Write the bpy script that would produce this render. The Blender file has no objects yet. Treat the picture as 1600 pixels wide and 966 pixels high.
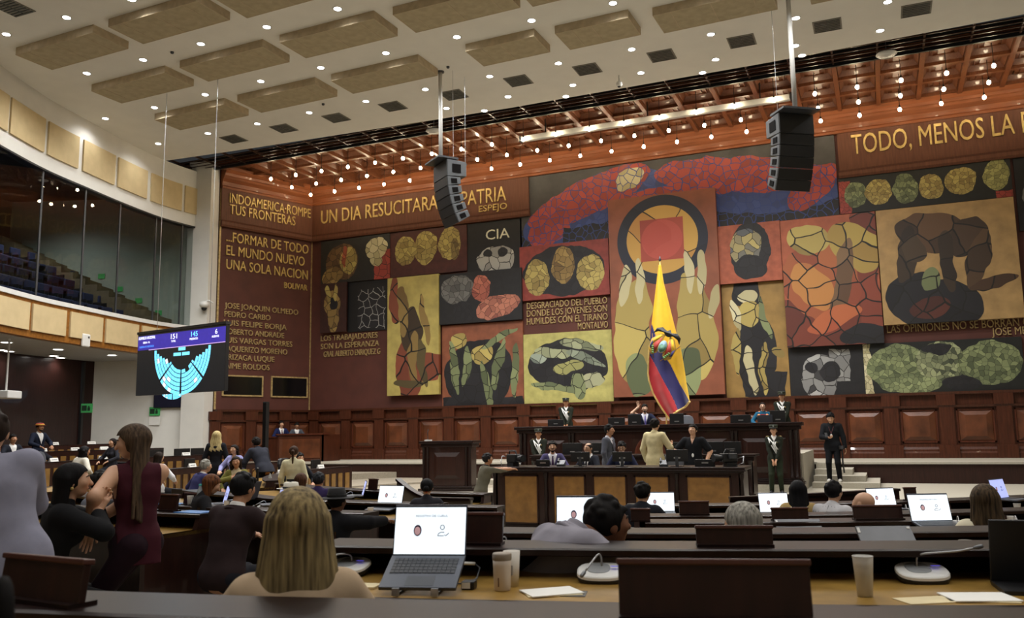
import bpy, bmesh, math, random
import numpy as np
from mathutils import Vector, Matrix
random.seed(7)
S = bpy.context.scene
COL = S.collection
PI = math.pi
# ---------------------------------------------------------------- camera
FPX = 1354.0
EYE = np.array([0, 0, 1.73])
_up = np.array([645 - 800, -9160 - 483, FPX]); _up /= np.linalg.norm(_up)
_lf = np.array([-2416 - 800, 725 - 483, FPX]); _lf -= _up * _lf.dot(_up); _lf /= np.linalg.norm(_lf)
_rt = -_lf
_fw = np.cross(_up, _rt); _fw *= np.sign(_fw[2])
RM = np.stack([_rt, _fw, _up])                 # image axes (right, down, forward) to the world
cam_data = bpy.data.cameras.new('camera')
cam = bpy.data.objects.new('camera', cam_data); COL.objects.link(cam); S.camera = cam
ax, ay, az_ = RM @ np.array([1., 0, 0]), RM @ np.array([0, -1., 0]), RM @ np.array([0, 0, -1.])
cam.matrix_world = Matrix(((ax[0], ay[0], az_[0], 0), (ax[1], ay[1], az_[1], 0), (ax[2], ay[2], az_[2], 1.73), (0, 0, 0, 1)))
cam_data.sensor_width = 36; cam_data.lens = 36 * FPX / 1600; cam_data.clip_start = .05; cam_data.clip_end = 300
cam_data.dof.use_dof = True; cam_data.dof.focus_distance = 11; cam_data.dof.aperture_fstop = 5.0
# ---------------------------------------------------------------- exposure, world, colour
S.view_settings.view_transform = 'Standard'; S.view_settings.look = 'None'
S.view_settings.exposure = 0.0; S.view_settings.gamma = 1; S.view_settings.use_curve_mapping = False
S.cycles.use_denoising = True; S.cycles.max_bounces = 7; S.cycles.diffuse_bounces = 4; S.cycles.glossy_bounces = 4
S.cycles.transparent_max_bounces = 12; S.cycles.sample_clamp_indirect = 6; S.cycles.caustics_reflective = False; S.cycles.caustics_refractive = False
W = bpy.data.worlds.new('world'); S.world = W; W.use_nodes = True
W.node_tree.nodes['Background'].inputs[0].default_value = (.9, .95, 1, 1); W.node_tree.nodes['Background'].inputs[1].default_value = .03
PEOPLE = True
DOWN_W = 53.0; BULB_L = 96.0; DISC_L = 18.0

def ray(x, y): return RM @ np.array([x - 800., y - 483., FPX])
def atz(x, y, z):
    d = ray(x, y); return EYE + d * ((z - 1.73) / d[2])
def aty(x, y, Y):
    d = ray(x, y); return EYE + d * (Y / d[1])
def px(p):
    c = RM.T @ (np.array(p, float) - EYE); return 800 + FPX * c[0] / c[2], 483 + FPX * c[1] / c[2], c[2]
# ---------------------------------------------------------------- materials
def lin(h):
    h = h.lstrip('#'); v = [int(h[i:i + 2], 16) / 255 for i in (0, 2, 4)]
    return tuple(x / 12.92 if x < .04045 else ((x + .055) / 1.055) ** 2.4 for x in v)
MATS = {}
def mat(name, col, rough=.55, metal=0., var=.12, scale=6., stretch=(1, 1, 1), bump=0., spec=.5, emit=None, estr=0., alpha=1., trans=0., sheen=0., coat=0., detail=4):
    if name in MATS: return MATS[name]
    m = bpy.data.materials.new(name); m.use_nodes = True; MATS[name] = m
    nt = m.node_tree; N = nt.nodes; L = nt.links; b = N['Principled BSDF']
    c = lin(col) if isinstance(col, str) else col
    tc = N.new('ShaderNodeTexCoord'); mp = N.new('ShaderNodeMapping'); mp.inputs['Scale'].default_value = stretch
    no = N.new('ShaderNodeTexNoise'); no.inputs['Scale'].default_value = scale; no.inputs['Detail'].default_value = detail
    cr = N.new('ShaderNodeValToRGB')
    cr.color_ramp.elements[0].position = .3; cr.color_ramp.elements[1].position = .7
    cr.color_ramp.elements[0].color = tuple(x * (1 - var) for x in c) + (1,); cr.color_ramp.elements[1].color = tuple(min(1, x * (1 + var)) for x in c) + (1,)
    L.new(tc.outputs['Object'], mp.inputs['Vector']); L.new(mp.outputs[0], no.inputs['Vector']); L.new(no.outputs['Fac'], cr.inputs['Fac']); L.new(cr.outputs[0], b.inputs['Base Color'])
    b.inputs['Roughness'].default_value = rough; b.inputs['Metallic'].default_value = metal; b.inputs['Specular IOR Level'].default_value = spec
    b.inputs['Alpha'].default_value = alpha; b.inputs['Transmission Weight'].default_value = trans; b.inputs['Sheen Weight'].default_value = sheen; b.inputs['Coat Weight'].default_value = coat
    if bump:
        bp = N.new('ShaderNodeBump'); bp.inputs['Strength'].default_value = bump; bp.inputs['Distance'].default_value = .01
        L.new(no.outputs['Fac'], bp.inputs['Height']); L.new(bp.outputs[0], b.inputs['Normal'])
    if emit:
        b.inputs['Emission Color'].default_value = (lin(emit) if isinstance(emit, str) else emit) + (1,); b.inputs['Emission Strength'].default_value = estr
    return m
def glassmat(name, tint, f0=.05, rough=0.0):
    m = bpy.data.materials.new(name); m.use_nodes = True; nt = m.node_tree; N = nt.nodes; L = nt.links
    N.remove(N['Principled BSDF']); out = N['Material Output']
    t = N.new('ShaderNodeBsdfTransparent'); t.inputs[0].default_value = tint + (1,)
    g = N.new('ShaderNodeBsdfGlossy'); g.inputs['Roughness'].default_value = rough
    lw = N.new('ShaderNodeLayerWeight'); pw = N.new('ShaderNodeMath'); pw.operation = 'POWER'; pw.inputs[1].default_value = 4.5; L.new(lw.outputs['Facing'], pw.inputs[0])
    ma = N.new('ShaderNodeMath'); ma.operation = 'MULTIPLY_ADD'; ma.inputs[1].default_value = .55; ma.inputs[2].default_value = f0
    mx = N.new('ShaderNodeMixShader'); L.new(pw.outputs[0], ma.inputs[0]); L.new(ma.outputs[0], mx.inputs[0]); L.new(t.outputs[0], mx.inputs[1]); L.new(g.outputs[0], mx.inputs[2]); L.new(mx.outputs[0], out.inputs[0])
    return m
WOODST = (9, 9, .7)
def wood(name, col, rough=.35, stretch=WOODST, var=.3, scale=3.0, coat=.15): return mat(name, col, rough, spec=.28, var=var, scale=scale, stretch=stretch, coat=coat, detail=6)
M = dict(
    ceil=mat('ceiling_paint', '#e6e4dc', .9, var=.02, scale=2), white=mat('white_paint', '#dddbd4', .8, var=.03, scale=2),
    carpet=mat('cream_carpet', '#aaa495', .95, var=.08, scale=30, bump=.2), hallcarpet=mat('hall_carpet', '#8d8474', .95, var=.15, scale=25),
    cornice=wood('cornice_wood', '#8a5030', .42, coat=.08, stretch=(.5, .5, 9), var=.2, scale=2), coffer=wood('coffer_wood', '#6a3f28', .34, coat=.2, var=.25),
    frieze=wood('frieze_wood', '#67402e', .55, coat=0, stretch=(6, 6, .6), var=.16), mahog=wood('mahogany', '#52291a', .4, var=.3), wains=wood('wainscot_wood', '#4a2617', .4, var=.3),
    burl=mat('burl_veneer', '#5f341d', .36, var=.42, scale=2.2, coat=.3, detail=8), burl2=mat('amber_veneer', '#8a6230', .4, var=.25, scale=5, detail=8),
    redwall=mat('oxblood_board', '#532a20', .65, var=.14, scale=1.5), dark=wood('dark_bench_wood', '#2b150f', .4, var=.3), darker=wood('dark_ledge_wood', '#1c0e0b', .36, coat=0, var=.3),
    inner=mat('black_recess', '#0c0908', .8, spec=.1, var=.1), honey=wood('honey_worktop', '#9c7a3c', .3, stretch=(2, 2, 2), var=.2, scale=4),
    black=mat('black_plastic', '#111113', .45, var=.05), blackmetal=mat('black_metal', '#191a1c', .5, .0), gunmetal=mat('gun_metal', '#4a4c50', .4, .5), steel=mat('steel', '#b9bcc0', .3, .9), gold=mat('gilt', '#c9ab66', .45, .3, var=.22, scale=5, bump=.3), goldold=mat('worn_gilt', '#b39a68', .5, .3, var=.35, scale=14),
    beige=mat('acoustic_fabric', '#c9b489', .95, var=.06, scale=3), tan=mat('acoustic_tan', '#aea184', .9, var=.1, scale=5), tanedge=mat('acoustic_edge', '#b8a88c', .9), void=mat('dark_void', '#0d0b0c', .9),
    whitep=mat('white_plastic', '#dcdcd8', .4, var=.03), paper=mat('paper', '#e9e8e2', .8, var=.02), greyl=mat('grey_leather', '#54565c', .5, var=.1), blackl=mat('black_leather', '#17171a', .45, var=.1),
    blueseat=mat('blue_seat', '#2c3358', .8, var=.15), bluereflect=mat('blue_reflection', '#2f6fb4', .4), green=mat('exit_green', '#3f9d57', .5, emit='#4fc46a', estr=.08), cup=mat('cup_plastic', '#dcd9d2', .3, alpha=.62, var=.04), chrome=mat('chrome', '#c8c8c8', .15, 1.))
# ---------------------------------------------------------------- builders
class MB:
    def __init__(s): s.v = []; s.f = []
    def add(s, vs, fs):
        n = len(s.v); s.v += [tuple(map(float, p)) for p in vs]; s.f += [tuple(i + n for i in f) for f in fs]; return s
    def box(s, x0, x1, y0, y1, z0, z1, M4=None):
        vs = [Vector(p) for p in ((x0, y0, z0), (x1, y0, z0), (x1, y1, z0), (x0, y1, z0), (x0, y0, z1), (x1, y0, z1), (x1, y1, z1), (x0, y1, z1))]
        if M4 is not None: vs = [M4 @ v for v in vs]
        return s.add(vs, [(3, 2, 1, 0), (4, 5, 6, 7), (0, 1, 5, 4), (1, 2, 6, 5), (2, 3, 7, 6), (3, 0, 4, 7)])
    def prism(s, poly, h0, h1, fn=None):
        """poly in (a,b), swept over h; fn maps (a,b,h) to xyz"""
        n = len(poly); fn = fn or (lambda a, b, h: (a, b, h))
        vs = [fn(a, b, h0) for a, b in poly] + [fn(a, b, h1) for a, b in poly]
        return s.add(vs, [tuple(range(n))[::-1], tuple(range(n, 2 * n))] + [(i, (i + 1) % n, n + (i + 1) % n, n + i) for i in range(n)])
    def sweep(s, poly, path, closed=False):
        """poly [(a,b)], path list of functions (a,b)->xyz"""
        n = len(poly); k = len(path); vs = [fn(a, b) for fn in path for a, b in poly]
        fs = []
        for j in range(k - 1):
            for i in range(n): fs.append((j * n + i, j * n + (i + 1) % n, (j + 1) * n + (i + 1) % n, (j + 1) * n + i))
        fs += [tuple(range(n))[::-1], tuple((k - 1) * n + i for i in range(n))]
        return s.add(vs, fs)
    def tube(s, pts, r, seg=8, cap=True):
        pts = [Vector(p) for p in pts]; rs = r if isinstance(r, (list, tuple)) else [r] * len(pts); vs = []; fs = []
        u = None
        for i, p in enumerate(pts):
            d = (pts[min(i + 1, len(pts) - 1)] - pts[max(i - 1, 0)]).normalized()
            if u is None: u = d.orthogonal().normalized()
            else:
                u = (u - d * u.dot(d)); u = u.normalized() if u.length > 1e-6 else d.orthogonal().normalized()
            w = d.cross(u)
            vs += [p + (u * math.cos(2 * PI * k / seg) + w * math.sin(2 * PI * k / seg)) * rs[i] for k in range(seg)]
        for i in range(len(pts) - 1):
            for k in range(seg): fs.append((i * seg + k, i * seg + (k + 1) % seg, (i + 1) * seg + (k + 1) % seg, (i + 1) * seg + k))
        if cap: fs += [tuple(range(seg))[::-1], tuple((len(pts) - 1) * seg + k for k in range(seg))]
        return s.add(vs, fs)
    def lathe(s, prof, seg=16, c=(0, 0, 0), sx=1, sy=1):
        vs = []; fs = []; n = len(prof)
        for k in range(seg):
            a = 2 * PI * k / seg
            vs += [(c[0] + r * math.cos(a) * sx, c[1] + r * math.sin(a) * sy, c[2] + z) for r, z in prof]
        for k in range(seg):
            for i in range(n - 1): fs.append((k * n + i, ((k + 1) % seg) * n + i, ((k + 1) % seg) * n + i + 1, k * n + i + 1))
        return s.add(vs, fs)
    def ball(s, c, r, seg=12, rings=8, R=None):
        r = r if isinstance(r, (tuple, list)) else (r, r, r)
        vs = [];
        for i in range(rings + 1):
            t = PI * i / rings
            for k in range(seg):
                p = Vector((r[0] * math.sin(t) * math.cos(2 * PI * k / seg), r[1] * math.sin(t) * math.sin(2 * PI * k / seg), r[2] * math.cos(t)))
                if R is not None: p = R @ p
                vs.append(p + Vector(c))
        return s.add(vs, [(i * seg + k, (i + 1) * seg + k, (i + 1) * seg + (k + 1) % seg, i * seg + (k + 1) % seg) for i in range(rings) for k in range(seg)])
    def build(s, name, m, parent=None, smooth=False, bevel=0, loc=None, rotz=0):
        me = bpy.data.meshes.new(name); me.from_pydata(s.v, [], s.f)
        bm = bmesh.new(); bm.from_mesh(me)
        bmesh.ops.remove_doubles(bm, verts=bm.verts, dist=1e-5) if smooth else None
        bmesh.ops.recalc_face_normals(bm, faces=bm.faces); bm.to_mesh(me); bm.free()
        if m is not None: me.materials.append(m)
        if smooth: me.polygons.foreach_set('use_smooth', [True] * len(me.polygons))
        o = bpy.data.objects.new(name, me); COL.objects.link(o)
        if parent is not None: o.parent = parent
        if loc is not None: o.location = loc
        if rotz: o.rotation_euler.z = rotz
        if bevel:
            b = o.modifiers.new('b', 'BEVEL'); b.width = bevel; b.segments = 2; b.limit_method = 'ANGLE'
        return o
def tag(o, label, cat, group=None, kind=None):
    o['label'] = label; o['category'] = cat
    if group: o['group'] = group
    if kind: o['kind'] = kind
    return o
def thing(name, label, cat, loc=(0, 0, 0), rotz=0, group=None):
    o = bpy.data.objects.new(name, None); COL.objects.link(o); o.empty_display_size = .1
    o.location = loc; o.rotation_euler = (0, 0, rotz); return tag(o, label, cat, group)
def struct(o, label=None):
    o['kind'] = 'structure'
    if label: o['label'] = label
    return o
def dup(root, loc, rotz=0, label=None, group=None):
    def cp(o, par):
        c = o.copy(); COL.objects.link(c); c.parent = par
        for ch in list(o.children):
            if ch.name in COL.objects: cp(ch, c)
        return c
    kids = list(root.children)
    r = root.copy(); COL.objects.link(r); r.location = loc; r.rotation_euler = (0, 0, rotz)
    for ch in kids: cp(ch, r)
    if label: r['label'] = label
    if group: r['group'] = group
    return r
def text_mesh(name, s, m, h, width=None, depth=.02, parent=None, font_space=1.0):
    """letters in the local XZ plane facing -Y, left end at the origin, capital height h"""
    cu = bpy.data.curves.new(name, 'FONT'); cu.body = s; cu.extrude = depth / 2; cu.size = 1; cu.space_character = font_space; cu.resolution_u = 3; cu.offset = 0.0
    o = bpy.data.objects.new('tmp', cu); COL.objects.link(o)
    dg = bpy.context.evaluated_depsgraph_get(); me = bpy.data.meshes.new_from_object(o.evaluated_get(dg)); bpy.data.objects.remove(o); bpy.data.curves.remove(cu)
    co = np.empty(len(me.vertices) * 3); me.vertices.foreach_get('co', co); co = co.reshape(-1, 3)
    x0, x1 = co[:, 0].min(), co[:, 0].max()
    sc = h / .70; sx = width / (x1 - x0) if width else sc
    out = np.stack([(co[:, 0] - x0) * sx, -co[:, 2], co[:, 1] * sc], 1)
    me.vertices.foreach_set('co', out.ravel()); me.update(); me.materials.clear(); me.materials.append(m)
    o = bpy.data.objects.new(name, me); COL.objects.link(o)
    if parent is not None: o.parent = parent
    return o
# ================================================================ SETTING
YW = 32.0
CZ = 12.6
SIDE_A, SIDE_B = np.array([-23.42, 32.0]), np.array([-24.98, 27.75])       # side wall, corner to pillar
sd = (SIDE_B - SIDE_A) / np.linalg.norm(SIDE_B - SIDE_A); sn = np.array([-sd[1], sd[0]]); sn = sn if sn[0] > 0 else -sn
def side(a, d, z): p = SIDE_A + sd * a + sn * d; return (p[0], p[1], z)
SL = float(np.linalg.norm(SIDE_B - SIDE_A))
FAS = [(-12, 1.0), (-17.6, 6.4), (-20.4, 10.6), (-22.33, 14.67), (-23.2, 16.5), (-24.16, 18.87), (-24.72, 20.98), (-25.2, 22.9), (-25.6, 25.01), (-25.62, 26.4), (-25.5, 27.55)]
def smoothline(P, n=6):
    out = []
    P = [np.array(p, float) for p in P]
    for i in range(len(P) - 1):
        p0, p1, p2, p3 = P[max(i - 1, 0)], P[i], P[i + 1], P[min(i + 2, len(P) - 1)]
        for k in range(n):
            t = k / n; out.append(.5 * ((2 * p1) + (-p0 + p2) * t + (2 * p0 - 5 * p1 + 4 * p2 - p3) * t * t + (-p0 + 3 * p1 - 3 * p2 + p3) * t ** 3))
    return out + [P[-1]]
FS = smoothline(FAS)
def nrm(P, i):
    a, b = P[max(i - 1, 0)], P[min(i + 1, len(P) - 1)]; d = (b - a) / np.linalg.norm(b - a); return np.array([d[1], -d[0]])
def along(P):      # path of frames: (offset to the hall side, z)
    return [(lambda a, b, p=P[i], n=nrm(P, i): (p[0] + n[0] * a, p[1] + n[1] * a, b)) for i in range(len(P))]
# --- floors
O = np.array([-5.0, 19.7])
def pol(r, a, z): t = math.radians(a); return (O[0] + r * math.sin(t), O[1] - r * math.cos(t), z)
CEN = [(8.5, .86), (10.1, .86), (11.75, .9), (13.3, 1.0), (14.85, 1.1), (16.4, 1.21), (18.2, 1.32)]
LEFTR = [(8.5, .86), (11.9, .92), (15.3, 1.13), (18.3, 1.33), (21.0, 1.5)]
def floor_z(rows, r):
    z = 0.
    for rr, zz in rows:
        if r > rr - .4: z = zz - .86
    return z
MB().box(-40, 14, -6, 33, -.6, -.3).build('floor', M['carpet'])
struct(MB().box(-27.5, 14, 18.3, 33, -.31, 0).build('floor_stage', M['carpet']))
struct(bpy.data.objects['floor'])
def tiers(name, rows, a0, a1):
    b = MB(); n = int(abs(a1 - a0) / 3) + 1
    for i, (r, z) in enumerate(rows):
        fz = z - .86
        r1 = rows[i + 1][0] - .4 if i + 1 < len(rows) else r + 4
        b.sweep([(r - .4, -.32), (r1, -.32), (r1, max(fz, .001)), (r - .4, max(fz, .001))], [(lambda q, z_, a=a0 + (a1 - a0) * k / n: pol(q, a, z_)) for k in range(n + 1)])
    return struct(b.build(name, M['hallcarpet']))
tiers('floor_tiers_center', CEN[1:], -38, 62); tiers('floor_tiers_left', LEFTR, -150, -38)
# --- back wall, frieze, cornice, wainscot
X0, X1 = -23.42, 12.0
struct(MB().box(X0 - 3, X1, YW, YW + .4, 0, 14).build('wall_back', M['redwall']))
struct(MB().box(X0 - .05, -12.72, YW - .12, YW, 10.55, 12.1).build('wall_back_frieze', M['frieze']))
struct(MB().box(-.88, X1, YW - .12, YW, 10.55, 12.1).build('wall_back_frieze_right', M['frieze']))
struct(MB().prism([(0, 10.36), (-.16, 10.36), (-.2, 10.44), (-.2, 10.56), (-.24, 10.62), (0, 10.62)], X0, -12.7, lambda a, b, h: (h, YW + a, b)).prism([(0, 10.36), (-.16, 10.36), (-.2, 10.44), (-.2, 10.56), (-.24, 10.62), (0, 10.62)], -.9, X1, lambda a, b, h: (h, YW + a, b)).build('trim_1', M['frieze']))
CORN = [(0, 12.0), (-.16, 12.0), (-.18, 12.08), (-.12, 12.14), (-.14, 12.3), (-.26, 12.42), (-.3, 12.5), (-.34, 12.52), (-.36, 12.62), (-.5, 12.74), (-.52, 12.86), (0, 12.86)]
struct(MB().prism(CORN, X0 - .1, X1, lambda a, b, h: (h, YW + a, b)).build('trim_2', M['cornice']))
# side wall
struct(MB().prism([(0, 0), (SL, 0), (SL, -.4), (0, -.4)], 0, 13, lambda a, d, z: side(a, d, z)).build('wall_side', M['redwall']))
struct(MB().prism([(0, 10.55), (.12, 10.55), (.12, 12.1), (0, 12.1)], 0, SL, lambda d, z, a: side(a, d, z)).build('wall_side_frieze', M['frieze']))
struct(MB().prism([(0, 10.36), (.16, 10.36), (.2, 10.44), (.2, 10.56), (.24, 10.62), (0, 10.62)], 0, SL, lambda d, z, a: side(a, d, z)).build('trim_3', M['frieze']))
struct(MB().prism([(-a, b) for a, b in CORN], 0, SL, lambda d, z, a: side(a, d, z)).build('trim_4', M['cornice']))
struct(MB().box(X0 - .03, X0 + .03, YW - .04, YW, 2.77, 10.4).build('trim_5', M['goldold']))
struct(MB().prism([(SL - .05, 0), (SL + .02, 0), (SL + .02, .05), (SL - .05, .05)], 2.77, 12, lambda a, d, z: side(a, d, z)).build('trim_6', M['goldold']))
# wainscot, panel by panel
def wainscot(name, fn, L, first, pitch):
    b = MB(); b.prism([(.0, .62), (.1, .62), (.1, 2.72), (0, 2.72)], 0, L, lambda d, z, a: fn(a, d, z)); 
    b.prism([(.0, 2.68), (.24, 2.68), (.26, 2.77), (0, 2.77)], 0, L, lambda d, z, a: fn(a, d, z))
    b.prism([(.0, 2.26), (.2, 2.26), (.22, 2.33), (0, 2.33)], 0, L, lambda d, z, a: fn(a, d, z))
    b.prism([(.0, .62), (.2, .62), (.2, .78), (.15, .84), (.15, .9), (.1, .98), (0, .98)], 0, L, lambda d, z, a: fn(a, d, z))
    c = first
    while c - .28 < L:
        if c - .28 > 0:
            b.prism([(c - .22, 0), (c + .22, 0), (c + .22, .2), (c - .22, .2)], 1.05, 2.3, lambda a, d, z: fn(a, d, z))
            b.prism([(c - .28, 0), (c + .28, 0), (c + .28, .25), (c - .28, .25)], 2.33, 2.68, lambda a, d, z: fn(a, d, z))
            b.prism([(c - .3, 0), (c + .3, 0), (c + .3, .25), (c - .3, .25)], .62, 1.05, lambda a, d, z: fn(a, d, z))
        c += pitch
    o = struct(b.build(name, M['wains']))
    p = MB(); f = MB(); c = first - pitch
    while c < L:
        a0, a1 = max(c + .28, .05), min(c + pitch - .28, L - .05)
        if a1 - a0 > .6:
            z0, z1 = 1.12, 2.2; e = .05; i = .2
            q = [(a0 + e, z0 + e), (a1 - e, z0 + e), (a1 - e, z1 - e), (a0 + e, z1 - e)]; n = [(a0 + i + e, z0 + i), (a1 - i - e, z0 + i), (a1 - i - e, z1 - i), (a0 + i + e, z1 - i)]
            vs = [fn(a, .1, z) for a, z in q] + [fn(a, .19, z) for a, z in n]
            p.add(vs, [(0, 1, 5, 4), (1, 2, 6, 5), (2, 3, 7, 6), (3, 0, 4, 7), (4, 5, 6, 7)])
            for (x0, x1, y0, y1) in ((a0, a1, z0, z0 + e), (a0, a1, z1 - e, z1), (a0, a0 + e, z0, z1), (a1 - e, a1, z0, z1)):
                f.prism([(x0, y0), (x1, y0), (x1, y1), (x0, y1)], .1, .13, lambda a, z, d: fn(a, d, z))
        c += pitch
    p.build('raised_panels', M['burl'], o); f.build('panel_moulding', M['mahog'], o)
    return o
wainscot('wall_back_wainscot', lambda a, d, z: (X0 + a, YW - d, z), X1 - X0, (.2 - X0) % 1.66, 1.66)
wainscot('wall_side_wainscot', lambda a, d, z: side(a, d, z), SL, 1.35, 1.6)
# --- upper walkway with riser
wk = [(X0 - 4, 28.6), (X1, 28.6), (X1, YW), (X0 - 4, YW)]
struct(MB().prism(wk, -.02, .56).build('floor_stage_riser', M['dark']))
struct(MB().prism([(X0 - 4, 28.55), (X1, 28.55), (X1, YW), (X0 - 4, YW)], .56, .62).build('floor_upper_walkway', M['carpet']))
# --- coffered ceiling
cof = MB(); PXC = 1.255; XB0 = -1.34 - 22 * PXC
YB = [27.42, 28.78, 30.14, 31.5]
for k in range(34):
    x = XB0 + (k - .5) * PXC
    cof.box(x - .07, x + .07, 27.35, YW, 12.7, 13.02)
    if k < 33:
        for j in range(4):
            y0 = YB[j]; y1 = YB[j + 1] if j < 3 else YW
            if y1 - y0 < .7: continue
            xa, xb = x + .09, x + PXC - .09; ya, yb = y0 + .09, y1 - .09
            if y1 > YW - .05: continue
            i = .12
            q = [(xa, ya, 12.84), (xb, ya, 12.84), (xb, yb, 12.84), (xa, yb, 12.84)]; w = [(xa + i, ya + i, 13.0), (xb - i, ya + i, 13.0), (xb - i, yb - i, 13.0), (xa + i, yb - i, 13.0)]
            cof.add(q + w, [(0, 4, 5, 1), (1, 5, 6, 2), (2, 6, 7, 3), (3, 7, 4, 0), (4, 7, 6, 5)])
            cof.box(xa + .2, xb - .2, ya + .2, ya + .24, 12.955, 13.0).box(xa + .2, xb - .2, yb - .24, yb - .2, 12.955, 13.0).box(xa + .2, xa + .24, ya + .2, yb - .2, 12.955, 13.0).box(xb - .24, xb - .2, ya + .2, yb - .2, 12.955, 13.0)
            cof.box(xa + .36, xb - .36, ya + .36, yb - .36, 12.93, 13.0)
for y in YB: cof.box(XB0 - 1, XB0 + 34 * PXC, y - .08, y + .08, 12.74, 13.02)
cof.box(XB0 - 1, XB0 + 34 * PXC, 31.4, YW, 12.84, 13.02)
struct(cof.build('ceiling_coffers', M['coffer']))
struct(MB().box(-42, X1 + 2, 27.2, YW + .4, 13.02, 13.2).build('ceiling_above_stage', M['void']))
# --- white ceiling, edge and the open slot with rods
struct(MB().prism([(-12, -6), (14, -6), (14, 25.72), (4.2, 25.68), (-2.5, 25.95), (-11, 26.0), (-21.3, 25.6), (-26.2, 25.3), (-26.2, 23), (-24.9, 16), (-20, 6)], CZ, CZ + .25).build('ceiling', M['ceil']))
struct(MB().box(-30, 14, 25.4, 27.35, 13.6, 13.7).build('ceiling_slot', M['void']))
rod = MB()
for k in range(34):
    x = XB0 + (k - .5) * PXC
    if -26.5 < x < 9: rod.box(x - .025, x + .025, 25.6, 27.36, 12.72, 12.8)
for y in (26.15, 26.45, 26.75, 27.05): rod.box(-27, 9, y - .012, y + .012, 12.7, 12.73)
struct(rod.build('trim_7', mat('slot_batten', '#3a241a', .35, var=.2)))
struct(MB().box(-27, 9, 27.26, 27.34, 12.66, 12.84).build('trim_8', M['black']))
# --- pillar and gallery
struct(MB().prism([(-25.0, 27.7), (-24.9, 27.1), (-25.9, 26.9), (-26.4, 28.2)], 0, 13.0).build('wall_pillar', M['white']))
fp = along(FS)
struct(MB().sweep([(0, 10.25), (.0, 12.6), (-.25, 12.6), (-.25, 10.25)], fp).build('wall_gallery_fascia', M['white']))
struct(MB().sweep([(0.02, 10.2), (.02, 10.26), (-.3, 10.26), (-.3, 10.2)], fp).build('trim_9', M['black']))
struct(MB().sweep([(0, 4.82), (.04, 4.82), (.04, 5.98), (0, 5.98), (-.2, 5.98), (-.2, 4.82)], fp).build('wall_gallery_parapet', wood('parapet_wood', '#8a5a26', .4, stretch=(3, 3, 3))))
struct(MB().sweep([(.1, 5.98), (.1, 6.12), (-.26, 6.12), (-.26, 5.98)], fp).build('trim_10', M['whitep']))
def rel(i, d): p = FS[i] + nrm(FS, i) * d; return p
inner_path = [rel(i, -8.5) for i in range(len(FS))]
gal = MB()
for t in range(6):           # seating tiers behind the glass
    d0, d1 = -1.2 - t * .9, -2.1 - t * .9
    gal.sweep([(d0, 4.9), (d0, 5.75 + t * .6), (d1, 5.75 + t * .6), (d1, 4.9)], fp)
gal.sweep([(-.2, 4.9), (-.2, 5.0), (-1.2, 5.0), (-1.2, 4.9)], fp)
struct(gal.build('floor_gallery', mat('gallery_carpet', '#3a3a44', .9)))
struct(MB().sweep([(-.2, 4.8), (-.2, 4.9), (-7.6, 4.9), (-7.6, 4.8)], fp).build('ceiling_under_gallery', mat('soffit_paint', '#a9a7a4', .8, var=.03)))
struct(MB().sweep([(-7.6, 4.8), (-7.6, 12.6), (-7.8, 12.6), (-7.8, 4.8)], fp).build('wall_gallery_back', mat('gallery_dark', '#241d1c', .7)))
struct(MB().sweep([(-.25, 11.6), (-.25, 11.7), (-7.8, 11.7), (-7.8, 11.6)], fp).build('ceiling_gallery', mat('gallery_ceiling', '#2a2625', .7)))
# white wall at the end of the gallery, from the pillar outwards
e0, e1 = np.array([-25.3, 27.45]), np.array([-33.6, 24.3]); ed = (e1 - e0) / np.linalg.norm(e1 - e0); en = np.array([ed[1], -ed[0]]); en = en if en[1] < 0 else -en
def endw(a, d, z): p = e0 + ed * a + en * d; return (p[0], p[1], z)
struct(MB().prism([(0, 0), (9, 0), (9, -.25), (0, -.25)], 4.8, 12.6, lambda a, d, z: endw(a, d, z)).build('wall_gallery_end', mat('grey_green_paint', '#a9b2a8', .8, var=.03)))
struct(MB().prism([(0, 0), (4.7, 0), (4.7, -.25), (0, -.25)], 0, 4.8, lambda a, d, z: endw(a, d, z)).build('wall_left_white', M['white']))
st = MB()
for t in range(14):
    st.prism([(1.4 + t * .5, 0), (8.4, 0), (8.4, 1.3), (1.4 + t * .5, 1.3)], 6.2 + t * .26 - (1.2 if t == 0 else .02), 6.46 + t * .26, lambda a, d, z: endw(a, d, z))
struct(st.build('floor_gallery_stairs', mat('stair_timber', '#6f6149', .6)))
# dark wall and glass under the gallery
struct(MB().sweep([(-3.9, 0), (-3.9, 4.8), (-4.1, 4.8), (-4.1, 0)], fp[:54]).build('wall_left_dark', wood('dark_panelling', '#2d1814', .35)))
gl = glassmat('tinted_glass', (.8, .83, .82), .04)
# gallery glass, one pane per bay
bay = 6; k = 0
for i in range(12, len(FS) - 1, bay):
    j = min(i + bay, len(FS) - 1); k += 1
    w = struct(MB().sweep([(-.06, 6.12), (-.06, 10.22), (-.08, 10.22), (-.08, 6.12)], fp[i:j + 1]).build('window_%d' % k, gl))
    q = FS[j]; n_ = nrm(FS, j)
    MB().box(-.02, .02, -.03, .03, 6.12, 10.22, Matrix.Translation((q[0] - n_[0] * .07, q[1] - n_[1] * .07, 0))).build('window_frame', M['gunmetal'], w)
# glass doors under the gallery
gw = struct(MB().prism([(4.7, .5), (6.9, .9), (6.9, .92), (4.7, .52)], 0, 4.7, lambda a, d, z: endw(a, d, z)).build('door_1', glassmat('door_glass', (.55, .6, .62), .06)))
MB().prism([(4.65, .45), (4.8, .45), (4.8, .6), (4.65, .6)], 0, 4.75, lambda a, d, z: endw(a, d, z)).build('door_frame', M['black'], gw)
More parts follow.
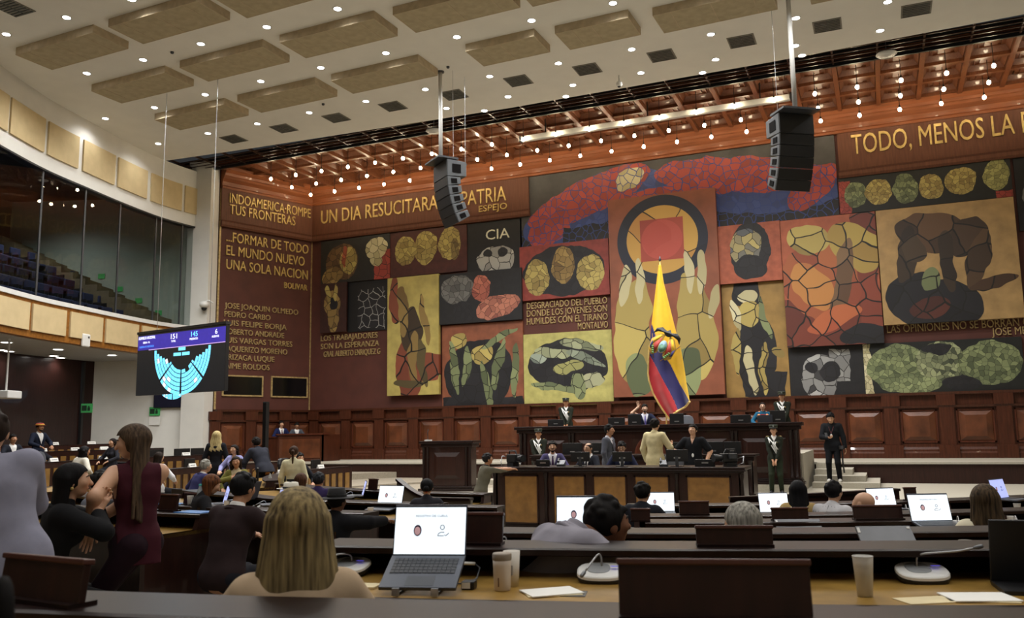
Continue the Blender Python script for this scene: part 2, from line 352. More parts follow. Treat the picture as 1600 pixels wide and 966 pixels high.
# dark-framed windows low in the side wall
for k, (a, b) in enumerate((((349, 588), (408, 618)), ((425, 590), (478, 620)))):
    def sw(x, y):
        d = ray(x, y); A = np.array([[d[0], -sd[0]], [d[1], -sd[1]]]); t, s_ = np.linalg.solve(A, SIDE_A); return s_, 1.73 + d[2] * t
    (s0, z1), (s1, z0) = sw(*a), sw(*b)
    w = struct(MB().prism([(s1, z0), (s0, z0), (s0, z1), (s1, z1)], -.05, .03, lambda a_, z, d: side(a_, d, z)).build('window_%d' % (20 + k), mat('booth_glass', '#0c0d10', .12)))
    f = MB()
    for (p0, p1, q0, q1) in ((s1 - .06, s0 + .06, z0 - .06, z0), (s1 - .06, s0 + .06, z1, z1 + .06), (s1 - .06, s1, z0, z1), (s0, s0 + .06, z0, z1)):
        f.prism([(p0, q0), (p1, q0), (p1, q1), (p0, q1)], .0, .06, lambda a_, z, d: side(a_, d, z))
    f.build('window_frame', M['goldold'], w)
def sideuv(x, y):
    d = ray(x, y); A = np.array([[d[0], -sd[0]], [d[1], -sd[1]]]); t, s_ = np.linalg.solve(A, SIDE_A); return s_, 1.73 + d[2] * t
# hall behind the camera, so that the light bounces as in the room
struct(MB().box(-40, 14, -6.3, -6, 0, 13).build('wall_rear', mat('rear_wall', '#b3a898', .8)))
struct(MB().box(14, 14.3, -6, 33, 0, 13).build('wall_right', mat('right_wall', '#b8b1a4', .8)))
# steps beside the high bench
for nm, xa, xb, s in (('floor_steps_right', -2.0, None, 1), ('floor_steps_left', -10.35, None, -1)):
    b = MB()
    for t in range(4):
        w = 1.75 - t * .36
        x_ = (xa, xa + w) if s > 0 else (xa - w, xa)
        b.box(x_[0], x_[1], 26.0 + t * .62, 28.62, t * .155 - .01, (t + 1) * .155)
    struct(b.build(nm, M['carpet']))

for k, i in enumerate((20, 28, 36, 44, 52)):  # lamps added to brighten the interior behind the gallery glass
    p = FS[i] + nrm(FS, i) * -4.0
    t = thing('gallery_fill_light', 'added fill lamp in the dark ceiling of the glazed gallery', 'ceiling light', (p[0], p[1], 11.6), group='added gallery fill lamps')
    MB().lathe([(.001, -.01), (.14, -.01), (.17, -.02), (.18, 0)], 16).build('trim_ring', M['whitep'], t)
    l = bpy.data.lights.new('gallery_fill_lamp', 'SPOT'); l.energy = 420; l.spot_size = math.radians(140); l.spot_blend = .8; l.shadow_soft_size = .12; lo = bpy.data.objects.new('gallery_fill_lamp', l); COL.objects.link(lo); lo.parent = t; lo.location = (0, 0, -.05)
# ================================================================ CEILING FITTINGS
LIGHTS = [(-21.2, 15.13), (-18.93, 15.13), (-16.66, 15.13), (-14.4, 15.13), (-12.1, 15.13), (-21.4, 17.9), (-19.15, 17.9), (-16.9, 17.8), (-14.58, 17.75), (-12.28, 17.7),
 (-23.97, 20.9), (-21.7, 20.85), (-19.4, 20.7), (-17.1, 20.6), (-14.83, 20.55), (-12.54, 20.5), (-10.22, 20.45), (-7.97, 20.42), (-5.71, 20.42), (-3.4, 20.42), (-1.1, 20.42),
 (-24.35, 23.65), (-21.9, 23.57), (-19.65, 23.55), (-17.36, 23.44), (-15.07, 23.4), (-12.81, 23.35), (-10.52, 23.3), (-8.26, 23.3), (-6.0, 23.3), (-3.73, 23.3), (-1.46, 23.3), (.81, 23.37), (3.1, 23.4),
 (-12.96, 25.1), (-10.66, 25.05), (-8.41, 25.05), (-6.19, 25.05), (-3.91, 25.05), (-1.64, 25.08), (.62, 25.08), (-11.89, 25.85), (-8.93, 25.85), (-4.45, 25.85), (-1.52, 25.85)]
for y in (12.4, 8.0, 3.5, -1.0):       # the same rows carry on over the seats behind the picture
    for i in range(7): LIGHTS.append((-15.5 + i * 4.4, y))
dm = mat('downlight_lens', '#ffffff', emit=(1., .985, .95), estr=DISC_L)
ring0, lens0 = None, None
lamp = bpy.data.lights.new('downlight_lamp', 'SPOT'); lamp.energy = DOWN_W * 9; lamp.spot_size = math.radians(150); lamp.spot_blend = .8; lamp.shadow_soft_size = .09; lamp.color = (1, .988, .97)
lamp_dim = lamp.copy(); lamp_dim.energy = DOWN_W * 1.2
lamp_rear = lamp.copy(); lamp_rear.energy = DOWN_W * 5.2      # the lamps over the seats behind are dimmed
for i, (x, y) in enumerate(LIGHTS):
    vis = y > 14.5
    row = {15: 'first', 17: 'second', 20: 'third', 23: 'fourth', 25: 'stage-edge'}.get(int(y), 'rear')
    if i == 0:
        d0 = thing('downlight', '', 'ceiling light', (x, y, CZ), group='recessed ceiling downlights')
        MB().lathe([(.09, -.002), (.13, -.014), (.14, -.001)], 20).build('trim_ring', M['whitep'], d0, smooth=True)
        MB().lathe([(.001, -.006), (.095, -.006)], 20).build('lens', dm, d0)
        t = d0
    else: t = dup(d0, (x, y, CZ))
    n = sum(1 for q in LIGHTS[:i] if abs(q[1] - y) < .5)
    t['label'] = 'lit round downlight recessed in the white ceiling'
    lo = bpy.data.objects.new('downlight_lamp', lamp_dim if (y > 14 and min(math.hypot(x - q[0], y - q[1]) for q in FS) < 2.2) else lamp if vis else lamp_rear); COL.objects.link(lo); lo.location = (0, 0, -.03); lo.parent = t
PAN = [(-20.14, 16.32, 3.05), (-16.45, 16.16, 3.05), (-12.9, 16.16, 3.05), (-20.4, 19.09, 3.05), (-16.67, 18.91, 3.05), (-20.56, 21.8, 3.05), (-16.92, 21.67, 3.05), (-13.0, 18.79, 3.05), (-13.26, 21.59, 3.05), (-9.37, 18.72, 3.05), (-9.12, 21.48, 2.08), (-6.46, 21.51, 2.03), (-6.0, 18.7, 3.0), (-3.33, 21.6, 2.95), (-2.5, 18.7, 3.0), (.3, 21.6, 2.6)]
PW = ['nearest the curved gallery wall in the row over the seats', 'cut by the top edge of the photo, left of the others', 'at the very top edge between two downlights', 'second out from the gallery fascia', 'just right of the panel by the gallery fascia', 'smallest-looking, nearest the pillar at the stage corner', 'second from the stage corner', 'third in its row above the lettered frieze', 'just left of the left speaker pole', 'partly out of frame above the left speaker pole', 'short one just right of the left speaker pole', 'short square-ended one left of the right speaker pole', 'at the top edge above the short panels', 'long one by the top of the right speaker pole', 'at the top edge near the right speaker pole', 'rightmost, right of the right speaker pole']
for (x, y, L_), w in zip(PAN, PW):
    t = thing('acoustic_ceiling_panel', 'taupe acoustic ceiling panel, ' + w, 'acoustic panel', (x, y, CZ), rotz=math.radians(-2), group='taupe acoustic panels on the ceiling')
    MB().box(-L_ / 2, L_ / 2, -.55, .55, -.22, -.02).build('panel_body', M['tan'], t)
    e = MB(); h = L_ / 2
    for (a, b, c, d) in ((-h - .02, h + .02, -.57, -.55), (-h - .02, h + .02, .55, .57), (-h - .02, -h, -.55, .55), (h, h + .02, -.55, .55)): e.box(a, b, c, d, -.225, 0)
    e.build('edge_frame', M['tanedge'], t)
    s_ = MB()
    for k in range(1, 4 if L_ > 2.5 else 3):
        q = -h + (.45 if k == 1 else .45 + (k - 1) * (L_ - .9) / 2); s_.box(q - .012, q + .012, -.55, .55, -.226, -.215)
    s_.build('seam_strip', M['tanedge'], t)
VENT = [(20, 12), (365, 217), (443.5, 200.5), (525.5, 184), (614, 166), (709, 148), (810, 126), (917.7, 108), (1034, 86.7), (1159, 64), (1292.6, 39.6), (1431.6, 14.7)]
VW = ['in the corner over the near seats', 'nearest the stage corner pillar', 'second from the corner pillar', 'third from the corner pillar', 'left of the left speaker pole', 'behind the left speaker pole', 'first right of the left speaker pole', 'second right of the left speaker pole', 'beside the dome camera stem', 'left of the right speaker pole', 'right of the right speaker pole', 'farthest right along the stage edge']
for (a, b), w in zip(VENT, VW):
    p = atz(a, b, CZ)
    t = thing('air_vent', 'dark square air vent in the white ceiling, ' + w, 'vent', (p[0], p[1], CZ), group='square air vents along the stage edge')
    MB().box(-.37, .37, -.37, .37, -.02, .0).build('vent_frame', mat('vent_frame', '#77756c', .6), t)
    g = MB()
    for k in range(7): g.box(-.33, .33, -.31 + k * .1, -.27 + k * .1, -.035, -.012)
    g.box(-.01, .01, -.33, .33, -.036, -.012)
    g.build('louvre', mat('vent_louvre', '#3d413e', .5), t)
for (a, b), w, z in (((1385, 85), 'right of the right speaker pole', 12.7), ((678, 205), 'left of the left speaker pole', 12.7)):
    p = atz(a, b, z)
    t = thing('ceiling_speaker', 'round white dome loudspeaker hanging at the stage edge, ' + w, 'loudspeaker', (p[0], p[1], z))
    MB().lathe([(.001, -.1), (.2, -.07), (.3, 0), (.28, .04), (.001, .06)], 20).build('dome', M['whitep'], t, smooth=True)
    g = MB()
    for k in range(5): g.lathe([(.05 + k * .05, -.095 + k * k * .004), (.06 + k * .05, -.1 + k * k * .004)], 20)
    g.build('grille_ring', M['gunmetal'], t); MB().tube([(0, 0, .04), (0, 0, .4)], .015).build('hanger', M['steel'], t)
p = atz(967, 118, CZ)
t = thing('ceiling_camera', 'small white dome camera on a short stem under the ceiling', 'security camera', (p[0], p[1], CZ))
MB().tube([(0, 0, 0), (0, 0, -.22)], .025).build('stem', M['whitep'], t); MB().ball((0, 0, -.28), .1).build('housing', M['whitep'], t, smooth=True); MB().ball((0, 0, -.33), .065).build('lens_dome', M['black'], t, smooth=True)
for a, b in ((269, 81), (700, 104), (505, 162)):
    p = atz(a, b, CZ); o = MB().lathe([(.001, -.06), (.04, -.055), (.05, -.02), (.05, 0)], 12, (p[0], p[1], CZ)).build('smoke_detector', M['gunmetal'], smooth=True)
    tag(o, 'small dark detector on the white ceiling ' + {269: 'near the gallery side', 700: 'beside the left speaker pole', 505: 'between two taupe panels'}[a], 'smoke detector')
# retracted projection screen under the coffers
p0, p1 = atz(815, 218, 12.3), atz(1235, 152, 12.3)
t = thing('projection_screen', 'long white rolled-up projection screen casing under the coffered ceiling', 'projection screen', ((p0[0] + p1[0]) / 2, 28.34, 12.3))
h = (p1[0] - p0[0]) / 2
MB().box(-h, h, -.1, .1, -.1, .1).build('casing', M['whitep'], t, bevel=.03); e = MB(); e.box(-h - .05, -h, -.12, .12, -.12, .12); e.box(h, h + .05, -.12, .12, -.12, .12); e.build('end_cap', M['gunmetal'], t)
for q in (-.8, 0, .8): MB().box(q * h - .02, q * h + .02, -.02, .02, .1, .66).build('bracket', M['black'], t)
# pendant bulbs
bm_ = mat('bulb_glow', '#fff4d8', emit=(1., .82, .55), estr=BULB_L)
b0 = None
for j, y in enumerate((28.1, 29.48, 30.82)):
    for k in range(-17, 6):
        x = -1.34 + PXC * k
        wx = SIDE_A[0] + (SIDE_B[0] - SIDE_A[0]) * (32 - y) / (32 - SIDE_B[1])
        if x < wx + .5: continue
        if b0 is None:
            b0 = t = thing('pendant_bulb', 'bare round bulb glowing on a short black cord under the coffers', 'light bulb', (x, y, 12.2), group='bare bulbs hanging under the coffered stage ceiling')
            MB().ball((0, 0, 0), (.058, .058, .07), 12, 8).build('bulb', bm_, t, smooth=True)
            MB().lathe([(.028, .07), (.032, .13), (.02, .16)], 10).build('socket', M['black'], t, smooth=True)
            MB().tube([(0, 0, .15), (0, 0, .8)], .01, 6).build('cord', M['black'], t)
            MB().lathe([(.001, .74), (.11, .75), (.1, .8), (.001, .81)], 14).build('ceiling_rose', M['black'], t, smooth=True)
        else: dup(b0, (x, y, 12.2))
# ================================================================ LINE ARRAYS
def line_array(p, zt, ang, words, poletop):
    pole = thing('speaker_pole', 'white vertical pole carrying the %s line array' % words, 'pole', (p[0], p[1], zt + .1), group='speaker poles')
    MB().tube([(0, 0, 0), (0, 0, CZ - zt - .1)], .06, 12).build('tube', M['whitep'], pole, smooth=True); MB().lathe([(.001, -.03), (.12, -.03), (.12, 0), (.06, .02)], 14, (0, 0, CZ - zt - .1)).build('flange', M['gunmetal'], pole)
    t = thing('line_array_speaker', 'black curved line array loudspeaker hanging %s of the flag' % words, 'loudspeaker', (p[0], p[1], zt), ang, 'hanging line arrays')
    fr = MB(); fr.box(-.5, .5, -.3, .35, .02, .07); fr.box(-.04, .04, .3, .85, .03, .08); fr.build('rigging_frame', M['gunmetal'], t)
    z = 0; y = 0; a = 0
    for k in range(6):
        hgt = .52 if k == 0 else .28; dep = .62 if k == 0 else .42; a += 0 if k == 0 else 5.2
        Mx = Matrix.Translation((0, y, z)) @ Matrix.Rotation(math.radians(a), 4, 'X')   # front is -Y, lower boxes tip down
        c = MB(); c.add([Mx @ Vector(v) for v in ((-.48, 0, 0), (.48, 0, 0), (.48, dep, -.03), (-.48, dep, -.03), (-.48, 0, -hgt), (.48, 0, -hgt), (.48, dep, -hgt + .05), (-.48, dep, -hgt + .05))], [(3, 2, 1, 0), (4, 5, 6, 7), (0, 1, 5, 4), (1, 2, 6, 5), (2, 3, 7, 6), (3, 0, 4, 7)])
        cab = c.build('speaker_cabinet', mat('array_grey', '#55585b', .55, .2), t, bevel=.012)
        MB().box(-.47, .47, -.025, 0.005, -hgt + .012, -.012, Mx).build('grille', M['black'], cab)
        for s in (-1, 1): MB().box(s * .485 - .01, s * .485 + .01, dep * .25, dep * .7, -hgt * .75, -hgt * .25, Mx).build('handle_recess', M['inner'], cab)
        v = Mx @ Vector((0, 0, -hgt)); z = v.z - .006; y = v.y
    for q in (.7, -.4):
        o = MB().tube([Mx.to_3x3() @ Vector((0, 0, 0)) + Vector((0, 0, 0)), (0, 0, 0.001)], .01) if False else None
    w_ = MB(); w_.tube([(0, .82, .05), (0, .82, CZ - zt)], .006, 5); w_.tube([(.25, .3, .05), (.25, .3, CZ - zt)], .006, 5); w_.build('suspension_cable', M['steel'], t)
s1 = atz(688, 112, CZ); s2 = np.array([-1.53, 21.9, CZ])
line_array(s1, 9.72, math.radians(-38), 'left', s1)
line_array(s2, 9.45, math.radians(36), 'right', s2)
# ================================================================ LETTERING
def wall_text(s, a, b, ht, label, m='gold', back=True, yoff=0., depth=.05):
    """a, b: photo points of the first and last baseline ends"""
    if back:
        p, q = aty(a[0], a[1], YW - yoff), aty(b[0], b[1], YW - yoff); z = (p[2] + q[2]) / 2
        o = text_mesh('wall_lettering', s, M[m], ht, q[0] - p[0], depth); o.location = (p[0], YW - yoff - depth / 2, z)
    else:
        (u0, z0), (u1, z1) = sideuv(*a), sideuv(*b); z = (z0 + z1) / 2
        o = text_mesh('wall_lettering', s, M[m], ht, u0 - u1, depth)
        p = side(u0, yoff + depth / 2, z); o.location = p; o.rotation_euler.z = math.atan2(-sd[1], -sd[0])
    return tag(o, label, 'lettering')
wall_text('UN DIA RESUCITARA LA PATRIA', (502.3, 349.7), (791.5, 313.6), .62, 'large gilt letters UN DIA RESUCITARA LA PATRIA on the frieze', yoff=.12)
wall_text('ESPEJO', (748.8, 331.6), (792.8, 326.3), .26, 'small gilt letters ESPEJO on the frieze', yoff=.12)
wall_text('TODO, MENOS LA P', (1331.5, 241.5), (1612, 206.5), .72, 'large gilt letters TODO, MENOS LA on the right frieze', yoff=.12)
wall_text('INDOAMERICA·ROMPE', (355.8, 317), (482.2, 342), .42, 'gilt letters INDOAMERICA ROMPE high on the side wall', back=False, yoff=.12)
wall_text('TUS FRONTERAS', (355.8, 334.7), (458.3, 353.8), .42, 'gilt letters TUS FRONTERAS high on the side wall', back=False, yoff=.12)
wall_text('...FORMAR DE TODO', (352.8, 377.3), (481, 397), .42, 'gilt letters FORMAR DE TODO on the side wall', back=False)
wall_text('EL MUNDO NUEVO', (352.8, 398.3), (475, 416), .42, 'gilt letters EL MUNDO NUEVO on the side wall', back=False)
wall_text('UNA SOLA NACION', (352.8, 419.5), (480, 437.7), .42, 'gilt letters UNA SOLA NACION on the side wall', back=False)
wall_text('BOLIVAR', (443.5, 450.2), (479.5, 454.3), .26, 'small gilt letters signing the quotation on the side wall', back=False)
NM = [('JOSE JOAQUIN OLMEDO', (350.5, 481), (465, 492.7)), ('PEDRO CARBO', (350, 495.3), (421.7, 500.5)), ('LUIS FELIPE BORJA', (349.2, 508.3), (447, 516)), ('ROBERTO ANDRADE', (349.2, 522), (443.2, 528.5)), ('LUIS VARGAS TORRES', (348.7, 535.4), (455.9, 542)), ('BAQUERIZO MORENO', (348, 549), (448, 554.3)), ('ARIZAGA LUQUE', (348, 562.5), (428, 565.7)), ('JAIME ROLDOS', (347.5, 576), (420.4, 578.7))]
for (s, a, b), w in zip(NM, ('first', 'second', 'third', 'fourth', 'fifth', 'sixth', 'seventh', 'last')): wall_text(s, a, b, .235, 'worn gilt letters, %s line of the name list on the side wall' % w, 'goldold', back=False)
for (s, a, b), w in zip([('LOS TRABAJADORES', (502, 532.3), (590.5, 529)), ('SON LA ESPERANZA', (502, 545.3), (593, 541.4)), ('GRAL ALBERTO ENRIQUEZ G', (506.3, 557.4), (594.6, 554))], ('first', 'second', 'third')): wall_text(s, a, b, .25, 'worn letters, %s line of the quotation left of the tall yellow panel' % w, 'goldold')
for (s, a, b), w in zip([('DESGRACIADO DEL PUEBLO', (823.8, 482.9), (949.3, 474.8)), ('DONDE LOS JOVENES SON', (823.8, 495.5), (949.3, 486.7)), ('HUMILDES CON EL TIRANO', (823.8, 508), (950, 499.5)), ('MONTALVO', (903.6, 515.2), (950.5, 512))], ('first', 'second', 'third', 'last')): wall_text(s, a, b, .26, 'pale letters, %s line of the quotation left of the sun panel' % w, 'goldold')
wall_text('LAS OPINIONES NO SE BORRAN CON', (1386.3, 522), (1632, 506), .27, 'worn letters LAS OPINIONES NO SE BORRAN under the big tan panel', 'goldold')
wall_text('JOSE MEJIA', (1550, 525.4), (1622, 520.5), .25, 'worn letters under the right end of the big tan panel', 'goldold')
# ================================================================ MURAL PANELS
def muted(h):
    c = lin(h); g = sum(c) / 3; return tuple(x * .84 + g * .14 for x in c)
def art(name, bg, asp, cells, shapes, line='#15130f', lw=.03, vein=0):
    m = bpy.data.materials.new(name); m.use_nodes = True; nt = m.node_tree; N = nt.nodes; L = nt.links; b = N['Principled BSDF']; b.inputs['Roughness'].default_value = .5
    tc = N.new('ShaderNodeTexCoord'); sx = N.new('ShaderNodeSeparateXYZ'); L.new(tc.outputs['Generated'], sx.inputs[0]); cb = N.new('ShaderNodeCombineXYZ')
    m1 = N.new('ShaderNodeMath'); m1.operation = 'MULTIPLY'; m1.inputs[1].default_value = asp; L.new(sx.outputs[0], m1.inputs[0]); L.new(m1.outputs[0], cb.inputs[0]); L.new(sx.outputs[2], cb.inputs[1])
    no = N.new('ShaderNodeTexNoise'); no.inputs['Scale'].default_value = 3.2; no.inputs['Detail'].default_value = 2; L.new(cb.outputs[0], no.inputs['Vector'])
    sub = N.new('ShaderNodeVectorMath'); sub.operation = 'SUBTRACT'; sub.inputs[1].default_value = (.5, .5, .5); L.new(no.outputs['Color'], sub.inputs[0])
    scl = N.new('ShaderNodeVectorMath'); scl.operation = 'SCALE'; scl.inputs['Scale'].default_value = .16; L.new(sub.outputs[0], scl.inputs[0])
    wv = N.new('ShaderNodeVectorMath'); wv.operation = 'ADD'; L.new(cb.outputs[0], wv.inputs[0]); L.new(scl.outputs[0], wv.inputs[1])
    vo = N.new('ShaderNodeTexVoronoi'); vo.voronoi_dimensions = '2D'; vo.inputs['Scale'].default_value = cells; L.new(wv.outputs[0], vo.inputs['Vector'])
    ve = N.new('ShaderNodeTexVoronoi'); ve.voronoi_dimensions = '2D'; ve.feature = 'DISTANCE_TO_EDGE'; ve.inputs['Scale'].default_value = cells; L.new(wv.outputs[0], ve.inputs['Vector'])
    sc = N.new('ShaderNodeSeparateColor'); L.new(vo.outputs['Color'], sc.inputs[0])
    ed = N.new('ShaderNodeMath'); ed.operation = 'LESS_THAN'; ed.inputs[1].default_value = lw; L.new(ve.outputs['Distance'], ed.inputs[0])
    n2 = N.new('ShaderNodeTexNoise'); n2.inputs['Scale'].default_value = 9; n2.inputs['Detail'].default_value = 5; L.new(cb.outputs[0], n2.inputs['Vector'])
    r0 = N.new('ShaderNodeValToRGB'); c0 = muted(bg); r0.color_ramp.elements[0].position = .3; r0.color_ramp.elements[1].position = .7
    r0.color_ramp.elements[0].color = tuple(x * .8 for x in c0) + (1,); r0.color_ramp.elements[1].color = tuple(min(1, x * 1.2) for x in c0) + (1,); L.new(n2.outputs['Fac'], r0.inputs['Fac'])
    cur = r0.outputs[0]
    for s in shapes:
        kind, cx_, cy_, rx, ry, rot, ca, cbb = s[:8]; lines = s[8] if len(s) > 8 else 1; warp = s[9] if len(s) > 9 else 1
        mp = N.new('ShaderNodeMapping'); mp.vector_type = 'TEXTURE'; mp.inputs['Location'].default_value = (cx_ * asp, cy_, 0); mp.inputs['Rotation'].default_value = (0, 0, math.radians(rot)); mp.inputs['Scale'].default_value = (rx * asp, ry, 1)
        L.new((wv if warp else cb).outputs[0], mp.inputs['Vector'])
        if kind == 'e':
            ln = N.new('ShaderNodeVectorMath'); ln.operation = 'LENGTH'; L.new(mp.outputs[0], ln.inputs[0]); dist = ln.outputs['Value']
        else:
            ab = N.new('ShaderNodeVectorMath'); ab.operation = 'ABSOLUTE'; L.new(mp.outputs[0], ab.inputs[0]); sp = N.new('ShaderNodeSeparateXYZ'); L.new(ab.outputs[0], sp.inputs[0])
            mx = N.new('ShaderNodeMath'); mx.operation = 'MAXIMUM'; L.new(sp.outputs[0], mx.inputs[0]); L.new(sp.outputs[1], mx.inputs[1]); dist = mx.outputs[0]
        lt = N.new('ShaderNodeMath'); lt.operation = 'LESS_THAN'; lt.inputs[1].default_value = 1; L.new(dist, lt.inputs[0])
        rp = N.new('ShaderNodeMix'); rp.data_type = 'RGBA'; L.new(sc.outputs[0], rp.inputs[0]); rp.inputs[6].default_value = muted(ca) + (1,); rp.inputs[7].default_value = muted(cbb) + (1,); col = rp.outputs[2]
        if lines:
            le = N.new('ShaderNodeMix'); le.data_type = 'RGBA'; L.new(ed.outputs[0], le.inputs[0]); L.new(col, le.inputs[6]); le.inputs[7].default_value = lin(line) + (1,); col = le.outputs[2]
        fm = N.new('ShaderNodeMix'); fm.data_type = 'RGBA'; L.new(lt.outputs[0], fm.inputs[0]); L.new(cur, fm.inputs[6]); L.new(col, fm.inputs[7]); cur = fm.outputs[2]
    L.new(cur, b.inputs['Base Color'])
    return m
YEL = ('#c2ad52', '#8a7434'); OCH = ('#a8893f', '#6f5426'); BLK = ('#17161a', '#232226'); RED = ('#b23a26', '#8c2a1c'); BLU = ('#334a8c', '#26366b'); ORA = ('#c05a2c', '#8c3a20'); GRN = ('#8f9a63', '#4d5738'); BON = ('#d8cfa0', '#a59a68'); DK = ('#2a2018', '#4d3a22')
def panel(label, q, d, bg, cells, shapes, th=None, **kw):
    th = th or (d if d < .2 else d - .135)
    """q: photo corners (x0,y0) top left, (x1,y1) top right, (x2,y2) bottom right, (x3,y3) bottom left; d: how far the face stands off the wall"""
    P = [aty(x, y, YW - d) for x, y in q]
    x0, x1 = (P[0][0] + P[3][0]) / 2, (P[1][0] + P[2][0]) / 2; z1, z0 = (P[0][2] + P[1][2]) / 2, (P[2][2] + P[3][2]) / 2
    w, h = x1 - x0, z1 - z0
    m = art('mural_paint', bg, w / h, cells, shapes, **kw)
    o = MB().box(-w / 2, w / 2, 0, (th or d) - .004, 0, h).build('mural_panel', m, loc=((x0 + x1) / 2, YW - d, z0))
    if d >= .2: MB().box(-.12, .12, d - .14, d - .002, h * .06, h * .12).build('mounting_batten', M['inner'], o)
    return tag(o, label, 'mural panel', 'painted mural panels')
panel('dark mural panel with a brown broad face, left end of the top row', [(501.7, 380), (561.4, 369.5), (561.4, 438.8), (501, 445)], .12, '#24231f', 7, [('e', .55, .48, .42, .42, 0, '#7a5a2c', '#4a3018'), ('e', .3, .15, .28, .2, 20, *OCH), ('e', .72, .5, .22, .3, 0, *YEL), ('e', .62, .6, .06, .25, 0, '#b5542a', '#8a3c1e')])
panel('dark mural panel with a pale upturned head and red corner', [(561.4, 369.5), (609, 365), (609, 434.7), (561.4, 438.8)], .12, '#22211f', 6, [('b', .8, .3, .3, .35, 0, *RED), ('e', .55, .7, .36, .26, 10, *BON), ('e', .55, .48, .22, .2, 0, *BON)])
panel('dark red mural panel with three pale yellow heads side by side', [(609.8, 364), (729.4, 351.8), (729.4, 424), (609.8, 433)], .1, '#4d1f18', 9, [('e', .2, .58, .14, .34, 0, *YEL), ('e', .47, .6, .15, .38, 0, *YEL), ('e', .78, .62, .15, .36, 0, *YEL), ('e', .85, .5, .06, .25, 0, '#8a7438', '#5e4c24')])
pc = panel('black mural panel lettered CIA above a white helmeted skull', [(730, 351.8), (815.4, 340), (815.4, 428), (730, 436)], .06, '#161517', 5, [('e', .52, .3, .34, .26, 0, '#c9c6ba', '#8f8c84'), ('e', .37, .42, .09, .08, 0, *BLK), ('e', .66, .42, .09, .08, 0, *BLK)])
pq, pr = aty(759, 375, YW - .08), aty(796, 370, YW - .08)
o = text_mesh('panel_lettering', 'CIA', mat('bone_paint', '#d9d6bd', .6), .42, pr[0] - pq[0], .01, parent=pc); o.location = (pq[0] - pc.location.x, -.006, pq[2] - pc.location.z)
panel('narrow brown mural panel with an ochre raised hand, far left', [(500, 444), (541, 441), (541, 518.5), (501, 520)], .22, '#3a1c16', 6, [('e', .5, .28, .2, .3, 0, *OCH), ('e', .45, .6, .32, .26, 0, *OCH), ('e', .5, .58, .16, .13, 0, *BLK), ('e', .3, .78, .08, .2, 10, *YEL), ('e', .6, .82, .08, .18, -5, *YEL)])
panel('black mural panel with white line drawing beside the ochre hand', [(543, 441), (605, 437), (605, 517), (543, 518)], .05, '#131214', 6, [('b', .6, .45, .34, .4, 0, *BLK)], line='#a9a8a4', lw=.03)
panel('tall yellow mural panel with a thin standing figure', [(605.5, 435.3), (685, 427.9), (685.9, 616.4), (604.8, 618.6)], .3, '#b5a24a', 5, [('e', .42, .2, .25, .3, 0, '#8e4426', '#6e331d'), ('b', .7, .22, .3, .1, 0, '#8e4426', '#7a3a20'), ('e', .15, .8, .12, .2, 0, '#7a3a20', '#8e4426'), ('e', .45, .55, .2, .2, 0, *DK), ('e', .3, .72, .1, .22, 0, *OCH), ('e', .72, .62, .07, .24, 5, *OCH), ('e', .5, .3, .09, .24, 0, *OCH), ('e', .68, .26, .08, .2, 12, '#6a5b30', '#4f4224'), ('e', .4, .1, .3, .04, 0, '#6a5b30', '#4f4224')])
panel('dark mural panel with a grey head and pink fist facing each other', [(686.5, 430), (815, 418), (815, 499), (686.5, 507.7)], .25, '#1e1d1f', 9, [('e', .22, .68, .2, .3, 0, '#777570', '#4c4b48'), ('e', .52, .66, .11, .28, 0, '#c0674a', '#8f4030'), ('e', .72, .28, .27, .22, 12, '#c4775a', '#8c4a3a'), ('e', .3, .2, .12, .25, 0, *BLK)])
panel('rust mural panel with two tangled yellow-green figures on black', [(691, 509), (817, 501.5), (818.5, 635), (691, 639.6)], .1, '#8a4a2a', 7, [('e', .45, .4, .42, .42, 20, *BLK), ('b', .5, .06, .5, .08, 0, *BLK), ('e', .22, .82, .1, .1, 0, *YEL), ('e', .15, .5, .05, .32, 8, *GRN), ('e', .3, .5, .05, .25, -8, *GRN), ('e', .5, .64, .14, .12, 20, *YEL), ('e', .72, .82, .24, .04, 24, *GRN), ('e', .7, .5, .05, .3, -14, *GRN), ('e', .55, .28, .05, .3, 10, *GRN), ('e', .9, .42, .05, .3, -4, *GRN)])
panel('long dark mural panel with red and blue outspread wings', [(813.6, 278), (1301.8, 210.8), (1312.5, 335), (811, 388)], .06, '#3a3836', 11, [('b', .5, .1, .5, .14, 0, *BLK), ('e', .25, .46, .25, .38, 18, *BLU), ('e', .74, .5, .28, .36, -8, *BLU), ('e', .24, .6, .22, .26, 18, *RED), ('e', .72, .66, .26, .24, -8, *RED), ('e', .1, .2, .08, .22, 30, *RED), ('e', .93, .38, .09, .2, 40, *RED), ('e', .5, .5, .14, .14, 0, *RED), ('e', .38, .78, .05, .12, 20, *BON), ('b', .28, .1, .13, .12, 0, *BLK)], line='#2b3f7c', lw=.05)
panel('red mural panel with three yellow men\'s heads, under the left wing', [(811.4, 386), (951, 373), (952, 460), (813, 470.5)], .14, '#8c2f22', 9, [('e', .5, .5, .46, .46, 0, *BLK), ('e', .2, .42, .14, .34, 0, *YEL), ('e', .5, .6, .13, .34, 0, *OCH), ('e', .8, .42, .15, .34, 0, *YEL)])
